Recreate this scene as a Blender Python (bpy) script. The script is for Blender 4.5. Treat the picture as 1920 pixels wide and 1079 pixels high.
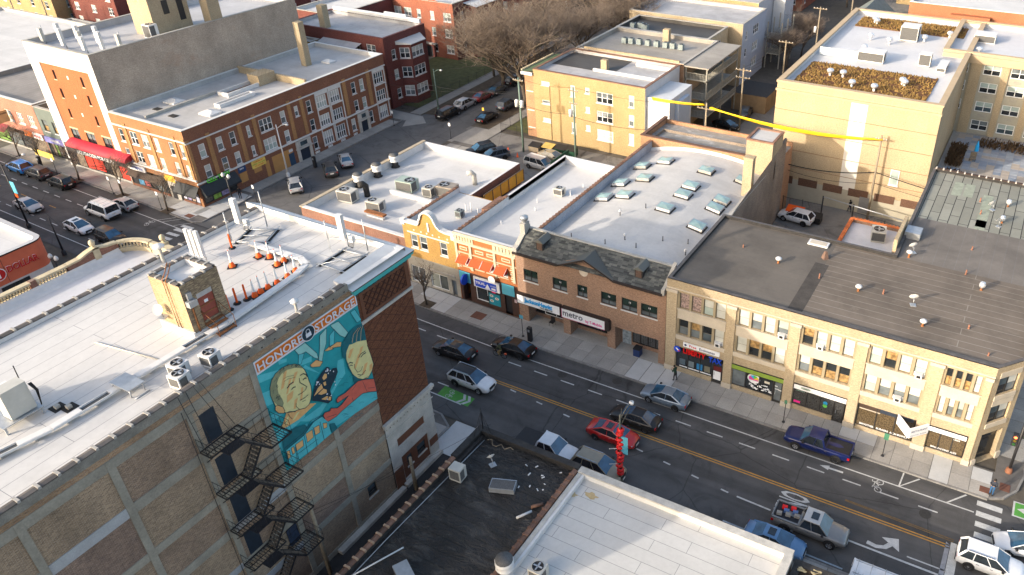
import bpy,bmesh,math,random
from math import sin,cos,pi,radians,sqrt,atan2
from mathutils import Vector,Matrix
for o in list(bpy.data.objects): bpy.data.objects.remove(o)
SC=bpy.context.scene
COL=SC.collection
random.seed(7)
# ------------------------------------------------------------------ camera
CAM_H=50.0
FPX,PCX,PCY=1491.27,1176.95,499.17          # focal length and optical axis,in pixels of a 1920 px wide frame
YAW,PITCH=-0.4795694,0.5560741
_cy,_sy,_cp,_sp=cos(YAW),sin(YAW),cos(PITCH),sin(PITCH)
FWD=Vector((_cp*_sy,_cp*_cy,-_sp));RGT=Vector((_cy,-_sy,0));UPV=RGT.cross(FWD)
cam_d=bpy.data.cameras.new('camera');cam=bpy.data.objects.new('camera',cam_d);COL.objects.link(cam)
cam_d.sensor_width=36;cam_d.lens=FPX/1920*36
cam_d.shift_x=-(PCX-960)/1920;cam_d.shift_y=(PCY-539.5)/1920
cam_d.clip_start=0.5;cam_d.clip_end=4000
cam.matrix_world=Matrix(((RGT.x,UPV.x,-FWD.x,0),(RGT.y,UPV.y,-FWD.y,0),(RGT.z,UPV.z,-FWD.z,CAM_H),(0,0,0,1)))
SC.camera=cam
# ------------------------------------------------------------------ sky,sun,exposure
SUN_AZ,SUN_EL=radians(30),radians(18)          # light travels toward +X sin,+Y cos
W=bpy.data.worlds.new('World');SC.world=W;W.use_nodes=True
nt=W.node_tree;nt.nodes.clear()
sky=nt.nodes.new('ShaderNodeTexSky');sky.sky_type='NISHITA';sky.sun_disc=False
sky.sun_elevation=SUN_EL;sky.sun_rotation=pi + SUN_AZ;sky.air_density=1.0;sky.dust_density=4.0;sky.ozone_density=0.6
bg=nt.nodes.new('ShaderNodeBackground');bg.inputs[1].default_value=0.15
wo=nt.nodes.new('ShaderNodeOutputWorld');nt.links.new(sky.outputs[0],bg.inputs[0]);nt.links.new(bg.outputs[0],wo.inputs[0])
sl=bpy.data.lights.new('sun','SUN');sl.energy=2.0;sl.angle=radians(0.55);sl.color=(1.0,0.89,0.75)
so=bpy.data.objects.new('sun',sl);COL.objects.link(so)
sd=Vector((sin(SUN_AZ)*cos(SUN_EL),cos(SUN_AZ)*cos(SUN_EL),-sin(SUN_EL)))
so.rotation_euler=sd.to_track_quat('-Z','Y').to_euler();so.location=(-60,-80,90)
SC.view_settings.view_transform='Standard';SC.view_settings.look='None';SC.view_settings.gamma=1
SC.view_settings.exposure=1.42;SC.view_settings.use_curve_mapping=False
SC.render.engine='CYCLES';SC.render.resolution_x=1024;SC.render.resolution_y=575
try:
 SC.cycles.use_denoising=True;SC.cycles.max_bounces=6;SC.cycles.diffuse_bounces=3
except Exception: pass
# ------------------------------------------------------------------ survey helpers: photo pixel -> point on a real plane
CAMP=Vector((0,0,CAM_H))
def ray(x,y): return RGT*((x-PCX)/FPX) + UPV*(-(y-PCY)/FPX) + FWD
def GZ(x,y,z=0.0):
 d=ray(x,y);return CAMP + d*((z-CAM_H)/d.z)
def GY(x,y,Y):
 d=ray(x,y);return CAMP + d*(Y/d.y)
def GX(x,y,X):
 d=ray(x,y);return CAMP + d*(X/d.x)
def sy(x):                                          # the street runs a little north-west beyond x=-42
 return max(0.0,(-x-42)*0.034)
# ------------------------------------------------------------------ objects
def tag(o,label=None,cat=None,group=None,kind=None):
 if label: o['label']=label
 if cat: o['category']=cat
 if group: o['group']=group
 if kind: o['kind']=kind
 return o
def thing(name,label,cat,loc=(0,0,0),rz=0.0,group=None):
 o=bpy.data.objects.new(name,None);COL.objects.link(o);o.empty_display_size=.3
 o.location=loc;o.rotation_euler=(0,0,rz)
 return tag(o,label,cat,group)
def inst(name,mesh,parent=None,loc=(0,0,0),rz=0.0,scale=None,rot=None):
 o=bpy.data.objects.new(name,mesh);COL.objects.link(o)
 o.location=loc;o.rotation_euler=rot if rot else (0,0,rz)
 if scale: o.scale=scale
 if parent: o.parent=parent
 return o
def copy_tree(o,parent=None):
 c=o.copy();COL.objects.link(c);c.parent=parent
 for ch in list(o.children): copy_tree(ch,c)
 return c
class MB:
 """collects faces of ONE part; world coordinates in, parent-relative mesh out"""
 def __init__(s): s.v=[];s.f=[];s.m=[];s.sm=[]
 def add(s,vs,fs,mi=0,smooth=False):
  b=len(s.v);s.v +=[tuple(p) for p in vs]
  for f in fs: s.f.append([b+i for i in f]);s.m.append(mi);s.sm.append(smooth)
  return s
 def quad(s,a,b,c,d,mi=0): return s.add([a,b,c,d],[(0,1,2,3)],mi)
 def box(s,x0,x1,y0,y1,z0,z1,mi=0):
  vs=[(x0,y0,z0),(x1,y0,z0),(x1,y1,z0),(x0,y1,z0),(x0,y0,z1),(x1,y0,z1),(x1,y1,z1),(x0,y1,z1)]
  return s.add(vs,[(0,3,2,1),(4,5,6,7),(0,1,5,4),(1,2,6,5),(2,3,7,6),(3,0,4,7)],mi)
 def obox(s,c,ax,ay,az,mi=0):               # oriented box: centre and three half-extent vectors
  c,ax,ay,az=Vector(c),Vector(ax),Vector(ay),Vector(az)
  vs=[c+ax*i+ay*j+az*k for k in (-1,1) for i,j in ((-1,-1),(1,-1),(1,1),(-1,1))]
  return s.add(vs,[(0,3,2,1),(4,5,6,7),(0,1,5,4),(1,2,6,5),(2,3,7,6),(3,0,4,7)],mi)
 def prism(s,poly,z0,z1,mi=0,mt=None):
  n=len(poly);vs=[(p[0],p[1],z0) for p in poly]+[(p[0],p[1],z1) for p in poly]
  s.add(vs,[tuple(range(n-1,-1,-1))]+[(i,(i+1) % n,n+(i+1) % n,n+i) for i in range(n)],mi)
  return s.add(vs[n:],[tuple(range(n))],mi if mt is None else mt)
 def tube(s,pts,r,n=6,mi=0,r1=None,caps=True,smooth=True):
  pts=[Vector(p) for p in pts];L=len(pts);vs=[];up=Vector((0,0,1))
  for i,p in enumerate(pts):
   d=(pts[min(i+1,L-1)]-pts[max(i-1,0)])
   if d.length < 1e-6: d=Vector((0,0,1))
   d.normalize();a=d.cross(up)
   if a.length < 1e-3: a=d.cross(Vector((0,1,0)))
   a.normalize();b=a.cross(d)
   if isinstance(r,(list,tuple)): rr=r[i]
   else: rr=r if r1 is None else r+(r1-r)*i/max(1,L-1)
   for k in range(n):
    t=2*pi*k/n;vs.append(p+(a*cos(t)+b*sin(t))*rr)
  fs=[]
  for i in range(L-1):
   for k in range(n): fs.append((i*n+k,(i+1)*n+k,(i+1)*n+(k+1) % n,i*n+(k+1) % n))
  s.add(vs,fs,mi,smooth)
  if caps:
   b=len(s.v)-len(vs)
   s.f.append([b+k for k in range(n)]);s.m.append(mi);s.sm.append(False)
   s.f.append([b+(L-1)*n+k for k in range(n-1,-1,-1)]);s.m.append(mi);s.sm.append(False)
  return s
 def lathe(s,prof,c=(0,0,0),n=12,mi=0,smooth=True,axis='z'):   # prof: (r,h)
  vs=[];fs=[];c=Vector(c)
  for r,h in prof:
   for k in range(n):
    t=2*pi*k/n
    p=(r*cos(t),r*sin(t),h) if axis =='z' else ((r*cos(t),h,r*sin(t)) if axis =='y' else (h,r*cos(t),r*sin(t)))
    vs.append(c+Vector(p))
  for i in range(len(prof)-1):
   for k in range(n):
    q=(i*n+k,i*n+(k+1) % n,(i+1)*n+(k+1) % n,(i+1)*n+k)
    fs.append(q if axis !='y' else q[::-1])
  s.add(vs,fs,mi,smooth)
  return s
 def mesh(s,name,mats,off=(0,0,0)):
  me=bpy.data.meshes.new(name);ox,oy,oz=off
  me.from_pydata([(x-ox,y-oy,z-oz) for x,y,z in s.v],[],s.f)
  for m in (mats if isinstance(mats,(list,tuple)) else [mats]): me.materials.append(m)
  me.polygons.foreach_set('material_index',s.m);me.polygons.foreach_set('use_smooth',s.sm)
  me.update();return me
 def build(s,name,mats,parent=None,local=False):
  off=(0,0,0)
  if parent is not None and not local:
   p=parent;off=Vector((0,0,0))
   while p is not None: off=off+p.location;p=p.parent
  o=bpy.data.objects.new(name,s.mesh(name,mats,off));COL.objects.link(o)
  if parent is not None: o.parent=parent
  return o
def wl(o):
 p=Vector((0,0,0))
 while o is not None: p=p+o.location;o=o.parent
 return p
def fixn(me):                                       # outward normals
 bm=bmesh.new();bm.from_mesh(me);bmesh.ops.recalc_face_normals(bm,faces=bm.faces[:]);bm.to_mesh(me);bm.free();return me
# ------------------------------------------------------------------ procedural materials
MATS={}
def _new(name):
 m=bpy.data.materials.new(name);m.use_nodes=True;n=m.node_tree;b=n.nodes['Principled BSDF'];return m,n,b
def L(n,a,b): n.links.new(a,b)
def _ramp(n,src,stops):
 r=n.nodes.new('ShaderNodeValToRGB');e=r.color_ramp.elements
 while len(e) > 1: e.remove(e[-1])
 e[0].position=stops[0][0];e[0].color=(*stops[0][1],1) if len(stops[0][1]) ==3 else stops[0][1]
 for p,c in stops[1:]:
  x=e.new(p);x.color=(*c,1) if len(c) ==3 else c
 L(n,src,r.inputs[0]);return r.outputs[0]
def _noise(n,vec,scale,det=4,rough=.55,dist=0):
 t=n.nodes.new('ShaderNodeTexNoise');t.inputs['Scale'].default_value=scale;t.inputs['Detail'].default_value=det
 t.inputs['Roughness'].default_value=rough;t.inputs['Distortion'].default_value=dist
 if vec is not None: L(n,vec,t.inputs['Vector'])
 return t.outputs['Fac']
def _mul(n,a,b,fac=1.0,mode='MULTIPLY'):
 x=n.nodes.new('ShaderNodeMix');x.data_type='RGBA';x.blend_type=mode
 if isinstance(fac,float): x.inputs[0].default_value=fac
 else: L(n,fac,x.inputs[0])
 for s,v in ((x.inputs[6],a),(x.inputs[7],b)):
  if isinstance(v,(tuple,list)): s.default_value=(*v,1) if len(v) ==3 else v
  else: L(n,v,s)
 return x.outputs[2]
def _pos(n,kind='world'):
 if kind =='world': g=n.nodes.new('ShaderNodeNewGeometry');return g.outputs['Position']
 g=n.nodes.new('ShaderNodeTexCoord');return g.outputs['Object']
def _map(n,vec,scale=(1,1,1),rot=(0,0,0),loc=(0,0,0)):
 m=n.nodes.new('ShaderNodeMapping');m.inputs['Scale'].default_value=scale;m.inputs['Rotation'].default_value=rot;m.inputs['Location'].default_value=loc
 L(n,vec,m.inputs[0]);return m.outputs[0]
def _wall(n,vec):                                  # (x+y,z): the plane of any vertical wall of the grid
 s=n.nodes.new('ShaderNodeSeparateXYZ');L(n,vec,s.inputs[0])
 a=n.nodes.new('ShaderNodeMath');L(n,s.outputs[0],a.inputs[0]);L(n,s.outputs[1],a.inputs[1])
 c=n.nodes.new('ShaderNodeCombineXYZ');L(n,a.outputs[0],c.inputs[0]);L(n,s.outputs[2],c.inputs[1]);return c.outputs[0]
def _bump(n,b,h,dist=.02,st=.5):
 x=n.nodes.new('ShaderNodeBump');x.inputs['Strength'].default_value=st;x.inputs['Distance'].default_value=dist
 L(n,h,x.inputs['Height']);L(n,x.outputs[0],b.inputs['Normal'])
def _sc(c,k): return tuple(min(1,v*k) for v in c)
def _randvar(n,col,amt):
 oi=n.nodes.new('ShaderNodeObjectInfo');r=_ramp(n,oi.outputs['Random'],[(0,(1-amt,)*3),(1,(1+amt*.6,)*3)]);return _mul(n,col,r)
def M(name,col,rough=.75,var=.18,scale=1.5,metal=0.0,bump=0.0,spec=.35,fine=0.0,rnd=0.0,coords='world',coat=0.0):
 if name in MATS: return MATS[name]
 m,n,b=_new(name);p=_pos(n,coords)
 f=_noise(n,p,scale,5,.6);c=_ramp(n,f,[(.3,_sc(col,1-var)),(.7,_sc(col,1+var*.6))])
 if fine: c=_mul(n,c,_ramp(n,_noise(n,p,scale*14,3,.6),[(.3,(1-fine,)*3),(.7,(1,)*3)]))
 if rnd: c=_randvar(n,c,rnd)
 L(n,c,b.inputs['Base Color']);b.inputs['Roughness'].default_value=rough;b.inputs['Metallic'].default_value=metal
 b.inputs['Specular IOR Level'].default_value=spec
 if coat: b.inputs['Coat Weight'].default_value=coat;b.inputs['Coat Roughness'].default_value=.08
 if bump: _bump(n,b,_noise(n,p,scale*10,4),.01,bump)
 MATS[name]=m;return m
def BRICK(name,c1,c2,mortar,stain=.25,scale=1.0,bw=.22,bh=.075,soot=None,rough=.85,sstop=.45,ms=.012,bumpy=.35):
 if name in MATS: return MATS[name]
 m,n,b=_new(name);p=_pos(n);w=_wall(n,p)
 t=n.nodes.new('ShaderNodeTexBrick');L(n,w,t.inputs['Vector']);t.inputs['Scale'].default_value=1
 t.inputs['Brick Width'].default_value=bw*scale;t.inputs['Row Height'].default_value=bh*scale;t.inputs['Mortar Size'].default_value=ms*scale
 t.inputs['Color1'].default_value=(*c1,1);t.inputs['Color2'].default_value=(*c2,1);t.inputs['Mortar'].default_value=(*mortar,1);t.inputs['Bias'].default_value=0
 t.inputs['Mortar Smooth'].default_value=.3
 c=t.outputs['Color']
 st=_noise(n,_map(n,w,(5.2,13,1)),1.0,2,.7)                      # brick-sized mottling survives at a distance
 c=_mul(n,c,_ramp(n,st,[(.3,(.72,)*3),(.5,(1,)*3),(.72,(1.22,)*3)]))
 c=_mul(n,c,_ramp(n,_noise(n,_map(n,w,(.35,.22,1)),1.0,5,.6),[(.3,(1-stain,)*3),(.65,(1.08,)*3)]))
 if soot:
  s=_noise(n,_map(n,w,(.16,.3,1)),1.0,6,.65,.6);c=_mul(n,c,soot,_ramp(n,s,[(sstop,(0,)*3),(sstop+.22,(.75,)*3)]),'MIX')
 L(n,c,b.inputs['Base Color']);b.inputs['Roughness'].default_value=rough;b.inputs['Specular IOR Level'].default_value=.2
 _bump(n,b,t.outputs['Fac'],-.01,bumpy)
 MATS[name]=m;return m
def ROOF(name,col,seam=None,w=1.0,l=9.0,rot=0.0,ms=.02,stain=.2,scol=(.4,.4,.42),dirt=None,dlev=.55,rough=.6,sheet=.04,off=(0,0,0)):
 if name in MATS: return MATS[name]
 m,n,b=_new(name);p=_pos(n);v=_map(n,p,(1,1,1),(0,0,rot),off)
 t=n.nodes.new('ShaderNodeTexBrick');L(n,v,t.inputs['Vector']);t.inputs['Scale'].default_value=1
 t.inputs['Brick Width'].default_value=l;t.inputs['Row Height'].default_value=w;t.inputs['Mortar Size'].default_value=ms
 t.inputs['Mortar Smooth'].default_value=.2;t.inputs['Color1'].default_value=(*_sc(col,1+sheet),1);t.inputs['Color2'].default_value=(*_sc(col,1-sheet),1);t.inputs['Mortar'].default_value=(*scol,1)
 t.offset=.37;t.inputs['Bias'].default_value=0
 c=t.outputs['Color'] if seam is not False else _ramp(n,_noise(n,p,.3),[(.3,_sc(col,.95)),(.7,col)])
 c=_mul(n,c,_ramp(n,_noise(n,p,.22,6,.65,.4),[(.32,(1-stain,)*3),(.62,(1,)*3)]))
 c=_mul(n,c,_ramp(n,_noise(n,v,3.0,4,.7),[(.3,(.93,)*3),(.6,(1,)*3)]))
 if dirt: c=_mul(n,c,dirt,_ramp(n,_noise(n,_map(n,p,(.5,.8,1)),1.0,7,.7,.8),[(dlev,(0,)*3),(dlev+.2,(.8,)*3)]),'MIX')
 L(n,c,b.inputs['Base Color']);b.inputs['Roughness'].default_value=rough;b.inputs['Specular IOR Level'].default_value=.3
 _bump(n,b,_noise(n,p,2.5,5),.015,.35)
 MATS[name]=m;return m
def GLASS(name,col,rough=.06,var=.3,scale=.8):
 if name in MATS: return MATS[name]
 m,n,b=_new(name);c=_ramp(n,_noise(n,_pos(n),scale,3),[(.35,_sc(col,1-var)),(.65,_sc(col,1+var))])
 L(n,c,b.inputs['Base Color']);b.inputs['Roughness'].default_value=rough;b.inputs['Specular IOR Level'].default_value=.7
 MATS[name]=m;return m
def PAINT(name,col,rough=.28,metal=.0,coat=.6):
 if name in MATS: return MATS[name]
 m,n,b=_new(name);c=_ramp(n,_noise(n,_pos(n,'obj'),2.2,4),[(.3,_sc(col,.9)),(.7,_sc(col,1.05))])
 L(n,c,b.inputs['Base Color']);b.inputs['Roughness'].default_value=rough;b.inputs['Metallic'].default_value=metal
 b.inputs['Coat Weight'].default_value=coat if max(col) > .1 else .25;b.inputs['Coat Roughness'].default_value=.05;b.inputs['Specular IOR Level'].default_value=.5 if max(col) > .1 else .3;MATS[name]=m;return m
def EMIT(name,col,st):
 if name in MATS: return MATS[name]
 m,n,b=_new(name);b.inputs['Base Color'].default_value=(*col,1);b.inputs['Emission Color'].default_value=(*col,1);b.inputs['Emission Strength'].default_value=st
 MATS[name]=m;return m
# ------------------------------------------------------------------ lettering: flat mesh text
_TX={}
def text_mesh(s,mat,size=1.0,depth=.0,bold=False,sx=1.0):
 k=(s,mat.name,size,depth,bold,sx)
 if k in _TX: return _TX[k]
 cu=bpy.data.curves.new('lettering','FONT');cu.body=s;cu.size=size;cu.extrude=depth;cu.align_x='CENTER';cu.align_y='CENTER'
 cu.resolution_u=2
 if bold: cu.offset=.018*size
 ob=bpy.data.objects.new('lettering',cu);COL.objects.link(ob)
 dg=bpy.context.evaluated_depsgraph_get();dg.update()
 me=bpy.data.meshes.new_from_object(ob.evaluated_get(dg));me.name='lettering'
 bpy.data.objects.remove(ob);bpy.data.curves.remove(cu)
 for v in me.vertices: v.co.x *=sx
 me.materials.clear();me.materials.append(mat);_TX[k]=me;return me
# ------------------------------------------------------------------ facades
class Face:
 """a vertical facade plane: u runs along it, n points out of it"""
 def __init__(s,O,U): s.O=Vector(O);s.U=Vector(U).normalized();s.N=Vector((s.U.y,-s.U.x,0));s.rz=atan2(s.U.y,s.U.x)
 def P(s,u,z,n=0.0): return s.O+s.U*u+s.N*n+Vector((0,0,z))
 def box(s,mb,u0,u1,z0,z1,n0,n1,mi=0):
  c=s.P((u0+u1)/2,(z0+z1)/2,(n0+n1)/2)
  return mb.obox(c,s.U*((u1-u0)/2),s.N*(-abs(n1-n0)/2),Vector((0,0,(z1-z0)/2)),mi)
 def poly(s,mb,pts,n=0.0,mi=0):               # flat polygon of (u,z)
  return mb.add([s.P(u,z,n) for u,z in pts],[tuple(range(len(pts)))],mi)
 def slab(s,mb,pts,n0,n1,mi=0):              # polygon with thickness
  k=len(pts);vs=[s.P(u,z,n1) for u,z in pts]+[s.P(u,z,n0) for u,z in pts]
  return mb.add(vs,[tuple(range(k))]+[(i,k+i,k+(i+1) % k,(i+1) % k) for i in range(k)],mi)
 def wall(s,mb,u0,u1,z0,z1,holes=(),depth=.22,mi=0,n=0.0):
  us=sorted({u0,u1,*[min(max(h[0],u0),u1) for h in holes],*[min(max(h[1],u0),u1) for h in holes]})
  zs=sorted({z0,z1,*[min(max(h[2],z0),z1) for h in holes],*[min(max(h[3],z0),z1) for h in holes]})
  for i in range(len(us)-1):
   for j in range(len(zs)-1):
    cu,cz=(us[i]+us[i+1])/2,(zs[j]+zs[j+1])/2
    if us[i+1]-us[i] < 1e-5 or zs[j+1]-zs[j] < 1e-5: continue
    if any(h[0] < cu < h[1] and h[2] < cz < h[3] for h in holes): continue
    mb.quad(s.P(us[i],zs[j],n),s.P(us[i+1],zs[j],n),s.P(us[i+1],zs[j+1],n),s.P(us[i],zs[j+1],n),mi)
  for h in holes:
   a,b,c,d=h[:4];dp=h[4] if len(h) > 4 else depth
   for q in (((a,c),(a,d)),((b,d),(b,c)),((a,d),(b,d)),((b,c),(a,c))):
    (ua,za),(ub,zb)=q
    mb.quad(s.P(ua,za,n),s.P(ub,zb,n),s.P(ub,zb,n-dp),s.P(ua,za,n-dp),mi)
  return mb
 def text(s,parent,st,u,z,size,mat,n=.03,name='lettering',sx=1.0,bold=False,tilt=0.0,depth=.0):
  o=inst(name,text_mesh(st,mat,size,depth,bold,sx),parent,s.P(u,z,n)-wl(parent),rot=(pi/2,-tilt,s.rz));return o
_WC={}
def win_meshes(w,h,kind,fm,pm,sm,dep,fw):
 k=(round(w,2),round(h,2),kind,fm.name,tuple(p.name for p in pm),sm.name if sm else '',dep,fw)
 if k in _WC: return _WC[k]
 a=MB();b=MB();y0,y1=dep*.35,dep*.8;hw=w/2
 def bar(x0,x1,z0,z1,yy0=y0,mi=0): a.box(x0,x1,yy0,y1,z0,z1,mi)
 bar(-hw,-hw+fw,0,h);bar(hw-fw,hw,0,h);bar(-hw+fw,hw-fw,h-fw,h);bar(-hw+fw,hw-fw,0,fw)
 n={'dh': 1,'pair': 2,'triple': 3,'quad': 4,'fixed': 1,'slide': 2,'grid': 2,'pane3': 3,'pane4': 4,'pane5': 5}[kind]
 cw=(w-2*fw)/n
 for i in range(1,n): x=-hw+fw+cw*i;bar(x-fw*.55,x+fw*.55,fw,h-fw)
 rail=kind in ('dh','pair','triple','quad','grid')
 for i in range(n):
  x0=-hw+fw+cw*i;x1=x0+cw;yg=dep*.72
  if rail:
   zm=h*.5;a.box(x0,x1,y0+.02,y1,zm-.035,zm+.035)
   b.quad((x0,yg,fw),(x1,yg,fw),(x1,yg,zm),(x0,yg,zm),1)
   b.quad((x0,yg-.03,zm),(x1,yg-.03,zm),(x1,yg-.03,h-fw),(x0,yg-.03,h-fw),0)
  elif kind =='slide':
   zm=h*.36;
   if i ==0: a.box(-hw+fw,hw-fw,y0+.02,y1,zm-.03,zm+.03)
   b.quad((x0,yg,fw),(x1,yg,fw),(x1,yg,zm),(x0,yg,zm),1);b.quad((x0,yg,zm),(x1,yg,zm),(x1,yg,h-fw),(x0,yg,h-fw),0)
  else: b.quad((x0,yg,fw),(x1,yg,fw),(x1,yg,h-fw),(x0,yg,h-fw),0)
 mats=[fm]
 if sm: a.box(-hw-.08,hw+.08,-.07,dep*.5,-.13,-.003,1);mats.append(sm)
 _WC[k]=(a.mesh('window',mats),b.mesh('pane',list(pm)));return _WC[k]
def window(parent,face,u,z,w,h,kind='dh',fm=None,pm=None,sm=None,dep=.22,fw=.07,name='window'):
 fmsh,pmsh=win_meshes(w,h,kind,fm,pm,sm,dep,fw)
 o=inst(name,fmsh,parent,face.P(u+w/2,z)-wl(parent),face.rz);inst('pane',pmsh,o);return o
def hole(u,z,w,h,d=.22): return (u,u+w,z,z+h,d)
# ==================================================================ground,streets,pavements
def ASPH(name,col,lane=True,patch=.25,cracks=True):
 m,n,b=_new(name);p=_pos(n)
 c=_ramp(n,_noise(n,p,.35,6,.65),[(.3,_sc(col,.82)),(.7,_sc(col,1.15))])
 c=_mul(n,c,_ramp(n,_noise(n,p,28,2,.7),[(.3,(.8,)*3),(.7,(1.15,)*3)]))
 if lane: c=_mul(n,c,_ramp(n,_noise(n,_map(n,p,(.02,.75,1)),1.0,3,.5),[(.35,(.74,)*3),(.62,(1.12,)*3)]))
 c=_mul(n,c,_ramp(n,_noise(n,_map(n,p,(.4,.4,1)),1.0,6,.7,1.2),[(.32,(1-patch,)*3),(.48,(1,)*3)]))
 if cracks:
  v=n.nodes.new('ShaderNodeTexVoronoi');v.feature='DISTANCE_TO_EDGE';v.inputs['Scale'].default_value=.16
  d=n.nodes.new('ShaderNodeMixRGB');d.inputs[0].default_value=.25;L(n,p,d.inputs[1])
  t=n.nodes.new('ShaderNodeTexNoise');t.inputs['Scale'].default_value=.8;t.inputs['Detail'].default_value=5;L(n,p,t.inputs['Vector']);L(n,t.outputs['Color'],d.inputs[2]);L(n,d.outputs[0],v.inputs['Vector'])
  k=_ramp(n,v.outputs['Distance'],[(0,(.55,)*3),(.006,(1,)*3)])
  c=_mul(n,c,k)
 L(n,c,b.inputs['Base Color']);b.inputs['Roughness'].default_value=.85;b.inputs['Specular IOR Level'].default_value=.25
 _bump(n,b,_noise(n,p,30,3),.006,.4);MATS[name]=m;return m
m_asph=ASPH('asphalt',(0.085,0.083,0.082));m_asph2=ASPH('old_asphalt',(.19,.183,.172),False,.35);m_asph3=ASPH('side_asphalt',(.125,.122,.12),False,.3)
m_gnd=M('ground_soil',(.12,.105,.085),.95,.35,.08,fine=.3)
m_conc=M('concrete',(0.347,0.33,0.302),.9,.16,.5,fine=.18,rnd=.14,bump=.25);m_concn=M('new_concrete',(.47,.47,.46),.9,.08,.8,fine=.1,rnd=.04,bump=.2)
m_joint=M('pavement_joint',(.13,.12,.11),.95,.3,1.0);m_kerb=M('kerb_concrete',(.26,.25,.235),.9,.3,1.2,fine=.25)
m_line=M('road_paint_white',(.62,.62,.6),.7,.22,3.0,fine=.45);m_yel=M('road_paint_yellow',(.55,.29,.05),.7,.25,3.0,fine=.4)
m_grn=M('road_paint_green',(.10,.34,.06),.75,.2,2.0,fine=.35);m_dirt=M('bare_earth',(.11,.085,.06),.95,.35,1.2,fine=.45,bump=.4)
m_lawn=M('winter_lawn',(.12,.125,.05),.95,.35,.9,fine=.4,bump=.5)
m_paver=M('red_pavers',(.17,.075,.05),.9,.2,3.0,fine=.3)
def flat(name,polys,mat,z,kind='structure',parent=None):
 mb=MB()
 for p in polys: mb.add([(q[0],q[1],z) for q in p],[tuple(range(len(p)))])
 o=mb.build(name,mat,parent)
 if kind: o['kind']=kind
 return o
flat('ground',[[(-1500,-400),(900,-400),(900,2000),(-1500,2000)]],m_gnd,-.06)
def strip(xs,fy0,fy1): return [[(a,fy0(a)),(b,fy0(b)),(b,fy1(b)),(a,fy1(a))] for a,b in zip(xs[:-1],xs[1:])]
XS=[-420,-150,-92,-79,-42,8,30,90]
NK,SK=53.0,40.7                                   # north and south kerb lines
road=flat('main_street',strip(XS,lambda x: SK+sy(x),lambda x: NK+sy(x)),m_asph,0)
flat('side_street',[[(-92,NK+1.6),(-80,NK+1.2),(-80,97),(-92,97)],[(-91,97),(-80.6,97),(-80.6,300),(-91,300)],
                     [(-90,-30),(-79,-30),(-79,SK+1.35),(-90,SK+1.7)]],m_asph3,-.004)
flat('cross_street',[[(8.2,-30),(22,-30),(22,400),(8.2,400)]],m_asph3,-.006)
flat('alley',[[(-80.6,92.6),(-7,92.6),(-7,98.4),(-80.6,98.4)],[(-41,98.4),(-29.2,98.4),(-29.2,260),(-41,260)],[(-150,95),(-91,95),(-91,98.4),(-150,98.4)]],m_asph2,-.012)
flat('parking_lot',[[(-74.3,80),(-42.5,80),(-42.5,92.6),(-74.3,92.6)],[(-25.2,69),(-7,69),(-7,92.6),(-25.2,92.6)]],m_asph2,-.016)
flat('alley',[[(-37.6,-20),(-32.6,-20),(-32.6,37),(-37.6,37)]],M('dark_alley_paving',(.045,.043,.043),.9,.3,.8,fine=.3),-.01)
# ---- pavements: a base sheet,single slabs on it,and the kerb
def pavement(name,polys,kerbs):
 mb=MB()
 for p in polys: mb.prism(p,-.05,.12)
 o=mb.build(name,m_joint);o['kind']='structure'
 k=MB()
 for (x0,y0),(x1,y1) in kerbs:
  d=Vector((x1-x0,y1-y0,0));ln=d.length;d.normalize();nrm=Vector((-d.y,d.x,0));seg=max(1,round(ln/2.4))
  for i in range(seg):
   a=Vector((x0,y0,.04))+d*(ln*i/seg+.012);b=Vector((x0,y0,.04))+d*(ln*(i+1)/seg-.012)
   k.obox((a+b)/2,d*((b-a).length/2),nrm*.09,Vector((0,0,.105)))
 k.build('kerb',m_kerb,o);return o
_slab={}
def slab(parent,x,y,w,h,mat,z=.12,name='paving_slab',rz=0.0,t=.016):
 k=(round(w,2),round(h,2),mat.name)
 if k not in _slab: _slab[k]=MB().box(-w/2+.012,w/2-.012,-h/2+.012,h/2-.012,0,t).mesh(name,mat)
 return inst(name,_slab[k],parent,(x,y,z),rz)
CORN=[(5.2,53.15),(6.3,53.7),(7.2,55.0),(7.6,57),(7.6,92)]
pv=pavement('pavement',[[(-79,53+sy(-79)),(-42,53),(5.2,53)]+CORN+[(5.4,92),(5.4,56.4),(-42,56.4),(-58,57.0),(-74.3,57.4),(-74.3,92),(-79,92)]],
              [((-79,53+sy(-79)),(-42,53)),((-42,53),(5.2,53.0))]+list(zip(CORN[:-1],CORN[1:]))+[((-79.1,90),(-79.1,55.2))])
rs=random.Random(3)
x=-74.0
while x < 4.5:
 new=-28.3 < x < -24.2 or -54.4 < x < -51.8 or 0.3 < x < 1.8
 if new and -30 < x: slab(pv,x+.8,54.65,1.55,3.1,m_concn)
 else:
  for j in (0,1):
   mt=m_concn if (new or rs.random() < .06) else m_conc
   slab(pv,x+.8,53.9+j*1.55+sy(x),1.57,1.54,mt,rz=-.034 if x < -42 else 0)
 x +=1.585
for i in range(19):
 y=58.5+i*1.75
 slab(pv,-77.8,y,2.2,1.72,m_conc);slab(pv,-75.5,y,2.2,1.72,m_conc)
 if i < 18: slab(pv,6.45,y+1,2.0,1.72,m_conc)
for (sx_,sy_,w,h) in ((-46.6,54.75,1.5,1.2),(4.9,53.9,.9,.7),(6.3,54.9,.8,.9)):
 slab(pv,sx_,sy_,w,h,m_paver,.139,'red_paver_panel')
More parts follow.
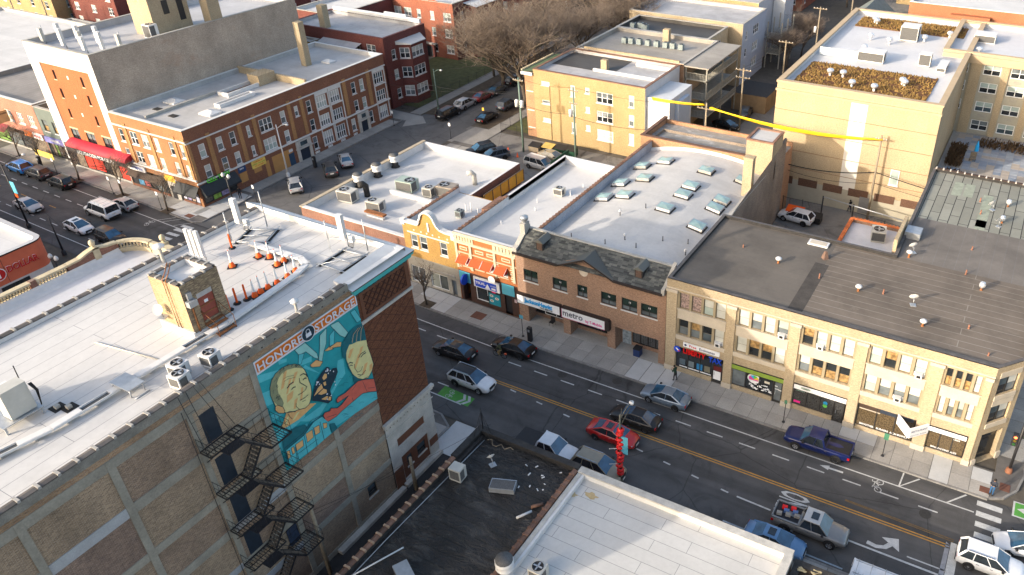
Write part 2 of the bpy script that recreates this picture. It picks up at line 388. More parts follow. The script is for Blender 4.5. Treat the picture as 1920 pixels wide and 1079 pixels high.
# tree pits cut in the pavement
slab(pv,-52.9,53.95,1.5,1.3,m_dirt,.139,'tree_pit')
wst=pavement('pavement',[[(-180,53+sy(-180)),(-92.4,53+sy(-92.4)),(-91.4,55.4),(-91.4,62),(-92.2,63.5),(-92.2,95),(-94.5,95),(-94.5,57.8),(-180,60.8)]],
               [((-180,53+sy(-180)),(-92.4,53+sy(-92.4))),((-92.4,53+sy(-92.4)),(-91.4,55.4)),((-91.4,55.4),(-91.4,62)),((-91.4,62),(-92.2,63.5)),((-92.2,63.5),(-92.2,95))])
x=-140
while x < -94:
 for j in (0,1):
  slab(wst,x+.9,54.0+j*1.75+sy(x),1.77,1.73,m_concn if x > -99 else m_conc,rz=-.034)
 x +=1.79
for i in range(17): slab(wst,-93.35,65+i*1.77,2.2,1.75,m_conc)
for i in range(4): slab(wst,-93.0,57.2+i*1.8,3.0,1.77,m_concn)
slab(wst,-94.2,55.6,1.3,.8,m_paver,.139,'red_paver_panel')
for px in (-107.6,-117.8,-98.0,-128.1): slab(wst,px,55.25,1.6,1.4,m_dirt,.139,'tree_pit')
spv=pavement('pavement',[[(-52.5,36.6),(-38.9,36.6),(-38.7,39.6),(-40.3,40.7),(-79,SK+sy(-79)),(-79,36.6)],[(-32.9,36.6),(7,36.6),(7,SK),(-36.4,SK)]],
               [((-79,SK+sy(-79)),(-42,SK)),((-42,SK),(-40.3,40.6)),((-40.3,40.6),(-38.7,39.6)),((-38.7,39.6),(-38.7,36.9)),((-36.4,SK),(7,SK))])
for i in range(3):
 slab(spv,-41.6-i*1.6,39.4,1.57,1.9,m_conc);slab(spv,-41.6-i*1.6,37.6,1.57,1.6,m_conc)
slab(spv,-39.7,38.2,1.8,2.6,m_conc)
for i in range(20): slab(spv,-32+i*1.9,39.8,1.87,1.6,m_conc)
flat('driveway_apron',[[(-38.6,36.8),(-36.3,36.8),(-35.0,40.6),(-38.6,40.6)]],m_concn,.03)
flat('driveway_apron',[[(-99,95),(-91.8,95.4),(-90.5,93),(-88,96),(-90.5,98.2),(-99,98.2)]],m_conc,.008)
# north of the alley: walks,parkway strips,lawns
flat('lawn',[[(-110,101),(-93.6,101),(-93.6,160),(-110,160)]],m_lawn,.06)
flat('lawn',[[(-74.6,100),(-69,100),(-69,125),(-74.6,125)]],m_lawn,.06)
flat('pavement',[[(-93.5,98.4),(-91.2,98.4),(-93.0,160),(-95,160)],[(-76.9,98.4),(-74.7,98.4),(-74.7,160),(-76.9,160)],[(-80.0,91.5),(-74.7,91.5),(-74.7,98.4),(-79.6,98.4)]],m_conc,.07)
flat('parkway_strip',[[(-91.2,99.2),(-88.2,99.6),(-88.6,101.5),(-90.8,160),(-92.7,160)],[(-79.4,99.0),(-77,98.8),(-77,160),(-79.4,160)]],m_dirt,.08)
# ---- painted markings: pieces of the street
def mark(poly,mat=m_line,z=.006,name='lane_marking',parent=None):
 mb=MB().add([(p[0],p[1],z) for p in poly],[tuple(range(len(poly)))]);return mb.build(name,mat,parent or road)
_dash={}
def dash(x,y,l,w=.13,mat=m_line,rz=0.0,name='lane_dash',z=.006):
 k=(round(l,2),w,mat.name)
 if k not in _dash: _dash[k]=MB().add([(-l/2,-w/2,0),(l/2,-w/2,0),(l/2,w/2,0),(-l/2,w/2,0)],[(0,1,2,3)]).mesh(name,mat)
 return inst(name,_dash[k],road,(x,y,z),rz)
for dy in (-.13,.13): mark([(-42,46.8+dy-.055),(3.2,46.8+dy-.055),(3.2,46.8+dy+.055),(-42,46.8+dy+.055)],m_yel,name='yellow_centre_line')
for dy in (-.1,.1): mark([(-5,47.7+dy*.5-.04),(3.4,47.5+dy-.04),(3.4,47.5+dy+.04),(-5,47.7+dy*.5+.04)],M('worn_yellow_paint',(.25,.15,.05),.8,.4,3,fine=.6),name='worn_centre_line')
mark([(-42,51.0),(4.4,51.12),(4.4,51.24),(-42,51.12)],name='edge_line');mark([(-93,52.75),(-42,51.0),(-42,51.12),(-93,52.87)],name='edge_line')
mark([(-160,55.0),(-93,52.75),(-93,52.87),(-160,55.12)],name='edge_line');mark([(-160,46.4),(-97,44.35),(-97,44.47),(-160,46.52)],name='edge_line')
x=1.1
while x > -78:
 if not -42.6 < x < -41: dash(x,49.8+sy(x),1.5,rz=-.034 if x < -42 else 0)
 x -=3.05
x=-9.5;
for x0,x1,y0,y1 in ((-36.4,-27.0,46.4,45.5),(-25.0,-14.0,45.3,44.1)):
 k=round((x1-x0)/2.85)
 for i in range(k+1): t=i/k;dash(x0+(x1-x0)*t,y0+(y1-y0)*t,.68,.14,rz=atan2(y1-y0,x1-x0))
mark([(-12.9,43.93),(-10.0,43.83),(-10.0,43.98),(-12.9,44.08)],name='lane_marking')
mark([(-9.5,43.82),(3.0,43.72),(3.0,43.9),(-9.5,43.97)]);mark([(.5,44.35),(3.3,44.35),(3.3,44.47),(.5,44.47)])
mark([(2.85,43.6),(3.2,43.6),(3.2,47.0),(2.9,47.2)],M('grey_road_paint',(.33,.34,.37),.8,.2,3,fine=.4),name='stop_line');mark([(3.25,43.4),(3.9,43.4),(3.85,47.3),(3.25,47.3)],name='stop_line')
mark([(-13,41.12),(-3.5,41.02),(-3.5,41.16),(-13,41.26)],M('faded_blue_line',(.36,.42,.47),.8,.3,3,fine=.5),name='parking_line')
for i in range(5): y=52.6-i*1.13;mark([(4.5+i*.06,y-.55),(6.4+i*.03,y-.55),(6.4+i*.03,y),(4.5+i*.06,y)],name='crosswalk_bar')
for i in range(4): y=52.9+i*-1.05;mark([(-93.0,y+.35),(-91.0,y+.45),(-91.0,y+.95),(-93.0,y+.85)],name='crosswalk_bar')
for p in ([(-1.5,51.2),(-1.38,51.2),(-1.3,52.85),(-1.42,52.85)],[(-1.45,51.22),(-1.35,51.2),(0,52.75),(-.12,52.8)],[(2.25,51.2),(2.4,51.2),(3.7,52.75),(3.55,52.8)]): mark(p,name='parking_mark')
for x in (-97.2,-96.2,-94.0): mark([(x,53.0),(x+.1,53.0),(x+1.6,54.6),(x+1.5,54.6)],name='parking_mark')
mark([(-7.9,50.5),(-7.1,50.25),(-7.1,50.42),(-5.9,50.45),(-5.9,50.65),(-7.1,50.62),(-7.1,50.8)],name='arrow_marking')
pts=[(-2.5,44.2),(-1.7,44.1),(-.9,44.35),(-.55,45.0),(-.1,45.0),(-.75,46.0),(-1.45,45.05),(-1.0,45.02),(-1.2,44.65),(-1.8,44.45),(-2.45,44.55)]
mark([(-2.5,44.2),(-1.75,44.12),(-1.75,44.45),(-2.45,44.55)],name='turn_arrow');mark([(-1.75,44.12),(-1.0,44.38),(-1.28,44.62),(-1.75,44.45)],name='turn_arrow');mark([(-1.0,44.38),(-.62,44.9),(-1.02,45.02),(-1.28,44.62)],name='turn_arrow')
mark([(-.1,44.55),(-.35,45.75),(-1.55,45.35)],name='turn_arrow')
def bike(cx,cy,s,rz,parent=None):
 mb=MB()
 def P(u,v): return (cx+(u*cos(rz)-v*sin(rz))*s,cy+(u*sin(rz)+v*cos(rz))*s,.008)
 def ring(ux,r,t):
  for k in range(14):
   a,b=2*pi*k/14,2*pi*(k+1)/14
   mb.add([P(ux+r*cos(a),r*sin(a)),P(ux+r*cos(b),r*sin(b)),P(ux+(r-t)*cos(b),(r-t)*sin(b)),P(ux+(r-t)*cos(a),(r-t)*sin(a))],[(0,1,2,3)])
 def ln(u0,v0,u1,v1,t=.07):
  d=Vector((u1-u0,v1-v0));d.normalize();q=Vector((-d.y,d.x))*t/2
  mb.add([P(u0-q.x,v0-q.y),P(u1-q.x,v1-q.y),P(u1+q.x,v1+q.y),P(u0+q.x,v0+q.y)],[(0,1,2,3)])
 ring(-.55,.38,.08);ring(.55,.38,.08);ln(-.55,0,-.2,.5);ln(-.2,.5,.4,.5);ln(.4,.5,0,0);ln(0,0,-.3,.5);ln(.55,0,.35,.75);ln(.35,.75,.6,.78);ln(-.45,.6,-.15,.6)
 return mb.build('bicycle_marking',m_line,road)
bike(-2.9,50.45,.8,pi/2);bike(-97.3,52.0,.8,pi/2)
mark([(-42.6,44.0),(-42.5,42.68),(-38.9,42.6),(-38.95,43.8)],m_grn,.005,'green_bike_box');bike(-41.5,43.3,.62,-pi/2)
for k in (0,.55): mark([(-40.3+k,43.85),(-40.0+k,43.85),(-39.6+k,43.25),(-40.0+k,42.65),(-40.3+k,42.65),(-39.9+k,43.25)],m_line,.008,'chevron_marking')
mark([(-44,42.62),(-39.6,42.5),(-39.6,42.62),(-44,42.74)]);dash(-42.9,44.1,1.3)
mark([(7.1,53.9),(7.1,52.2),(11,52.2),(11,53.9)],m_line,.004,'green_bike_box');mark([(7.25,53.78),(7.25,52.33),(10.9,52.33),(10.9,53.78)],m_grn,.008,'green_bike_box');mark([(7.4,53.1),(8,52.8),(8,53),(9.5,53),(9.5,53.2),(8,53.2),(8,53.4)],m_line,.012,'arrow_marking')
# the word ONLY in the turning lane
tm=text_mesh('ONLY',m_line,1.0,0,True,1.0)
o=inst('street_lettering',tm,road,(-8.8,45.25,.007),rot=(0,0,-pi/2),scale=(.95,3.3,1))
for x0,y0 in ((-123,51.4),(-112.5,46.25)):
 for i in range(14): x=x0-20+i*2.72;dash(x,y0-(x-x0)*.034*1.0,1.35,rz=-.034)
for i in range(6): x=-127+i*6.9;dash(x,48.85-(x+110)*.034,1.6,.1,m_yel,rz=-.034,name='yellow_dash')
for x,y in ((1.0,49.2),(-33.5,50.6),(-28.3,52.2)):
 mb=MB();mb.lathe([(.4,.007),(.0,.009)],(x,y,0),14);mb.lathe([(.48,.005),(.4,.007)],(x,y,0),14);mb.build('manhole_cover',M('cast_iron',(.045,.043,.04),.7,.3,6),road)
# ==================================================================shared building parts
m_white=M('white_trim',(0.607,0.599,0.574),.6,.08,2.0);m_wframe=M('white_window_frame',(.78,.78,.77),.45,.06,2)
m_dframe=M('dark_window_frame',(.035,.034,.033),.5,.2,3);m_tframe=M('taupe_window_frame',(.16,.13,.085),.6,.15,3)
m_lime=M('limestone',(.52,.49,.44),.8,.22,.9,fine=.2,bump=.2);m_stone=M('grey_stone',(.42,.40,.36),.85,.2,1.2,fine=.2)
m_terra=M('terracotta_coping',(.36,.15,.08),.75,.35,.8,fine=.25,rnd=.3);m_cope=M('clay_coping',(.20,.11,.075),.7,.3,1.0,fine=.2,rnd=.35)
m_copeg=M('grey_coping',(.13,.115,.105),.7,.25,1.2,fine=.2,rnd=.22);m_joint2=M('coping_joint',(.33,.32,.3),.85,.2,3)
m_steel=M('galvanised_steel',(.42,.44,.46),.45,.15,3,metal=.6);m_black=M('black_metal',(.022,.022,.025),.5,.2,4);m_dk=M('dark_rubber',(.02,.02,.02),.8,.2,6)
m_wpaint=M('white_metal',(.60,.595,.585),.45,.08,2);m_rust=M('rusty_metal',(.30,.12,.045),.85,.45,3,fine=.35)
m_wood=M('weathered_wood',(.25,.2,.14),.85,.25,4,fine=.2);m_tar=M('roof_tar',(.035,.033,.032),.8,.4,3)
g_dark=GLASS('window_glass_dark',(.022,.026,.03));g_blue=GLASS('window_glass_blue',(.06,.085,.10));g_grey=GLASS('window_glass_grey',(.13,.15,.16),.1)
g_blind=GLASS('window_blind',(.50,.51,.47),.25,.12);g_curt=GLASS('window_curtain',(.30,.22,.2),.35,.6,6);g_blindg=GLASS('window_blind_green',(.34,.41,.38),.2,.12);g_warm=GLASS('window_lit_room',(.30,.19,.08),.3,.5,3)
PANES=[(g_blind,g_grey),(g_blind,g_blindg),(g_grey,g_dark),(g_blue,g_dark),(g_blind,g_blind),(g_blindg,g_grey)]
m_roofw=ROOF('white_membrane_roof',(.56,.55,.535),w=1.6,l=14,ms=.012,scol=(.42,.43,.45),stain=.13)
class B: pass
def bldg(name,label,X0,X1,Y0,Y1,H,rz,mf,ms,mroof,mc=None,hf=(),hs=(),t=.3,z0=0.0,mo=None,group=None,cat='building',ch=.09,ov=.05,front=True,side=True,inner=None,nocope=False):
 r=B();r.root=thing(name,label,cat,((X0+X1)/2,(Y0+Y1)/2,0),0,group)
 r.F=Face((0,Y0,0),(1,0,0));r.S=Face((X1,0,0),(0,1,0));mb=MB()
 if front: r.F.wall(mb,X0,X1,z0,H,hf,mi=0)
 if side: r.S.wall(mb,Y0,Y1,z0,H,hs,mi=1)
 mb.quad((X1,Y1,z0),(X0,Y1,z0),(X0,Y1,H),(X1,Y1,H),2);mb.quad((X0,Y1,z0),(X0,Y0,z0),(X0,Y0,H),(X0,Y1,H),2)
 a,b,c,d=X0+t,X1-t,Y0+t,Y1-t
 if H-rz > .02:
  for p,q in (((a,c),(b,c)),((b,c),(b,d)),((b,d),(a,d)),((a,d),(a,c))):
   mb.quad((*q,rz-.1),(*p,rz-.1),(*p,H),(*q,H),3)
  for p,q,p2,q2 in (((X0,Y0),(X1,Y0),(b,c),(a,c)),((X1,Y0),(X1,Y1),(b,d),(b,c)),((X1,Y1),(X0,Y1),(a,d),(b,d)),((X0,Y1),(X0,Y0),(a,c),(a,d))):
   mb.quad((*p,H),(*q,H),(*p2,H),(*q2,H),3)
 r.wall=mb.build('wall',[mf,ms,mo or ms,inner or mroof],r.root)
 r.roof=MB().quad((a-.02,c-.02,rz),(b+.02,c-.02,rz),(b+.02,d+.02,rz),(a-.02,d+.02,rz)).build('roof',mroof,r.root)
 if mc and not nocope:
  k=MB()
  k.box(X0-ov,X1+ov,Y0-ov,Y0+t+ov,H+.002,H+ch);k.box(X0-ov,X1+ov,Y1-t-ov,Y1+ov,H+.002,H+ch)
  k.box(X0-ov,X0+t+ov,Y0+t+ov+.002,Y1-t-ov-.002,H+.002,H+ch);k.box(X1-t-ov,X1+ov,Y0+t+ov+.002,Y1-t-ov-.002,H+.002,H+ch)
  r.cope=k.build('coping',mc,r.root)
 return r
def coping_tiles(root,p0,p1,ln,wid,mat,mj,h=.13,name='coping_tile'):
 """clay or stone coping: every tile its own piece, with a raised joint band"""
 p0,p1=Vector(p0),Vector(p1);d=p1-p0;n=max(1,round(d.length/ln));s=d.length/n;d.normalize();rz=atan2(d.y,d.x)
 me=MB()
 me.add([(-s/2+.1,-wid/2,0),(s/2-.06,-wid/2,0),(s/2-.06,wid/2,0),(-s/2+.1,wid/2,0),(-s/2+.1,-wid/2,h*.6),(s/2-.06,-wid/2,h*.6),(s/2-.06,0,h),(-s/2+.1,0,h),(s/2-.06,wid/2,h*.6),(-s/2+.1,wid/2,h*.6)],
           [(4,5,6,7),(7,6,8,9),(0,1,5,4),(3,9,8,2),(1,2,8,6,5),(0,4,7,9,3)])
 me.box(-s/2-.05,-s/2+.1,-wid/2-.02,wid/2+.02,.0,h+.025,1)
 msh=me.mesh(name,[mat,mj])
 for i in range(n):
  c=p0+d*(s*(i+.5));inst(name,msh,root,c-wl(root),rz)
# ==================================================================storage warehouse with the mural
ST_X,ST_Y,ST_H,ST_R=-37.6,36.95,20.58,20.2
m_ppan=[BRICK('common_brick_%d' % i,a,b,c,.3,soot=s,sstop=.5) for i,(a,b,c,s) in enumerate((
 ((.36,.25,.155),(.21,.14,.09),(.37,.31,.24),(.21,.16,.12)),((.33,.22,.14),(.19,.12,.085),(.34,.28,.22),(.17,.12,.095)),
 ((.43,.31,.195),(.28,.19,.125),(.42,.35,.27),(.27,.21,.16)),((.28,.18,.13),(.16,.10,.08),(.31,.25,.2),(.14,.098,.085))))]
m_sconc=M('weathered_concrete',(.33,.305,.25),.9,.25,.6,fine=.22,bump=.3);m_sconl=M('patched_concrete',(.40,.41,.42),.9,.15,.8,fine=.15);m_stuc=M('grey_stucco',(.265,.25,.215),.9,.3,1.2,fine=.3,bump=.4)
m_brown=BRICK('brown_glazed_brick',(.20,.085,.045),(.13,.055,.032),(.085,.035,.025),.12,bw=.24,bh=.08)
m_brown2=M('brown_brick_plain',(.165,.068,.038),.7,.15,2,fine=.25);m_dbrown=M('dark_brown_joint',(.055,.022,.014),.8,.2,3)
m_rs=ROOF('storage_roof_membrane',(.55,.54,.525),w=1.02,l=10,rot=pi/2,ms=.016,scol=(.2,.2,.22),stain=.14,sheet=.015)
st=bldg('storage_warehouse','tall tan brick and concrete storage warehouse with a turquoise mural on its side',-52.5,ST_X,-3.5,ST_Y,ST_H-.12,ST_R,m_brown,m_ppan[0],m_rs,None,t=.42,side=False,mo=m_ppan[1],inner=m_wpaint)
S=st.S;root=st.root
PIL=[(-3.5,-3.1),(.05,.45),(4.6,5.0),(9.15,9.55),(13.7,14.12),(18.3,18.66),(22.65,23.05),(27.25,27.68)]
BEAM=[(-.2,.5),(3.35,3.9),(6.0,6.5),(9.0,9.62),(12.0,12.56),(15.55,16.25),(19.0,19.64)]
DOORS=[(18.97,zb,1.0,2.2) for zb in (16.4,12.95,9.65,6.35)]
rr=random.Random(5)
for i in range(len(PIL)):
 y0=PIL[i][1];y1=PIL[i+1][0] if i+1 < len(PIL) else 31.63
 for j in range(len(BEAM)-1):
  if y0 > 22 and BEAM[j][0] > 8.9 and BEAM[j][1] < 19: pass
  hs=[hole(*d,.12) for d in DOORS if y0 < d[0] < y1 and BEAM[j][1]-.6 < d[1] < BEAM[j+1][0]]
  hs=[(h[0],h[1],max(h[2],BEAM[j][1]),min(h[3],BEAM[j+1][0]),.12) for h in hs]
  wb=[(28.9,2.0,.9,1.1)] if (y0 > 27 and j ==0) else []
  mb=MB();S.wall(mb,y0,y1,BEAM[j][1],BEAM[j+1][0],hs+[hole(*w,.2) for w in wb],n=-.05)
  mb.build('brick_panel',m_ppan[rr.choice((0,0,1,2,3))],root)
  for w in wb: window(root,Face((ST_X-.05,0,0),(0,1,0)),*w,'dh',m_dframe,(g_blue,g_dark),m_lime)
 for j in range(len(BEAM)-1):
  mb=MB();hs=[(h[0],h[0]+h[2],max(h[1],BEAM[j][0]),min(h[1]+h[3],BEAM[j][1])) for h in DOORS]
  S.box(mb,y0+.003,y1-.003,BEAM[j][0],BEAM[j][1],-.35,0);mb.build('concrete_beam',m_sconl if rr.random() < .16 else m_sconc,root)
 mb=MB();S.box(mb,y0+.003,y1-.003,*BEAM[-1],-.35,.01);mb.build('concrete_beam',m_sconc,root)
 mb=MB();S.box(mb,PIL[i][0],PIL[i][1],0,19.64,-.35,.025);mb.build('concrete_pier',m_sconc,root)
mb=MB();S.wall(mb,-3.5,31.63,19.64,20.02,n=-.02);mb.build('brick_course',BRICK('orange_brick_course',(.40,.25,.13),(.28,.16,.09),(.3,.25,.2),.3),root)
mb=MB();S.box(mb,-3.5,31.2,20.02,ST_H,-.3,.0);mb.build('parapet_stucco',m_stuc,root)
for i in range(9): S.box(mb :=MB(),22.9+i*.98,23.0+i*.98,20.14,20.2,0,.03).build('anchor_bolt',m_black,root)
coping_tiles(root,(ST_X-.2,5,ST_H),(ST_X-.2,31.0,ST_H),.98,.42,m_copeg,m_joint2);coping_tiles(root,(-52.3,5,ST_H-.12),(-52.3,36.4,ST_H-.12),.98,.42,m_copeg,m_joint2)
# brown corner pavilion: running-bond lattice above,stone bands,limestone base
mb=MB();S.wall(mb,31.63,ST_Y,7.45,19.6);mb.build('brown_brick_wall',m_brown,root)
lat=MB();y0,y1,z0,z1=32.25,36.45,17.45,19.12
def lattice(mb,y0,y1,z0,z1,sp,w,n0,n1,ang):
 ca=math.tan(ang);
 for sg in (1,-1):
  k=-40
  while k < 40:
   c=k*sp;k +=1;P=[]
   for y in (y0,y1):
    z=(z0+z1)/2+sg*ca*(y-(y0+y1)/2)+c
    P.append((y,z))
   (ya,za),(yb,zb)=P                     # clip to the panel
   def clip(ya,za,yb,zb):
    t0,t1=0.,1.;dz=zb-za
    for lim,s in ((z0,1),(z1,-1)):
     f0=(za-lim)*s;f1=(zb-lim)*s
     if f0 < 0 and f1 < 0: return None
     if f0 < 0: t0=max(t0,f0/(f0-f1))
     if f1 < 0: t1=min(t1,f0/(f0-f1))
    return (t0,t1) if t1-t0 > .03 else None
   r_=clip(ya,za,yb,zb)
   if not r_: continue
   a=S.P(ya+(yb-ya)*r_[0],za+(zb-za)*r_[0],(n0+n1)/2);b=S.P(ya+(yb-ya)*r_[1],za+(zb-za)*r_[1],(n0+n1)/2+.002*sg)
   d=b-a;ln=d.length;d.normalize();mb.obox((a+b)/2,d*(ln/2),S.N*(abs(n1-n0)/2),d.cross(S.N)*(w/2))
lattice(lat,y0,y1,z0,z1,.62,.075,.004,.05,radians(45));lat.build('diamond_lattice',m_dbrown,root)
mb=MB()
for a in ((31.9,32.2,17.2,19.35),(36.5,36.8,17.2,19.35),(32.2,36.5,17.2,17.42),(32.2,36.5,19.14,19.35)): S.box(mb,*a,.004,.07)
mb.build('panel_surround',m_brown2,root)
lat=MB();lattice(lat,31.75,36.85,7.6,16.85,.78,.028,.003,.012,radians(33));lat.build('brick_diaper_joints',m_dbrown,root)
mb=MB();S.box(mb,31.62,37.0,16.88,17.1,.0,.12);mb.build('stone_band',m_lime,root)
mb=MB();S.wall(mb,31.63,ST_Y,0,7.2,[(32.7,35.9,.5,3.05,.12),(32.6,35.8,4.2,5.05,.1)],n=.04)
S.box(mb,31.5,37.15,6.95,7.2,.05,.22);S.box(mb,31.45,37.22,7.2,7.45,.05,.34);S.box(mb,31.55,37.1,6.0,6.1,.05,.1)
for i in range(13): S.box(mb,31.75+i*.4,31.95+i*.4,6.72,6.93,.05,.17)
mb.build('limestone_base',m_lime,root)
mb=MB();S.wall(mb,32.7,35.9,.5,3.05,[(34.55,35.55,1.5,2.55,.15),(33.3,33.9,1.45,2.5,.15)],n=-.07);S.wall(mb,32.6,35.8,4.2,5.05,n=-.05);mb.build('brown_infill',m_brown2,root)
SI=Face((ST_X-.07,0,0),(0,1,0));window(root,SI,34.55,1.5,1.0,1.05,'dh',m_dframe,(g_blue,g_dark),m_lime,.15);window(root,SI,33.3,1.45,.6,1.05,'dh',m_dframe,(g_blue,g_dark),m_lime,.15)
for q4 in ((35.95,36.95,1.35,2.1),(31.65,32.65,.02,2.25)): S.box(mb :=MB(),*q4,.042,.07).build('brown_patch',m_brown2,root)
for q4 in ((32.4,36.9,0,.35,.05,.45),(25,32.2,0,.3,.0,.5)): S.box(mb :=MB(),*q4).build('base_kerb',m_lime,root)
m_teal=M('teal_cornice_paint',(.06,.42,.42),.6,.15,2);m_brnc=M('brown_cornice_edge',(.10,.055,.035),.6,.2,3)
mb=MB();CX_,CY_=ST_X+.3,37.55
mb.box(-53.2,CX_-.06,ST_Y+.003,CY_-.06,19.72,19.92,1);mb.box(ST_X+.003,CX_-.06,31.35,ST_Y,19.72,19.92,1);mb.box(-53.1,CX_-.14,ST_Y+.003,CY_-.25,19.5,19.72,1);mb.box(ST_X+.003,CX_-.14,31.45,ST_Y,19.5,19.72,1);mb.box(-53.3,CX_,ST_Y-.3,CY_,19.92,20.02,2);mb.box(ST_X-.3,CX_,31.3,ST_Y-.3,19.92,20.02,2)
mb.add([(ST_X-1.3,31.2,20.5),(CX_+.03,31.2,20.03),(CX_+.03,CY_+.03,20.03),(-53.4,CY_+.03,20.03),(-53.4,36.3,20.72),(ST_X-1.3,36.3,20.72)],[(0,1,2,5),(2,3,4,5)],0)
mb.add([(ST_X-1.3,31.2,20.2),(ST_X-1.3,36.3,20.2),(-53.4,36.3,20.2),(ST_X-1.3,31.2,20.5),(ST_X-1.3,36.3,20.72),(-53.4,36.3,20.72),(CX_,31.2,19.95)],[(1,0,3,4),(2,1,4,5),(0,6,3)],0)
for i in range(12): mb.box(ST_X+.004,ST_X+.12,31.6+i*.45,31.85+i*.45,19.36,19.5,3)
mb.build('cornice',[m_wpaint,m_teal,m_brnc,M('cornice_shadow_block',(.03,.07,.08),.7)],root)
for d in DOORS: inst('steel_door',MB().box(-.5,.5,.02,.1,0,2.2).mesh('steel_door',M('navy_steel_door',(.02,.03,.045),.5,.2,3)),root,Face((ST_X-.02,0,0),(0,1,0)).P(d[0]+.5,d[1])-wl(root),pi/2)
mb=MB();S.box(mb,21.7,22.55,4.3,5.9,-.04,.03);mb.build('boarded_window',M('dark_blue_board',(.03,.045,.08),.6,.4,3),root)
# ------------------------------------------------------------------ the mural
def mA(*p): return [(lambda q: (q.y,q.z))(GX(470+x/4.904,660+y/4.904,ST_X+.03)) for x,y in p]
def mB_(*p): return [(lambda q: (q.y,q.z))(GX(460+x/7.192,540+y/7.192,ST_X+.03)) for x,y in p]
mural=MB();MURM=[M('mural_teal',(.02,.33,.37),.7,.12,1.5,fine=.15),M('mural_light_teal',(.09,.50,.56),.7,.12,1.5,fine=.15),M('mural_white',(.68,.70,.76),.7,.08,2,fine=.1),M('mural_orange',(.78,.22,.03),.7,.1,2,fine=.15),
  M('mural_cream',(.68,.63,.30),.7,.1,2,fine=.1),M('mural_peach',(.72,.42,.17),.7,.1,2,fine=.1),M('mural_navy',(.012,.035,.055),.7,.2,3),M('mural_coral',(.60,.13,.09),.7,.12,2,fine=.1),M('mural_dark_teal',(.01,.13,.16),.7,.2,3),M('mural_aqua',(.26,.55,.52),.7,.1,2),M('mural_olive',(.24,.26,.15),.7,.2,3)]
_mn=[.032]
def pp(pts,mi,closed=True):
 _mn[0] +=.0006;S.poly(mural,pts[::-1] if _area(pts) < 0 else pts,_mn[0],mi)
def _area(p): return sum(p[i][0]*p[(i+1) % len(p)][1]-p[(i+1) % len(p)][0]*p[i][1] for i in range(len(p)))
def stroke(pts,w=.035,mi=6):
 _mn[0] +=.0006
 for (a,b) in zip(pts[:-1],pts[1:]):
  d=Vector((b[0]-a[0],b[1]-a[1]));
  if d.length < 1e-4: continue
  d.normalize();q=Vector((-d.y,d.x))*w/2;e=d*w*.3
  p4=[(a[0]-q.x-e.x,a[1]-q.y-e.y),(b[0]-q.x+e.x,b[1]-q.y+e.y),(b[0]+q.x+e.x,b[1]+q.y+e.y),(a[0]+q.x-e.x,a[1]+q.y-e.y)]
  S.poly(mural,p4 if _area(p4) > 0 else p4[::-1],_mn[0],mi)
y0,y1,zb,zt=23.05,31.63,10.44,19.62
pp([(y0,zb),(y1,zb),(y1,zt),(y0,zt)],0)
for a,b,c,d in ((18.6,18.0,17.1,17.9),(17.2,16.2,15.9,16.9),(15.3,14.8,14.6,15.0),(14.0,12.9,13.2,13.7),(12.9,12.2,12.5,12.7)): pp([(y0,b),(y0+2.4,(c+d)/2-.1),(y0+2.4,(c+d)/2+.12),(y0,a)],1)
for p in (((440,90),(560,40),(560,90),(450,130)),((590,170),(640,200),(480,150),(500,120)),((800,80),(850,60),(870,200),(800,300),(700,480),(600,640),(450,640),(640,500),(780,300)),((640,640),(760,560),(900,470),(1000,390),(1155,360),(1165,430),(1000,540),(760,700),(690,640)),((250,80),(330,60),(330,90),(260,120)),((150,440),(240,400),(220,470),(150,500))): pp(mA(*p),1)
for i in range(34):                                     # hatching like water in the lower right
 x_,y_=790+rr.random()*330,100+rr.random()*520
 if x_ > 930 and y_ < 240: continue
 stroke(mA((x_,y_),(x_+22,y_-14),(x_+46,y_-12)),.022,8)
pp([(y0,18.62),(y1,18.62),(y1,19.62),(y0,19.62)],2);pp([(y0+.1,18.75),(y1-.1,18.75),(y1-.1,19.5),(y0+.1,19.5)],3)
def leg(p,mi,out=True): q=mB_(*p);pp(q,mi);stroke(q+[q[0]],.03) if out else None
leg(((660,840),(800,740),(960,880),(985,960),(920,940),(810,860),(720,910)),9);leg(((715,900),(790,880),(750,1025),(710,1035)),1)
leg(((1000,640),(1090,540),(1085,750),(1055,850),(1030,990),(985,980),(1000,800)),9);leg(((1150,500),(1250,450),(1380,600),(1340,670),(1270,640),(1150,520)),9);leg(((1130,640),(1200,560),(1190,760),(1130,790)),1)
leg(((870,1040),(950,970),(1040,995),(1000,1060),(890,1070)),5);leg(((1060,850),(1130,790),(1185,822),(1100,850)),5);leg(((1130,805),(1230,730),(1290,730),(1280,790),(1140,812)),5);leg(((1410,330),(1470,290),(1560,430),(1500,470)),1)
hd=mA((175,330),(190,260),(225,200),(280,150),(340,122),(400,112),(450,125),(490,160),(515,210),(530,260),(550,310),(556,370),(550,430),(535,480),(500,515),(440,530),(400,545),(325,560),(250,550),(200,450),(180,400))
nk=mA((325,555),(440,525),(535,475),(600,470),(440,620),(330,690),(275,705),(300,640));pp(nk,5);pp(hd,4);stroke(hd+[hd[0]],.05)
for a in ((300,190,330,165,300,330,272,350),(330,400,390,350,380,420,330,470),(400,190,430,175,390,290,370,300),(460,330,480,320,470,440,450,450),(350,250,372,240,340,380,322,390),(400,440,430,420,410,520,390,525),(330,600,350,590,330,660,312,670),(420,560,450,545,400,620,380,630),(480,530,510,510,470,570,450,580)): pp(mA(*zip(a[::2],a[1::2])),5 if a[1] < 545 else 4)
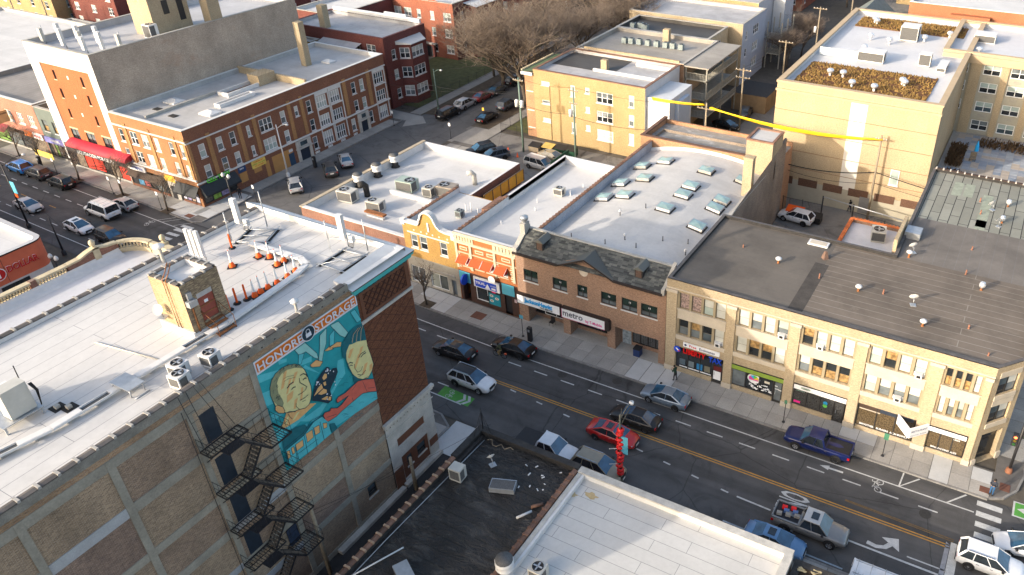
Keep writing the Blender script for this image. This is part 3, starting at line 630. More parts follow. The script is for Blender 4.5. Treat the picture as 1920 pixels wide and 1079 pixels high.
pp(mA((175,330),(190,260),(225,200),(280,150),(340,122),(400,112),(450,125),(480,150),(400,145),(330,165),(285,195),(255,235),(235,290),(250,380),(285,430),(300,470),(290,505),(240,488),(200,450),(180,400)),10)
for i in range(40):
 x_,y_=rr.choice(((190+rr.random()*50,250+rr.random()*150),(250+rr.random()*60,150+rr.random()*50),(330+rr.random()*110,118+rr.random()*25),(220+rr.random()*50,400+rr.random()*60)));stroke(mA((x_,y_),(x_+10,y_-16)),.025,6)
er=mA((222,500),(240,488),(290,505),(308,540),(300,562),(250,562),(220,535));pp(er,5);stroke(er+[er[0]],.035)
for s_,w in ((((450,215),(475,198),(500,205),(515,225)),.06),(((330,330),(350,300),(385,275)),.07),(((370,345),(385,325),(405,320)),.06),(((475,255),(490,240),(505,240)),.07),(((440,240),(445,280),(480,300),(510,318),(495,350),(460,378),(428,395)),.04),(((450,442),(490,420),(522,392)),.045),(((470,455),(500,440)),.03),(((410,470),(412,500),(440,525)),.03),(((335,565),(350,590),(375,615)),.03),(((290,250),(330,225),(390,215)),.02),(((300,270),(340,245),(400,232)),.02),(((330,555),(345,545),(410,548)),.03)): stroke(mA(*s_),w)
f2=mB_((1390,760),(1440,750),(1500,715),(1620,700),(1632,770)) + mA((1098,30),(1122,110),(1110,165),(1075,235),(1020,250),(975,240),(930,205),(890,140),(872,70),(868,-10));pp(f2,4);stroke(f2[4:],.04)
for a in ((905,-20,940,-40,905,60,885,50),(980,20,1010,0,960,150,940,150),(1040,110,1070,90,1040,200,1015,215),(1085,120,1112,100,1112,150,1085,180),(1000,-40,1030,-60,1010,0,990,10)): pp(mA(*zip(a[::2],a[1::2])),5)
pp(mB_((1290,800),(1310,720),(1370,620),(1420,560),(1500,500),(1575,470),(1600,590),(1620,700),(1500,720),(1430,755),(1390,765),(1355,850),(1335,960),(1300,930)),8)
for i in range(7): stroke(mB_((1400+i*28,740-i*6),(1420+i*26,640-i*14),(1500+i*14,540-i*6)),.03,5 if i % 2 else 6)
pp(mA((868,60),(890,140),(935,210),(945,290),(960,270),(1000,255),(975,240),(930,200),(900,140)),8)
for s_,w in ((((890,110),(905,95),(930,100)),.07),(((900,128),(915,118),(928,125)),.05),(((985,50),(1005,15),(1045,-10)),.06),(((1005,45),(1025,20),(1050,5)),.08),(((945,110),(950,150),(975,185),(1005,170),(1020,130)),.035),(((975,205),(1010,210),(1050,165)),.045),(((985,225),(1030,200)),.03),(((1040,240),(1090,215),(1112,170)),.03)): stroke(mA(*s_),w)
arm=mA((1125,245),(1152,360),(1080,365),(1020,380),(960,430),(900,480),(830,540),(780,590),(700,640),(650,662),(635,650),(672,612),(658,582),(672,556),(722,540),(728,515),(790,513),(830,480),(868,430),(890,400),(820,448),(790,466),(778,442),(800,410),(860,375),(930,310),(980,265),(1050,250));pp(arm,7);stroke(arm+[arm[0]],.045)
for s_ in (((1020,270),(1035,300),(1060,360)),((960,300),(925,350)),((925,420),(935,450)),((690,600),(780,570)),((1070,330),(1130,325))): stroke(mA(*s_),.03)
pp(mA((555,435),(570,350),(600,260),(650,180),(690,135),(715,140),(720,180),(745,148),(782,142),(792,182),(770,240),(740,300),(720,350),(735,400),(742,440),(705,472),(640,455),(555,448)),6)
for a in ((572,405,605,335,642,292,655,330,600,380),(610,385,660,335,690,345,690,372,640,392),(648,235,668,198,690,200,690,235,662,258),(640,432,690,402,705,410,680,440),(700,440,712,408,732,412,725,442),(655,280,680,268,685,300,668,310)): pp(mA(*zip(a[::2],a[1::2])),5)
for i in range(26):
 x_,y_=rr.choice(((700+rr.random()*70,160+rr.random()*170),(590+rr.random()*40,270+rr.random()*35),(690+rr.random()*40,380+rr.random()*70),(680+rr.random()*20,150+rr.random()*30)));q=mA((x_,y_))[0];k=.045;pp([(q[0]-k,q[1]-k),(q[0]+k,q[1]-k),(q[0]+k,q[1]+k),(q[0]-k,q[1]+k)],2)
pp(mA((290,790),(340,730),(400,690),(490,665),(510,690),(560,650),(600,620),(500,760),(300,900),(285,850)),8);pp(mA((715,655),(760,650),(790,700),(735,745)),8)
pp(mA((310,905),(480,765),(570,640),(640,590),(700,640),(730,745),(600,860),(430,985),(350,1050),(330,1010)),1)
for a in ((400,850,468,802,475,858,410,910),(495,750,555,710,565,780,510,828),(570,695,618,668,626,735,585,762),(320,912,345,900,356,960,335,982),(360,882,384,866,396,920,376,940),(652,652,690,648,690,690,660,702)): q=mA(*zip(a[::2],a[1::2]));pp(q,5);stroke(q+[q[0]],.035)
for s_ in (((310,900),(480,760),(560,640),(650,585)),((300,880),(470,742),(540,630),(640,578)),((480,765),(515,940)),((400,850),(430,985)),((560,690),(600,860)),((625,640),(665,805)),((310,905),(345,1050)),((420,935),(600,800)),((395,870),(420,1000))): stroke(mA(*s_),.035)
dsc=[]
for k in range(20): t=2*pi*k/20;dsc.append((27.2+.56*cos(t),19.14+.56*sin(t)))
pp(dsc,2);pp([((p[0]-27.2)*.9+27.2,(p[1]-19.14)*.9+19.14) for p in dsc],6);pp([(26.98,18.88),(27.42,18.88),(27.42,19.18),(26.98,19.18)],2)
stroke([(27.05,19.18),(27.06,19.36),(27.13,19.44),(27.27,19.44),(27.34,19.36),(27.35,19.18)],.055,2)
mur=mural.build('mural',MURM,root);tag(mur,'turquoise mural with two faces, a butterfly, a coral hand and a train')
nl=_mn[0]+.004
S.text(mur,'HONORE',24.92,19.12,.78,MURM[2],nl,sx=1.08,bold=True);S.text(mur,'STORAGE',29.55,19.12,.78,MURM[2],nl,sx=1.05,bold=True)
# ------------------------------------------------------------------ fire escape on the warehouse
fe=thing('fire_escape','black iron fire escape zigzagging down the warehouse side beside the mural','fire escape',(ST_X+.6,20.5,0))
def rail(mb,p,q,h=1.0,n=4,r=.013):
 p,q=Vector(p),Vector(q);up=Vector((0,0,h))
 mb.tube([p+up,q+up],r*1.3,4);mb.tube([p+up*.5,q+up*.5],r,4)
 for i in range(n+1): c=p.lerp(q,i/n);mb.tube([c,c+up],r,4)
def grating(mb,x0,x1,y0,y1,z,n=9):
 for i in range(n): y=y0+(y1-y0)*(i+.5)/n;mb.box(x0,x1,y-.016,y+.016,z-.03,z)
 mb.box(x0-.03,x0,y0,y1,z-.07,z+.01);mb.box(x1,x1+.03,y0,y1,z-.1,z+.02);mb.box(x0,x1,y0-.03,y0,z-.1,z+.02);mb.box(x0,x1,y1,y1+.03,z-.1,z+.02);mb.box((x0+x1)/2-.02,(x0+x1)/2+.02,y0,y1,z-.08,z-.032)
def flight(mb,x0,x1,ya,za,yb,zb,n=8):
 for x in (x0,x1): mb.obox(((x),(ya+yb)/2,(za+zb)/2),Vector((0,(yb-ya)/2,(zb-za)/2)),Vector((.014,0,0)),Vector((0,-(zb-za),(yb-ya))).normalized()*.07)
 for i in range(n): t=(i+.5)/n;y=ya+(yb-ya)*t;z=za+(zb-za)*t;mb.box(x0+.02,x1-.02,y-.09,y+.09,z-.015,z+.015,1)
xa,xb,xc=ST_X+.06,ST_X+1.0,ST_X+1.75
LV=[16.4,12.95,9.65,6.35,3.0]
m_tread=M('worn_tread',(.16,.13,.10),.8,.4,5)
for i in range(4):
 z,zn=LV[i],LV[i+1];zm=z-1.72
 mb=MB();grating(mb,xa,xb,18.3,20.1,z);grating(mb,xa,xb,20.1,20.9,z,4);rail(mb,(xb,18.3,z),(xb,20.0,z),1.0,5);rail(mb,(xa,18.3,z),(xb,18.3,z),1.0,2)
 for y in (18.5,19.9): mb.tube([(xa,y,z-1.0),(xb,y,z-.08)],.03,4)
 mb.build('landing',m_black,fe)
 mb=MB();flight(mb,xb-.02,xc-.05,20.1,z,21.5,zm,6);rail(mb,(xc,20.1,z),(xc,21.5,zm),.9,3);mb.box(xb,xc,18.9,20.1,z-.05,z);rail(mb,(xc,18.9,z),(xc,20.1,z),1.0,3);mb.build('stair_flight',[m_black,m_tread],fe)
 mb=MB();grating(mb,xa,xc-.05,21.5,23.1,zm);rail(mb,(xa,23.1,zm),(xc,23.1,zm),1.0,4);rail(mb,(xc,21.5,zm),(xc,23.1,zm),1.0,3);rail(mb,(xa,21.3,zm+.3),(xa,23.1,zm+.3),1.0,3);mb.build('landing',m_black,fe)
 mb=MB();flight(mb,xa+.08,xb-.12,21.5,zm,20.75,zn,7) if False else flight(mb,xa+.08,xb-.1,21.5,zm,20.2,zn,8);rail(mb,(xb-.1,21.5,zm),(xb-.1,20.2,zn),.9,3);mb.build('stair_flight',[m_black,m_tread],fe)
mb=MB()
for y in (18.25,18.75): mb.tube([(xb-.1,y,LV[0]),(xa,y,20.6)],.02,4)
for y in (19.6,20.05): mb.tube([(xb,y+.2,LV[0]+1),(xa+.05,y-.4,20.7)],.02,4)
for i in range(7): z=LV[0]+.6*i;t=.6*i/4.2;x_=xb-.1+(xa-xb+.1)*t;mb.tube([(x_,18.25,z),(x_,18.75,z)],.014,4)
mb.build('gooseneck_ladder',m_black,fe)
mb=MB()
for x in (xa+.04,): mb.tube([(x,18.1,19.6),(x,18.1,.2)],.02,4)
mb.build('downpipe',m_black,fe)
# ==================================================================corner hall with balustrade (west of the warehouse)
m_cream=M('cream_terracotta',(0.527,0.451,0.306),.75,.18,1.2,fine=.15);m_redb=BRICK('old_red_brick',(.26,.11,.075),(.18,.075,.055),(.28,.2,.16),.3)
hall=bldg('corner_hall','low white-roofed corner hall with a cream balustrade parapet',-75.0,-52.9,0,38.2,10.15,10.15,m_redb,m_redb,ROOF('smooth_white_roof',(.54,.54,.56),seam=False,stain=.06),None)
hr=hall.root
mb=MB()                                                # curved cove where the membrane runs up the parapet
for a,b in ((0,12),(12,24),(24,36.2)):
 prev=None
 for k in range(6):
  t=k/5*pi/2;p=(-73.6-.95*sin(t),10.16+.6*(1-cos(t)))
  if prev: mb.add([(prev[0],a,prev[1]),(prev[0],b,prev[1]),(p[0],b,p[1]),(p[0],a,p[1])],[(0,1,2,3)],0,True)
  prev=p
mb.build('roof_cove',m_wpaint,hr)
bal=MB().lathe([(.07,0),(.085,.04),(.05,.09),(.1,.24),(.06,.41),(.05,.47),(.085,.51),(.07,.56)],(0,0,0),8).mesh('baluster',m_cream)
def balustrade(y0,y1,n):
 MB().box(-75.1,-74.6,y0,y1,10.15,10.6).build('balustrade_plinth',m_cream,hr);MB().box(-75.15,-74.55,y0,y1,11.16,11.34).build('balustrade_rail',m_cream,hr)
 for i in range(n): inst('baluster',bal,hr,Vector((-74.85,y0+(y1-y0)*(i+.5)/n,10.6))-wl(hr))
balustrade(17.0,22.0,20);balustrade(22.5,28.1,22);balustrade(28.6,31.4,11)
for y in (22.0,28.1): MB().box(-75.05,-74.6,y,y+.5,10.15,11.4).build('balustrade_pier',m_redb,hr)
mb=MB();ST_=[(31.4,11.2),(32.6,11.25),(33.4,11.5),(34.2,11.65),(35.2,11.35),(36.3,11.2)]
for (a,za),(b,zb_) in zip(ST_[:-1],ST_[1:]):
 mb.add([(-74.6,a,10.2),(-74.6,b,10.2),(-74.6,b,zb_),(-74.6,a,za),(-75,a,10.2),(-75,b,10.2),(-75,b,zb_),(-75,a,za)],[(0,1,2,3),(3,2,6,7),(5,4,7,6)],0)
 mb.add([(-74.5,a,za),(-74.5,b,zb_),(-75.1,b,zb_),(-75.1,a,za),(-74.5,a,za+.18),(-74.5,b,zb_+.18),(-75.1,b,zb_+.18),(-75.1,a,za+.18)],[(0,1,5,4),(4,5,6,7),(2,3,7,6)],1)
mb.build('shaped_gable',[m_redb,m_cream],hr)
arc=[(-71.9-2.85*cos(t),35.9+1.95*sin(t)) for t in [.2+(pi/2-.2)*k/8 for k in range(9)]]
for z0_,z1_,g_ in ((10.15,10.6,0),(11.16,11.36,.05)):
 mb=MB()
 for (xa_,ya_),(xb_,yb_) in zip(arc[:-1],arc[1:]):
  d=Vector((xb_-xa_,yb_-ya_,0));n_=Vector((d.y,-d.x,0)).normalized()
  mb.obox(((xa_+xb_)/2,(ya_+yb_)/2,(z0_+z1_)/2),d*.52,n_*(.22+g_),Vector((0,0,(z1_-z0_)/2)))
 mb.build('curved_rail',m_cream,hr)
for k in range(10):
 t=.25+(pi/2-.25)*(k+.5)/10;inst('baluster',bal,hr,Vector((-71.9-2.85*cos(t),35.9+1.95*sin(t),10.6))-wl(hr))
for x,y,z in ((-74.8,34.2,11.75),(-70.3,38.2,11.5)):
 mb=MB();mb.box(x-.3,x+.3,y-.3,y+.3,10.2,z);mb.lathe([(.1,z),(.15,z+.08),(.09,z+.16),(.24,z+.3),(.28,z+.5),(.23,z+.7),(.1,z+.82),(.01,z+.85)],(x,y,0),10);mb.build('ball_finial',m_cream,hr)
mb=MB();mb.box(-71.9,-66.5,37.7,38.1,10.15,11.3);mb.box(-66.5,-53,37.9,38.25,10.15,10.7);mb.build('front_parapet',m_cream,hr);MB().add([(-70.0,37.6,11.32),(-70.0,38.3,11.32),(-66.4,38.3,11.32),(-66.4,37.6,11.32)],[(0,3,2,1)]).build('parapet_cap',m_cream,hr)
for x,y in ((-62.5,31.0),(-71.5,20.5),(-71,15.5)): MB().lathe([(.22,10.16),(.1,10.26),(.06,10.5),(.07,10.55),(.0,10.56)],(x,y,0),8).build('roof_drain',m_wpaint,hr)
# ==================================================================discount store with the round corner
m_salm=M('salmon_panel',(0.578,0.145,0.0765),.55,.1,1.0);m_dred=M('sign_red',(.5,.02,.02),.45,.1,2);m_swh=M('sign_white',(.8,.8,.8),.45,.05,2)
ds=thing('discount_store','salmon fronted store with rounded corner and red DOLLAR sign','store',(-100,28,0))
pl=[(-91.9,-5)]+[(-93.2+1.3*cos(t),36.5+1.3*sin(t)) for t in [pi/2*k/8 for k in range(9)]]+[(-150,39.8),(-150,-5)]
mb=MB();n=len(pl)
for i in range(n):
 (xa_,ya_),(xb_,yb_)=pl[i],pl[(i+1) % n];mb.add([(xa_,ya_,3.4),(xb_,yb_,3.4),(xb_,yb_,6.5),(xa_,ya_,6.5)],[(0,1,2,3)]);mb.add([(xa_,ya_,0),(xb_,yb_,0),(xb_,yb_,3.4),(xa_,ya_,3.4)],[(0,1,2,3)],1)
mb.build('wall',[m_salm,M('pale_panel',(.55,.54,.52),.6,.1,1)],ds)
ins=[(-92.5,-4.4)]+[(-93.2+.7*cos(t),36.5+.7*sin(t)) for t in [pi/2*k/8 for k in range(9)]]+[(-149.4,39.2),(-149.4,-4.4)]
mb=MB()
for i in range(n):
 a,b,c,d=pl[i],pl[(i+1) % n],ins[(i+1) % n],ins[i]
 mb.add([(*a,6.6),(*b,6.6),(*c,6.62),(*d,6.62)],[(0,1,2,3)],0);mb.add([(*d,6.62),(*c,6.62),(*c,6.0),(*d,6.0)],[(0,1,2,3)],1);mb.add([(*a,6.45),(*b,6.45),(b[0],b[1],6.62),(a[0],a[1],6.62)],[(0,1,2,3)],2)
mb.build('parapet',[M('parapet_cap_grey',(.42,.42,.43),.6,.1,2),m_wpaint,m_black],ds);MB().add([(*p,6.0) for p in ins],[tuple(range(n))]).build('roof',ROOF('store_roof',(.5,.5,.505),w=1.8,stain=.12),ds)
DS=Face((-91.9,0,0),(0,1,0))
mb=MB();DS.box(mb,29.2,31.6,.8,3.0,-.02,.03);mb.build('shop_window',g_dark,ds);mb=MB();DS.box(mb,32.0,34.8,.6,3.2,-.02,.04);mb.build('shop_window',g_dark,ds)
mb=MB()
for y in (29.2,30.4,31.6,32,33.3,34.8): DS.box(mb,y-.05,y+.05,.6,3.2,.0,.07)
mb.build('window_mullions',m_black,ds)
mb=MB()
for y in (24,27,30,33): DS.box(mb,y-.02,y+.02,3.4,6.5,.002,.006)
mb.build('panel_joint',m_black,ds)
DS.text(ds,'DOLLAR',34.75,4.85,1.05,m_swh,.05,bold=True,sx=.82,name='sign_lettering',depth=.03);DS.text(ds,'DOLLAR',34.75,4.85,1.0,m_dred,.1,sx=.86,name='sign_lettering',bold=True,depth=.02)
mb=MB();c=0
for r_,n_,mi in ((.72,.04,0),(.62,.07,1)): mb.add([DS.P(32.3+r_*cos(2*pi*k/20),4.7+r_*sin(2*pi*k/20),n_) for k in range(20)],[tuple(range(20))],mi)
DS.box(mb,32.0,32.4,4.3,4.8,.075,.09,0);mb.build('sign_emblem',[m_swh,m_dred],ds)
# ==================================================================black-roofed and white-roofed shops in the foreground
m_blackroof=ROOF('black_tar_roof',(.04,.038,.038),w=1.0,l=30,ms=.05,scol=(.02,.02,.02),stain=.4,dirt=(.11,.105,.098),dlev=.5,rough=.5)
nt_=m_blackroof.node_tree;bs=nt_.nodes['Principled BSDF']
for nd in list(nt_.nodes):
 if nd.type =='BUMP': nt_.nodes.remove(nd)
_bump(nt_,bs,_noise(nt_,_map(nt_,_pos(nt_),(.9,1.8,1)),1.0,7,.62,2.2),.45,1.0)
bk=bldg('black_roofed_shop','low shop with a wrinkled black tar roof behind the parked trucks',-32.6,-23.25,-12,36.9,5.0,4.6,m_redb,m_redb,m_blackroof,None,t=.35,inner=m_tar)
br=bk.root
mb=MB();mb.box(-32.7,-23.2,36.45,37.0,5.0,5.14);mb.box(-32.7,-32.15,33.2,36.45,5.0,5.16);mb.box(-32.2,-31.9,33.2,36.3,4.6,4.75);mb.build('tarred_parapet',m_tar,br)
coping_tiles(br,(-32.4,12,5.0),(-32.4,33.2,5.0),.75,.42,m_cope,M('coping_joint_warm',(.4,.27,.18),.8,.3,3),.16)
coping_tiles(br,(-23.35,12,5.02),(-23.35,36.4,5.02),.62,.38,m_cope,m_cope,.14)
mb=MB();mb.tube([(-31.9,15,4.72),(-31.9,25,4.7),(-31.7,33.0,4.72),(-31.6,36,4.75)],.035,5);mb.build('conduit',m_steel,br)
m_wroof=ROOF('cool_white_roof',(.52,.51,.485),w=1.02,l=6.5,ms=.018,scol=(.2,.2,.2),stain=.1,sheet=.03)
wh=bldg('white_roofed_shop','low shop with a seamed white roof in the foreground',-23.1,-6.4,-12,36.85,4.95,4.55,m_lime,m_lime,m_wroof,None,t=.55,inner=m_wpaint)
mb=MB();mb.box(-23.15,-6.4,36.3,36.9,4.955,5.08);mb.box(-23.1,-22.75,-12,36.3,4.3,5.0);mb.box(-6.95,-6.35,-12,36.3,4.955,5.08);mb.build('painted_parapet',M('chipped_white_paint',(.52,.50,.455),.8,.22,1.6,fine=.25,bump=.4),wh.root)
for x,y,r_ in ((-21.3,35.1,.55),(-22.6,34.6,.4)):
 mb=MB();mb.add([(x+r_*(1+.3*sin(k*2.3))*cos(2*pi*k/14),y+r_*.5*(1+.3*cos(k*1.7))*sin(2*pi*k/14),4.556) for k in range(14)],[tuple(range(14))]);mb.build('rust_stain',M('rust_stain',(.50,.38,.2),.8,.2,4,fine=.2),wh.root)
cr=bldg('brown_roofed_shop','weathered dark roof with peeling paint at the bottom edge of the view',-6.2,2.0,20,36.9,4.2,3.9,m_redb,m_redb,M('peeling_brown_roof',(.075,.055,.04),.9,.5,2,fine=.4),m_tar,t=.4)
for i in range(9):
 mb=MB();x,y=-5.8+rr.random()*3,36.0+rr.random()*.8;r_=.1+rr.random()*.2
 mb.add([(x+r_*(1+rr.random())*cos(2*pi*k/7),y+r_*rr.random()*sin(2*pi*k/7),4.3) for k in range(7)],[tuple(range(7))]);mb.build('peeling_patch',M('old_tan_paint',(.45,.36,.2),.9,.3,3),cr.root)
# ==================================================================tan brick corner block,three floors
m_tan=BRICK('tan_brick',(0.424,0.336,0.216),(0.352,0.272,0.168),(0.368,0.308,0.224),.16);m_tanp=BRICK('tan_brick_pier',(0.448,0.356,0.232),(0.384,0.296,0.184),(0.392,0.328,0.24),.12)
m_sp=M('pale_spandrel',(0.51,0.449,0.361),.75,.12,.8,fine=.12,bump=.15)
lb=thing('corner_block','three floor tan brick corner block with shops and a weathered dark roof','building',(-10,63,0))
LF=Face((0,56.15,0),(1,0,0));H=10.62;RZ=10.32
poly=[(-25.1,56.15),(3.3,56.15),(5.4,58.6),(5.4,92.2),(-7.5,92.2),(-7.5,70.1),(-25.1,70.1)]
BAYS=[(-23.9,-19.15),(-18.1,-13.3),(-12.2,-7.5),(-6.4,-1.6),(-.35,2.6)]
mb=MB();hs=[]
for i,(a,b) in enumerate(BAYS): hs +=[(a,b,4.6,6.42,.28),(a,b,7.6,9.38,.28),(a-.05,b+.1,.1,3.14,.35)]
LF.wall(mb,-25.1,3.3,0,H,hs)
for (x0,y0),(x1,y1) in zip(poly[2:],poly[3:]+poly[:1]): mb.add([(x0,y0,0),(x1,y1,0),(x1,y1,H),(x0,y0,H)],[(0,1,2,3)],0)
CF=Face((3.3,56.15,0),Vector((2.1,2.45,0)));cl=sqrt(2.1**2+2.45**2)
CF.wall(mb,0,cl,0,H,[(.55,2.65,4.6,6.42),(.55,2.65,7.6,9.38),(.5,2.7,.13,3.4,.5)])
mb.build('wall',[m_tan],lb)
def inset(p,d):
 out=[]
 for i in range(len(p)):
  a,b,c=Vector(p[i-1]),Vector(p[i]),Vector(p[(i+1) % len(p)]);d1=(b-a).normalized();d2=(c-b).normalized();n1=Vector((-d1.y,d1.x));n2=Vector((-d2.y,d2.x));k=n1+n2;k=k/max(.2,k.dot(n1));out.append(tuple(b+k*d))
 return out
ip=inset(poly,.32);mb=MB()
for i in range(len(poly)):
 a,b,c,d=poly[i],poly[(i+1) % len(poly)],ip[(i+1) % len(poly)],ip[i]
 mb.add([(*a,H),(*b,H),(*c,H+.01),(*d,H+.01)],[(0,1,2,3)],0);mb.add([(*d,H),(*c,H),(*c,RZ-.05),(*d,RZ-.05)],[(0,1,2,3)],1);mb.add([(a[0],a[1],H-.07),(b[0],b[1],H-.07),(*b,H),(*a,H)],[(0,1,2,3)],0)
mb.build('metal_parapet_cap',[M('dark_flashing',(.10,.09,.085),.6,.35,1.5),m_tar],lb)
m_droof=ROOF('brown_tar_roof',(0.167,0.138,0.112),w=.95,l=400,ms=.035,scol=(.27,.245,.21),stain=.35,dirt=(.24,.215,.18),dlev=.6,rough=.85,sheet=.06)
m_droof2=ROOF('dark_grey_roof',(0.14,0.123,0.105),w=.95,l=400,ms=.012,scol=(.11,.105,.1),stain=.3,dirt=(.12,.11,.1),dlev=.6,rough=.85)
m_droof3=ROOF('grey_roll_roof',(0.175,0.157,0.14),w=1.0,l=400,rot=pi/2,ms=.016,scol=(.19,.185,.18),stain=.3,dirt=(.15,.14,.13),dlev=.62,rough=.85)
m_groof=ROOF('green_roll_roof',(0.253,0.253,0.215),w=1.0,l=4.2,rot=pi/2,ms=.045,scol=(.025,.025,.025),stain=.2,sheet=.16,rough=.85)
def rq(x0,x1,y0,y1,m,z=RZ): return MB().quad((x0,y0,z),(x1,y0,z),(x1,y1,z),(x0,y1,z)).build('roof',m,lb)
rq(-24.8,-13.0,56.4,69.8,m_droof2);rq(-13.0,3.2,56.4,70.1,m_droof,RZ+.001);MB().add([(3.2,56.4,RZ),(5.1,58.7,RZ),(5.1,70.1,RZ),(3.2,70.1,RZ)],[(0,1,2,3)]).build('roof',m_droof,lb)
rq(-7.2,5.1,70.1,79.3,m_droof3);rq(-7.2,5.1,79.3,91.9,m_groof,RZ+.002)
mb=MB();mb.box(-13.9,-12.6,56.6,65.5,RZ+.004,RZ+.012);mb.build('roof_patch',M('tar_patch',(.075,.066,.058),.9,.3,1,fine=.3),lb)
for x,y,w,d in ((-4.2,88.2,1.0,3.6),(-3.0,88.3,1.0,3.4),(-.9,84,1.0,8),(-.9,80.5,1,2.2),(3.9,86.5,1,7)): MB().box(x-w/2,x+w/2,y-d/2,y+d/2,RZ+.006,RZ+.014).build('roof_patch',M('pale_green_sheet',(.30,.33,.26),.85,.2,2,fine=.2),lb)
coping_tiles(lb,(-7.2,92.1,H),(5.3,92.1,H),.78,.4,M('dark_brown_coping',(.06,.04,.032),.7,.3,2,rnd=.2),M('pale_coping_joint',(.5,.45,.4),.8,.2,3),.12)
# window bays: mullions,spandrels,sills
for bi,(a,b) in enumerate(BAYS):
 n=4;step=(b-a)/n
 for f,(z0,z1) in enumerate(((4.6,6.42),(7.6,9.38))):
  for i in range(n+1):
   x=a+step*i;LF.box(mul :=MB(),max(a,x-.12),min(b,x+.12),z0,z1,-.24,-.04).build('mullion',M('taupe_mullion',(.30,.25,.165),.7,.12,2),lb)
  for i in range(n):
   q=rr.random();pm=PANES[4] if q < .3 else PANES[0] if q < .55 else PANES[1] if q < .72 else PANES[5] if q < .82 else (g_curt,g_curt) if (bi < 2 and f ==1) or q < .86 else (g_warm,g_dark)
   if bi ==4 and f ==1: pm=(g_dark,g_warm) if i < 3 else (g_blind,g_blind)
   if bi ==0 and f ==0: pm=((g_dark,g_grey),(g_warm,g_grey),(g_dark,g_blue),PANES[4])[i]
   if bi ==2 and f ==0 and i: pm=(g_dark,g_warm)
   window(lb,Face((0,56.29,0),(1,0,0)),a+step*i+.12,z0,step-.24,z1-z0,'dh',m_tframe,pm,None,.12,.05)
   if (bi,f,i) in ((0,0,3),(1,1,3),(2,1,1),(3,0,2),(3,1,3)):
    mb=MB();x=a+step*(i+.5);LF.box(mb,x-.28,x+.28,z0+.03,z0+.42,-.2,.28,0);LF.box(mb,x-.16,x+.16,z0+.1,z0+.36,.281,.286,1);LF.box(mb,x-.44,x+.44,z0+.02,z0+.40,-.16,-.12,0);mb.build('window_air_conditioner',[m_wpaint,m_black],lb)
 mb=MB();LF.box(mb,a-.02,b+.02,6.46,7.5,-.05,.05);mb.build('spandrel',m_sp,lb)
 for q4 in ((7.5,7.6,-.05,.1),(4.12,4.58,-.05,.12)): LF.box(mb :=MB(),a-.1,b+.15,*q4).build('sill_band',m_sp,lb)
for i,(u0,u1) in enumerate(((-25.1,-23.95),(-19.1,-18.15),(-13.25,-12.25),(-7.45,-6.45),(-1.55,-.4),(2.65,3.28))):
 mb=MB();LF.box(mb,u0+.06,u1-.06,.7,9.25,.003,.14);mb.build('brick_pier',m_tanp,lb)
 mb=MB();LF.box(mb,u0,u1,0,.7,.003,.2);LF.box(mb,u0,u1,9.27,9.55,.003,.2);mb.build('pier_stone',m_sp,lb)
mb=MB();LF.box(mb,-25.1,3.3,9.62,9.72,.003,.06);mb.build('string_course',m_sp,lb)
for z0,z1 in ((4.6,6.42),(7.6,9.38)):
 for k in (0,1): window(lb,Face(CF.P(0,0,-.12),CF.U),.6+k*1.02,z0,.98,z1-z0,'dh',m_dframe,PANES[(3,0)[k]],None,.12,.06)
 CF.box(mb :=MB(),.5,2.7,z0-.5,z0-.05,-.03,.08).build('spandrel',m_sp,lb);CF.box(mb :=MB(),.5,2.7,z1+.05,z1+.6,-.03,.05).build('spandrel',m_sp,lb)
mb=MB();CF.box(mb,.05,.5,0,.7,.003,.15);CF.box(mb,2.72,3.2,0,.7,.003,.15);mb.build('pier_stone',m_sp,lb)
dr=MB();CF.box(dr,.5,2.7,.13,3.4,-.5,-.45);d_=dr.build('entrance_door',m_dframe,lb);mb=MB();CF.box(mb,.95,1.95,.5,2.3,-.44,-.42);CF.box(mb,.6,2.6,2.5,3.3,-.44,-.42);mb.build('pane',g_dark,d_)
# shopfronts
m_shop=m_dframe
def shopfront(par,F,a,b,z0,z1,n,door=None,bulk=None,mats=(g_dark,),nn=-.2,dz=.1,frame=None):
 mb=MB();da,db=door if door else (b,b)
 F.box(mb,a,da,z0-.06,z0,nn,nn+.1);F.box(mb,a,b,z1-.07,z1,nn,nn+.1)
 for i in range(n+1): x=a+(da-a)*i/n;F.box(mb,x-.04,x+.04,z0,z1-.07,nn,nn+.1)
 F.box(mb,b-.06,b,dz,z1-.07,nn,nn+.1)
 o=mb.build('shop_window',frame or m_shop,par)
 for i in range(n):
  x0=a+(da-a)*i/n;x1=a+(da-a)*(i+1)/n;p=MB();F.box(p,x0+.04,x1-.04,z0,z1-.07,nn-.02,nn+.03);p.build('pane',mats[i % len(mats)],o)
 if door:
  d=MB();F.box(d,da+.05,db-.05,dz,z1-.4,nn-.03,nn+.04);do=d.build('shop_door',m_shop,par);p=MB();F.box(p,da+.18,db-.18,dz+.25,z1-.6,nn+.041,nn+.05);p.build('pane',mats[0],do);t=MB();F.box(t,da+.05,db-.05,z1-.4,z1-.07,nn-.03,nn+.02);t.build('transom_pane',mats[0],do)
  h=MB();F.box(h,da+.22,da+.26,1.0,1.4,nn+.05,nn+.1);h.build('door_handle',m_steel,do)
 if bulk:
  k=MB();F.box(k,a,da,dz-.1,z0-.06,nn-.05,-.01);k.build('bulkhead',bulk,par)
 return o
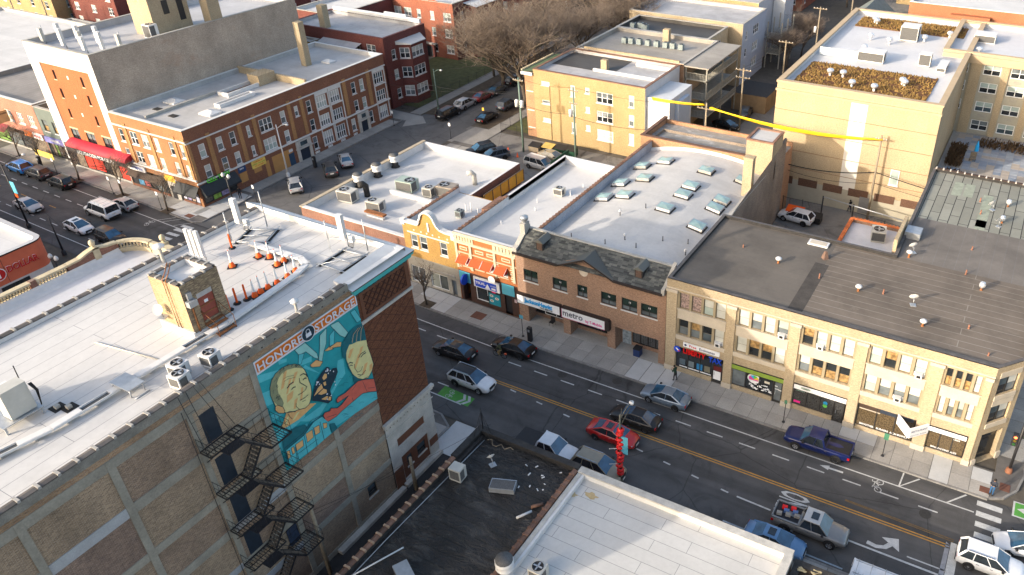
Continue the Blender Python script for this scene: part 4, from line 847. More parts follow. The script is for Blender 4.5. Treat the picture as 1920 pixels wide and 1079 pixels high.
def board(par,F,a,b,z0,z1,mat,n0=.0,n1=.12,name='shop_sign',edge=None):
 mb=MB();F.box(mb,a,b,z0,z1,n0,n1,0)
 if edge: F.box(mb,a-.03,b+.03,z1+.001,z1+.04,n0,n1+.02,1);F.box(mb,a-.03,b+.03,z0-.04,z0-.001,n0,n1+.02,1);F.box(mb,a-.04,a-.001,z0,z1,n0,n1+.02,1);F.box(mb,b+.001,b+.04,z0,z1,n0,n1+.02,1)
 return mb.build(name,[mat,edge or mat],par)
m_sred=M('sign_bright_red',(.62,.012,.012),.4,.05,2);m_sblue=M('sign_blue',(.015,.07,.55),.4,.08,2);m_sbl2=M('sign_light_blue',(.02,.36,.75),.4,.08,2);m_sgrn=M('sign_green',(.22,.32,.05),.5,.12,2);m_snavy=M('sign_navy',(.02,.04,.12),.5,.1,2);m_spink=M('sign_pink',(.75,.03,.25),.4,.05,2);m_sgrey=M('sign_grey',(.09,.095,.12),.5,.1,2)
def fposter(par,F,a,b,z0,z1,mat,n=.0,name='poster'): mb=MB();F.box(mb,a,b,z0,z1,n,n+.015);return mb.build(name,mat,par)
shopfront(lb,LF,-23.95,-19.05,.72,3.14,3,(-20.2,-19.1),m_tan)
s_=board(lb,LF,-23.2,-19.5,3.42,3.92,m_swh,.0,.1);LF.text(s_,'Free',-22.2,3.66,.42,m_sred,.11,bold=True);LF.text(s_,'Estimates',-20.75,3.66,.42,m_snavy,.11,bold=True)
mb=MB();mb.lathe([(.13,0),(.0,.005)],(0,0,0),12);inst('sign_emblem',mb.mesh('sign_emblem',m_snavy),s_,LF.P(-22.95,3.66,.106)-wl(s_),rot=(pi/2,0,0))
s_=thing('shop_sign','red and blue LIBERTY TAX letter sign over the corner block shop window','sign',LF.P(-21.5,2.9,0))
mb=MB();LF.box(mb,-23.9,-19.1,2.75,2.85,-.1,.12);mb.build('sign_rail',m_black,s_)
LF.text(s_,'LIBERTY',-22.0,2.98,.78,m_sred,.18,name='channel_letters',bold=True,depth=.06,sx=.82,tilt=0);LF.text(s_,'TAX',-19.85,2.9,.78,m_sblue,.18,name='channel_letters',bold=True,depth=.06,sx=.82)
mb=MB();k=[LF.P(-23.75+.36*cos(2*pi*i/18),2.98+.36*sin(2*pi*i/18),.2) for i in range(18)];mb.add(k,[tuple(range(18))],0);LF.poly(mb,[(-23.95,3.05),(-23.55,2.75),(-23.6,2.95),(-23.8,3.15)],.21,1);LF.poly(mb,[(-23.7,2.7),(-23.5,2.8),(-23.45,3.0),(-23.6,2.9)],.215,2);mb.build('sign_emblem',[m_sblue,m_swh,m_sred],s_)
for i,(u,mt) in enumerate(((-23.3,M('poster_slate',(.10,.14,.17),.4)),(-22.4,M('poster_grey',(.16,.2,.22),.4)),(-21.5,m_sbl2),(-20.7,M('poster_olive',(.16,.15,.11),.4)))): fposter(lb,LF,u-.3,u+.3,1.0,1.7,mt if i !=2 else M('poster_blue',(.03,.2,.42),.4),-.16)
for i,w in enumerate(((-23.6,-21.2),(-21.2,-20.3))): fposter(lb,LF,*w,.74,.86,m_swh,-.16,'led_strip')
fposter(lb,LF,-20.05,-19.3,.5,1.5,m_swh,-.14);fposter(lb,LF,-20.05,-19.25,1.55,2.1,M('poster_black_red',(.12,.02,.02),.4),-.14)
shopfront(lb,LF,-18.2,-13.15,.7,3.14,3,(-14.15,-13.2),m_tan,(g_grey,g_dark,g_dark))
board(lb,LF,-18.3,-13.15,2.68,3.14,m_sgrn,-.05,.1,edge=m_black)
mb=MB();C8=[M('logo_%s' % k,c,.5) for k,c in (('white',(.75,.75,.75)),('yellow',(.8,.55,.03)),('green',(.1,.5,.08)),('cyan',(.04,.45,.7)),('magenta',(.65,.08,.35)))]
el=lambda rx,rz,n_: [LF.P(-16.05+rx*cos(2*pi*k/20),2.0+rz*sin(2*pi*k/20),n_) for k in range(20)]
mb.add(el(.62,.55,-.15),[tuple(range(20))],0)
for k in range(4): a0,a1=pi*k/4,pi*(k+1)/4;mb.add([LF.P(-16.05,1.95,-.145)]+[LF.P(-16.05+.5*cos(a0+(a1-a0)*j/4),1.95+.42*sin(a0+(a1-a0)*j/4),-.145) for j in range(5)],[(0,1,2,3,4,5)],1+k)
LF.box(mb,-16.5,-15.6,1.8,1.95,-.145,-.14,4);mb.build('round_logo',C8,lb)
for i in range(34): u=-16.6+rr.random()*2.3;z=.8+rr.random()*.75;fposter(lb,LF,u,u+.12+rr.random()*.18,z,z+.05+rr.random()*.05,m_swh,-.155+i*.0002,'window_decal')
for i in range(4): u=-14.0+rr.random()*.5;z=1.0+rr.random()*1.0;fposter(lb,LF,u,u+.25,z,z+.07,m_swh,-.1,'window_decal')
fposter(lb,LF,-15.0,-14.5,1.9,2.15,M('paper_cream',(.6,.55,.45),.7),-.15)
shopfront(lb,LF,-12.25,-7.4,.7,3.14,3,(-8.5,-7.5),m_tan,(GLASS('blinds_dark',(.045,.045,.045),.2,.5,9),))
s_=board(lb,LF,-12.2,-7.45,2.6,3.12,m_swh,-.05,.1,edge=m_black);mb=MB();
for u in (-11.3,-10.95): mb.add([LF.P(u+.28*cos(2*pi*k/16),2.86+.13*sin(2*pi*k/16),.105) for k in range(16)],[tuple(range(16))])
mb.build('sign_emblem',M('logo_grey_green',(.35,.42,.36),.5),s_);LF.text(s_,'coworking',-9.7,2.86,.2,M('faint_grey_letters',(.5,.5,.52),.5),.104)
fposter(lb,LF,-12.1,-11.5,.85,1.1,m_spink,-.15,'window_sticker')
for z,c in ((1.75,(.03,.3,.6)),(1.45,(.15,.55,.1))): mb=MB();mb.add([LF.P(-9.25+.2*cos(2*pi*k/14),z+.2*sin(2*pi*k/14),-.15) for k in range(14)],[tuple(range(14))]);mb.build('window_sticker',M('sticker_%.1f' % z,c,.4),lb)
LF.text(lb,'acupuncture',-11.6,2.3,.15,M('mint_letters',(.3,.6,.5),.5),-.14,name='window_lettering')
m_bl=GLASS('blinds_dark',(.045,.045,.045));g_wood=GLASS('wood_blinds',(.09,.065,.035),.2,.5,9)
shopfront(lb,LF,-6.4,-1.55,.68,3.14,3,None,m_tan,(g_wood,));fposter(lb,LF,-6.35,-4.6,2.62,3.05,M('dark_brown_transom',(.06,.04,.03),.5),-.15,'transom_panel');fposter(lb,LF,-4.55,-1.7,2.62,3.05,M('navy_transom',(.03,.04,.06),.5),-.15,'transom_panel');fposter(lb,LF,-6.3,-4.5,2.5,2.6,m_sp,-.13,'transom_bar')
LF.text(lb,'SMOOTHIES  BURGERS  ACAI-BOWLS',-4.0,.82,.3,m_swh,-.12,name='window_lettering',bold=True,sx=.83)
shopfront(lb,LF,-.45,2.65,.66,3.14,3,None,m_tan,(g_wood,));board(lb,LF,-.45,2.6,2.62,3.08,m_swh,-.05,.1,edge=m_black)
LF.text(lb,'EMPANADAS STEAKS SALADS',1.1,.8,.26,m_swh,-.12,name='window_lettering',bold=True,sx=.62);LF.text(lb,'12553',1.9,2.25,.22,m_swh,-.12,name='window_lettering',bold=True)
vs=thing('projecting_sign','white V shaped projecting sign on the tan corner block','sign',(-1.8,55.4,2.4))
for (x0,y0),(x1,y1),k in (((-3.0,56.1),(-1.82,54.7),0),((-1.78,54.7),(-.45,56.1),1)):
 mb=MB();d=Vector((x1-x0,y1-y0,0));n_=Vector((d.y,-d.x,0)).normalized();mb.obox(((x0+x1)/2,(y0+y1)/2,2.75),d*.5,n_*.05,Vector((0,0,.52)));o=mb.build('sign_panel',m_swh,vs)
 F_=Face((x0,y0,0),d);F_.text(o,'RESTAURANT',d.length/2,2.85,.26,m_snavy,.056,bold=True);F_.text(o,'SMOOTHIES  BURGERS',d.length/2,2.4,.16,m_black,.056)
# ==================================================================brick shop building with mansard
m_mbr=BRICK('salmon_brown_brick',(.34,.19,.12),(.24,.13,.085),(.36,.27,.2),.15);m_eave=M('dark_brown_eave',(.035,.025,.022),.6,.2,3)
m_bow=ROOF('bow_roof_membrane',(.50,.488,.47),w=1.2,l=10,ms=.012,scol=(.46,.46,.46),stain=.16,dirt=(.33,.32,.31),dlev=.58)
m_wbr=BRICK('white_painted_brick',(.45,.47,.51),(.39,.41,.45),(.34,.36,.4),.25)
mt=thing('mansard_shop_building','brown brick shop building with slate mansard, dormers and skylit bow roof','building',(-33.8,70,0))
MF=Face((0,56.4,0),(1,0,0));MW=[(-41.4,-39.7),(-37.9,-36.2),(-35.0,-33.85),(-32.3,-30.6),(-30.0,-28.3),(-27.9,-26.15)]
mb=MB();MF.wall(mb,-42.3,-25.25,2.95,8.8,[(a,b,5.35,6.75,.2) for a,b in MW]);MF.poly(mb,[(-37.0,8.8),(-30.8,8.8),(-33.8,10.15)],0)
mb.quad((-42.3,57.8,0),(-25.25,57.8,0),(-25.25,57.8,2.95),(-42.3,57.8,2.95));mb.quad((-25.25,56.4,2.95),(-42.3,56.4,2.95),(-42.3,57.8,2.95),(-25.25,57.8,2.95))
mb.quad((-25.25,56.4,2.95),(-25.25,92,2.95),(-25.25,92,8.7),(-25.25,56.4,8.7),1);mb.quad((-25.25,57.8,0),(-25.25,92,0),(-25.25,92,2.95),(-25.25,57.8,2.95),1)
mb.add([(-25.25,70,8.7),(-25.25,84.5,8.7),(-25.25,92,10.9),(-25.25,92,8.7)],[(0,1,2),(1,3,2)],1);mb.quad((-25.6,84.5,8.7),(-25.25,84.5,8.7),(-25.25,92,10.9),(-25.6,92,10.9),1);mb.quad((-25.6,92,8),(-25.6,84.5,8),(-25.6,84.5,8.7),(-25.6,92,10.9),1)
mb.quad((-42.3,92,0),(-42.3,56.4,0),(-42.3,56.4,9),(-42.3,92,9),1);mb.quad((-25.25,92,0),(-42.3,92,0),(-42.3,92,9),(-25.25,92,9),1)
mb.build('wall',[m_mbr,BRICK('grey_common_brick',(.30,.235,.18),(.20,.155,.12),(.3,.26,.22),.3,soot=(.15,.12,.1),sstop=.55)],mt)
for i,(a,b) in enumerate(MW):
 window(mt,MF,a,5.35,b-a,1.4,'slide',m_dframe,(GLASS('glass_green_dark',(.02,.035,.03)),g_grey),m_white,.2,.06)
 if i: fposter(mt,MF,(a+b)/2-.1,(a+b)/2+.1,6.2,6.38,m_swh,-.12,'glass_sticker')
mb=MB();mb.add([MF.P(-34.2+.5*cos(2*pi*k/20),8.45+.55*sin(2*pi*k/20),.03) for k in range(20)],[tuple(range(20))]);mb.build('round_stone',M('cream_stone',(.6,.52,.42),.8),mt)
for a,b in ((-42.3,-41.15),(-36.85,-36.0),(-31.65,-30.75),(-25.95,-25.27)): mb=MB();mb.box(a,b,56.4 if a > -42 else 56.41,57.79,0,2.94);mb.build('brick_fin',m_mbr,mt)
MB().box(-42.3,-25.3,56.2,57.8,.1,.15).build('recess_floor',m_conc,mt)
# mansard: shingles laid in courses
m_shin,n_,b_=_new('slate_shingles');gi=n_.nodes.new('ShaderNodeNewGeometry');c_=_ramp(n_,gi.outputs['Random Per Island'],[(0,(.03,.033,.034)),(.45,(.062,.066,.064)),(.8,(.095,.1,.092)),(1,(.13,.132,.12))]);L(n_,c_,b_.inputs['Base Color']);b_.inputs['Roughness'].default_value=.8
e0=Vector((0,56.0,8.78));e1=Vector((0,58.5,10.4));up=e1-e0;sl_=up.length;upn=up.normalized();nrm=Vector((0,-upn.z,upn.y))
mb=MB();rows=15
for r_ in range(rows):
 x=-41.75-rr.random()*.4
 while x < -25.7:
  w=.32+rr.random()*.35;a=e0+up*(r_/rows)+nrm*.035;b=e0+up*((r_+1.15)/rows)+nrm*.012;x1=min(x+w,-25.65);xc_=(x+x1)/2;zlow=a.z
  lim=10.15-abs(xc_+33.8)*.43
  if zlow > lim-.02 or True:
   if x1 > -41.75: mb.add([(max(x,-41.75),a.y,a.z),(x1-.015,a.y,a.z),(x1-.015,b.y,b.z),(max(x,-41.75),b.y,b.z),(max(x,-41.75),a.y+.01,a.z-.04),(x1-.015,a.y+.01,a.z-.04)],[(0,1,2,3),(4,5,1,0)])
  x +=w
o=mb.build('shingles',m_shin,mt);o['kind']='stuff'
mb=MB();mb.quad((-41.75,e0.y,e0.z),(-25.65,e0.y,e0.z),(-25.65,e1.y,e1.z),(-41.75,e1.y,e1.z));mb.box(-41.8,-25.6,58.4,58.75,7.5,10.45,1);mb.build('mansard_deck',[m_tar,m_stone],mt)
for s in (-1,1):                                            # little gable over the front
 mb=MB();xe=-33.8+s*3.15;mb.add([(xe,55.85,8.72),(-33.8,55.85,10.2),(-33.8,58.0,10.2),(xe,56.05,8.85)],[(0,1,2,3) if s < 0 else (3,2,1,0)],0);mb.add([(xe,55.83,8.55),(-33.8,55.83,10.03),(-33.8,55.83,10.22),(xe,55.83,8.76),(xe,56.05,8.55),(-33.8,56.4,10.03)],[(0,1,2,3) if s < 0 else (3,2,1,0),(0,4,5,1)],1);mb.build('gable_roof',[m_shin,m_eave],mt)
mb=MB()
for a,b in ((-42.25,-36.95),(-30.65,-25.5)): mb.box(a,b,55.8,56.38,8.55,8.78)
mb.build('eave',m_eave,mt)
mb=MB()
for x0,x1 in ((-42.3,-41.78),(-25.62,-25.28)):
 mb.add([(x0,55.95,8.6),(x1,55.95,8.6),(x1,58.7,8.6),(x0,58.7,8.6),(x0,55.95,9.2),(x1,55.95,9.2),(x1,56.5,9.35),(x0,56.5,9.35),(x0,58.7,10.75),(x1,58.7,10.75)],[(0,1,5,4),(4,5,6,7),(7,6,9,8),(1,2,9,6,5),(3,0,4,7,8)])
mb.build('gable_parapet',m_stone,mt)
ch=MB();ch.box(-42.28,-41.72,57.6,58.5,9.9,11.2);ch.lathe([(.28,11.2),(.28,11.5),(.42,11.55),(.42,11.85),(.2,11.95),(.0,11.97)],(-42,58.05,0),12,1);ch.build('chimney',[m_stone,m_steel],mt)
for x in (-39.45,-28.35):
 mb=MB();y0=56.75;mb.box(x-.42,x+.42,y0,y0+1.6,9.15,10.2,0);mb.box(x-.3,x+.3,y0-.03,y0-.002,9.3,10.1,1)
 mb.add([(x-.55,y0-.15,10.15),(x,y0-.15,10.55),(x+.55,y0-.15,10.15),(x-.55,y0+1.6,10.15),(x,y0+1.6,10.55),(x+.55,y0+1.6,10.15)],[(0,1,4,3),(1,2,5,4),(0,2,1)],2);mb.build('dormer',[m_tar,M('old_brown_louver',(.11,.07,.055),.8,.4,4),m_shin],mt)
# sign boxes and shopfronts
s_=board(mt,MF,-42.2,-36.98,2.55,3.62,m_swh,.003,.42,edge=m_eave);MF.text(s_,'JacksonHewitt',-39.55,3.15,.72,m_sbl2,.45,bold=True,sx=.80,depth=.04);MF.text(s_,'TAX SERVICE',-38.6,2.74,.26,m_black,.45,bold=True,depth=.01)
s_=board(mt,MF,-36.7,-31.7,2.5,3.6,m_swh,.003,.46,edge=M('sign_edge_pink',(.45,.02,.12),.4));MF.text(s_,'metro',-35.4,3.1,1.0,m_sgrey,.49,bold=True,sx=.95);MF.text(s_,'by T-Mobile',-32.95,2.88,.5,m_spink,.49,bold=True,sx=.78)
mb=MB();mb.box(-42.3,-36.95,55.9,56.39,3.64,3.72);mb.box(-36.72,-31.3,55.85,56.39,3.64,3.72);mb.box(-31.66,-31.2,55.9,56.38,2.5,3.6);mb.build('sign_hood',m_eave,mt)
RF=Face((0,57.78,0),(1,0,0));m_posterw=[M('shop_poster_%d' % i,c,.5,.5,4) for i,c in enumerate(((.35,.3,.5),(.5,.5,.6),(.1,.3,.5)))]
shopfront(mt,RF,-41.1,-36.9,.75,2.9,3,None,m_mbr,(g_dark,),.02,.15);mb=MB()
for a,b,z0,z1 in ((-39.9,-37.0,.78,.84),(-39.9,-39.84,.78,2.4),(-38.5,-38.44,.78,2.4),(-37.05,-37.0,.78,2.4)): RF.box(mb,a,b,z0,z1,.13,.15)
mb.build('led_strip',m_swh,mt)
shopfront(mt,RF,-35.9,-31.7,.75,2.9,3,None,m_mbr,(g_dark,),.02,.15)
for i in range(9): u=-35.8+rr.random()*3.6;z=.85+rr.random()*1.1;fposter(mt,RF,u,u+.22,z,z+.2,m_posterw[i % 3],.06+i*.001)
shopfront(mt,RF,-29.4,-26.0,.75,2.9,4,None,m_mbr,(GLASS('gated_glass',(.09,.095,.1),.4,.5,12),),.02,.15)
fposter(mt,RF,-30.6,-29.6,.2,2.2,M('poster_sheet',(.35,.4,.42),.5,.6,3),.05,'poster');fposter(mt,RF,-30.65,-29.5,2.35,2.8,M('dark_red_sign',(.2,.02,.03),.4),.05,'shop_sign')
for i in range(6): u=-29.2+i*.5;fposter(mt,RF,u,u+.38,1.9+.1*(i % 2),2.5,(m_swh,M('poster_mix',(.3,.28,.2),.5,.6,5))[i % 3 ==0],.07+.001*i)
mb=MB()
for i in range(18): u=-29.4+i*.2;RF.box(mb,u-.01,u+.01,.8,2.8,.13,.145)
mb.build('security_grille',m_black,mt)
# bow roof behind the mansard,with parapets
mb=MB();N=14
def bowz(x): t=(x+33.8)/8.2;return 7.7+1.15*(1-t*t)
xs=[-42.0+i*(16.45)/N for i in range(N+1)]
for a,b in zip(xs[:-1],xs[1:]): mb.add([(a,58.75,bowz(a)),(b,58.75,bowz(b)),(b,87.6,bowz(b)),(a,87.6,bowz(a))],[(0,1,2,3)],0,True)
mb.build('bow_roof',m_bow,mt)
mb=MB();mb.box(-42.3,-41.95,58.75,88.0,7.3,9.0,0);mb.box(-25.6,-25.26,58.75,84.4,7.3,8.95,0);mb.build('parapet',m_wbr,mt)
coping_tiles(mt,(-42.13,58.8,9.0),(-42.13,88,9.0),.62,.42,m_cope,m_cope,.1)
mb=MB();mb.box(-25.65,-25.22,58.75,84.4,8.955,9.04);mb.build('parapet_cap',m_stone,mt)
mb=MB()                                                    # stepped rear wall with curved flashing
for a,b in zip(xs[:-1],xs[1:]): mb.add([(a,87.5,bowz(a)+.35),(b,87.5,bowz(b)+.35),(b,87.25,bowz(b)),(a,87.25,bowz(a))],[(0,3,2,1)],0)
mb.build('curved_flashing',m_wpaint,mt)
m_obr=BRICK('orange_brick',(.44,.22,.11),(.33,.16,.08),(.36,.26,.18),.25,soot=(.2,.15,.1),sstop=.55)
mb=MB();mb.box(-42.3,-25.25,87.6,87.95,7.0,9.45);mb.box(-43.6,-42.32,87.6,87.95,0,9.45);mb.build('rear_wall',m_obr,mt)
mb=MB();mb.box(-43.7,-29.2,87.5,88.05,9.455,9.55);mb.box(-43.7,-43.25,88.06,95.2,9.3,9.5);mb.build('coping',m_cope,mt)
mb=MB();mb.box(-43.6,-25.3,87.96,95.2,0,8.6,0);mb.quad((-43.3,88.0,8.62),(-25.4,88.0,8.62),(-25.4,95,8.62),(-43.3,95,8.62),1);mb.box(-43.6,-43.3,88.06,95.2,8.62,9.3,0);mb.box(-43.3,-25.3,94.9,95.2,8.63,9.1,0);mb.build('rear_wing',[m_obr,ROOF('stained_grey_roof',(.30,.29,.27),seam=False,stain=.45,dirt=(.5,.5,.52),dlev=.52),m_wbr],mt)
mb=MB();mb.box(-28.6,-25.27,86.2,90.2,7,12.25,0);mb.build('brick_tower',m_tan,mt)
mb=MB();mb.box(-28.7,-25.2,86.1,86.4,12.255,12.45);mb.box(-28.7,-28.4,86.4,90.3,12.255,12.45);mb.box(-25.5,-25.2,86.4,90.3,12.255,12.45);mb.box(-28.4,-25.5,90.0,90.3,12.255,12.45);mb.quad((-28.4,86.4,12.26),(-25.5,86.4,12.26),(-25.5,90,12.26),(-28.4,90,12.26),1);mb.build('tower_coping',[m_cope,m_bow],mt)
mb=MB();mb.box(-26.7,-25.6,80.0,80.9,7.5,12.6);mb.box(-26.76,-25.54,79.94,80.96,12.603,12.8);mb.build('chimney',m_tan,mt)
mb=MB();mb.box(-25.27,-25.2,76,77,3.8,5.2);mb.build('bricked_window',m_stone,mt)
# skylights and vents on the bow roof
m_skyg=GLASS('skylight_glass',(.27,.38,.36),.12,.15)
for i,(x,y) in enumerate(((-40.2,81.3),(-37.9,83.2),(-40.4,75.9),(-38.0,77.6),(-40.3,71.6),(-38.1,72.6),(-32.1,82.4),(-32.1,77.7),(-32.0,75.3),(-27.9,76.9),(-27.9,74.8),(-32.4,71.3),(-27.6,83.0),(-28.0,70.0))):
 z=bowz(x);g_=thing('skylight','green glass roof skylight, '+('rear left corner','rear, second from left','middle row, leftmost','middle row, second from left','front left','front, second from left','rear, third from left','upper of the central pair','lower of the central pair','upper of the right pair','lower of the right pair','front middle, alone','rear right beside the chimney','front right by the dark roof')[i],'skylight',(x,y,z),0,'skylights on the bow roof')
 a=math.atan2(bowz(x+.5)-bowz(x-.5),1.0);g_.rotation_euler=(0,-a,0);g_.scale=(1.3,1.3,1.25)
 mb=MB();mb.box(-.75,.75,-.65,.65,-.15,.06,1);mb.box(-.62,.62,-.52,.52,.06,.3,0);mb.build('curb',[m_wpaint if i % 3 else m_stone,m_tar],g_,True)
 mb=MB();mb.box(-.66,.66,-.56,.56,.3,.36);mb.build('frame',m_steel,g_,True);mb=MB();mb.add([(-.6,-.5,.365),(.6,-.5,.365),(.6,.5,.365),(-.6,.5,.365),(0,0,.45)],[(0,1,4),(1,2,4),(2,3,4),(3,0,4)]);mb.build('pane',m_skyg,g_,True)
# ==================================================================orange shop and ochre gabled shop,flat corner shop
m_ob=BRICK('bright_orange_brick',(0.425,0.128,0.0298),(0.34,0.0935,0.0255),(0.357,0.17,0.085),.12);m_ib=M('ivory_terracotta',(0.595,0.51,0.357),.7,.1,2,fine=.12);m_awn=M('orange_awning',(.60,.085,.02),.7,.12,2,fine=.1)
m_shopw=ROOF('shop_row_roof',(.56,.552,.54),w=1.5,l=10,ms=.01,scol=(.5,.5,.52),stain=.1)
og=bldg('orange_shop','narrow orange brick shop with ivory trim and striped awnings',-50.25,-42.4,56.6,79.2,8.55,7.5,m_ob,m_ob,m_shopw,None,[(a,b,4.75,5.55,.2) for a,b in ((-49.4,-48.5),(-47.75,-46.7),(-46.3,-45.35),(-44.5,-43.6))]+[(-50.2,-42.5,0,4.0,.3)],inner=m_wpaint)
OF=og.F;r_=og.root
for k,(a,b) in enumerate(((-49.4,-48.5),(-47.75,-46.7),(-46.3,-45.35),(-44.5,-43.6))):
 window(r_,OF,a,4.75,b-a,.8,'fixed',m_wframe,((g_grey,),(g_blind,))[k ==2],m_ib,.2,.08)
 mb=MB();u0,u1=a-.45,b+.0;c=[OF.P(u0,6.0,.02),OF.P(u1,6.0,.02),OF.P(u1,5.45,.75),OF.P(u0,5.45,.75),OF.P(u0,5.35,.75),OF.P(u1,5.35,.75)];mb.add(c,[(3,2,1,0),(4,5,2,3)],0);mb.add([OF.P(u1,6.0,.02),OF.P(u1,5.35,.75),OF.P(u1,5.45,.02)],[(0,2,1)],1);mb.add([OF.P(u0,6.0,.02),OF.P(u0,5.35,.75),OF.P(u0,5.45,.02)],[(0,1,2)],1);mb.tube([OF.P(u0,6.02,.04),OF.P(u0,5.46,.77)],.03,4,2);mb.tube([OF.P(u1,6.02,.04),OF.P(u1,5.46,.77)],.03,4,2);mb.build('awning',[m_awn,m_dred,m_white],r_)
mb=MB();
for u in (-50.05,-48.2,-45.1,-42.75): OF.box(mb,u-.14,u+.14,4.4,7.55,.003,.12)
for z0,z1 in ((7.5,7.75),(6.35,6.45),(8.45,8.75)): OF.box(mb,-50.25,-42.4,z0,z1,.003,.16 if z0 > 7 else .08)
for a,b in ((-50.25,-47.75),(-45.25,-42.4)):
 OF.box(mb,a,b,7.75,8.45,.003,.06)
 for i in range(6): u=a+.3+i*(b-a-.5)/5.5;OF.box(mb,u,u+.14,7.85,8.38,.065,.14)
for u in (-49.8,-48.4,-44.8,-43.0):
 for j in range(7): OF.box(mb,u-.22,u+.22,4.5+j*.27,4.63+j*.27,.003,.07) if j % 2 else OF.box(mb,u-.14,u+.14,4.5+j*.27,4.63+j*.27,.003,.07)
mb.build('terracotta_trim',m_ib,r_)
for a,b in ((-49.6,-48.6),(-47.6,-46.5),(-46.1,-45.1),(-44.2,-43.1)): mb=MB();OF.box(mb,a,b,6.75,7.15,.003,.07,0);OF.box(mb,a+.12,b-.12,6.87,7.03,.071,.08,1);mb.build('trim_panel',[m_ib,m_ob],r_)
m_bl3=M('sky_blue_panel',(.10,.40,.52),.5,.1,1.5);m_dkb=M('dark_brown_tile',(.075,.04,.03),.5,.2,3)
IF=Face((0,56.85,0),(1,0,0))
mb=MB();OF.wall(mb,-50.2,-42.5,0,4.0,[(-49.9,-48.9,0,2.5,.8),(-48.1,-44.9,.75,3.6,.15),(-44.35,-43.4,0,2.4,.6)],n=-.05);mb.build('shopfront_wall',m_dkb,r_)
for a,b in ((-50.2,-48.7),(-44.55,-42.95)): fposter(r_,OF,a,b,2.55,3.9,m_bl3,.0,'sign_panel')
s_=board(r_,OF,-48.2,-44.8,2.5,3.75,m_swh,.0,.12);fposter(s_,OF,-48.0,-45.2,2.6,3.5,m_sblue,.125,'sign_face');OF.text(s_,'TIKAL',-47.3,3.1,.5,m_swh,.145,bold=True,tilt=.05);mb=MB();OF.poly(mb,[(-46.7,2.65),(-46.0,2.65),(-46.35,3.3)],.15);OF.box(mb,-45.85,-45.3,2.7,2.95,.145,.15);mb.build('sign_emblem',m_swh,s_);OF.text(s_,'COFFEE',-45.6,3.15,.22,m_swh,.145,bold=True)
mb=MB();mb.add([OF.P(-49.1,3.35,.32+0*k) + Vector((0,0,0)) for k in range(1)] or [],[]);mb.lathe([(.0,-.1),(.62,-.09),(.62,.09),(.0,.1)],OF.P(-49.2,3.2,.4),18,0,False,'x');mb.tube([OF.P(-49.2,3.2,0),OF.P(-49.2,3.2,.1)],.04,5);inst_=mb.build('round_blade_sign',m_sblue,r_)
shopfront(r_,OF,-48.1,-46.5,.75,2.5,1,None,None,(g_dark,),-.12);fposter(r_,OF,-46.45,-44.95,.6,2.1,M('menu_teal',(.02,.25,.32),.5,.2,2),-.06,'menu_poster');fposter(r_,OF,-46.4,-45.0,2.1,2.5,m_black,-.06,'menu_poster')
for u,z in ((-46.1,1.75),(-45.4,1.55),(-46.1,1.1)): mb=MB();mb.add([OF.P(u+.25*cos(2*pi*k/12),z+.16*sin(2*pi*k/12),-.04) for k in range(12)],[tuple(range(12))],0);mb.add([OF.P(u+.15*cos(2*pi*k/12),z+.1*sin(2*pi*k/12),-.035) for k in range(12)],[tuple(range(12))],1);mb.build('menu_picture',[m_swh,M('food_brown',(.45,.22,.06),.6,.4,8)],r_)
mb=MB()
for a,b,z0,z1 in ((-48.08,-46.5,.76,.86),(-48.08,-47.98,.76,2.5),(-46.6,-46.5,1.6,2.5)): OF.box(mb,a,b,z0,z1,-.05,-.02)
mb.build('led_strip',m_swh,r_);fposter(r_,OF,-46.0,-45.5,2.2,2.42,M('neon_pink',(.8,.02,.15),.4),-.04,'open_sign')
mb=MB();IF.box(mb,-44.3,-43.45,.12,2.3,-.0,.05);d_=mb.build('shop_door',m_black,r_);mb=MB();OF.box(mb,-43.0,-42.7,1.9,2.3,.02,.05);mb.build('wall_notice',M('pink_paper',(.6,.45,.45),.7),r_)
mb=MB();mb.add([OF.P(-45.4+.45*cos(2*pi*k/14),4.35+.45*sin(2*pi*k/14),.55) for k in range(14)],[tuple(range(14))]);mb.tube([OF.P(-45.4,4.35,.52),OF.P(-45.2,4.2,.02)],.03,4);mb.build('satellite_dish',m_wpaint,r_)
coping_tiles(r_,(-50.1,57,8.56),(-50.1,66.4,8.56),.6,.4,m_cope,m_cope,.1);mb=MB();mb.box(-50.3,-42.3,56.55,56.95,8.556,8.75);mb.box(-50.25,-49.95,66.4,79.2,8.0,8.56);mb.build('parapet_cap',m_wpaint,r_)
# ochre shop with curved gable
m_och=BRICK('ochre_brick',(0.459,0.264,0.0638),(0.374,0.204,0.051),(0.357,0.246,0.119),.2);m_gst=M('grey_stone_front',(.42,.39,.33),.85,.22,.7,fine=.15)
yl=thing('ochre_gabled_shop','ochre brick shop with a white curved gable behind the bare street tree','shop',(-54,62,0));YF=Face((0,56.8,0),(1,0,0))
gab=[(-57.6,8.15),(-55.35,8.15),(-55.1,8.4),(-55.0,8.8),(-54.8,9.05)]+[(-53.85-.95*cos(t),9.0+.95*sin(t)) for t in [pi*k/10 for k in range(1,10)]]+[(-52.85,9.05),(-52.6,8.6),(-52.2,8.25),(-51.5,8.1),(-50.4,8.1)]
YW=[(-56.65,-55.7,5.0,6.7),(-55.4,-54.35,5.0,6.7),(-52.6,-51.6,5.0,6.7)]
mb=MB();YF.wall(mb,-57.6,-50.4,3.75,8.1,[(*w,.2) for w in YW],mi=0);YF.wall(mb,-57.6,-50.4,0,3.75,[(-57.3,-55.3,.3,2.5,.2),(-54.6,-52.1,.35,2.3,.2),(-51.6,-50.95,0,2.1,.3)],mi=1)
gp=[(-57.6,8.1),(-50.4,8.1)]+gab[::-1];YF.slab(mb,[(u,z) for u,z in gp],-.35,0,0)
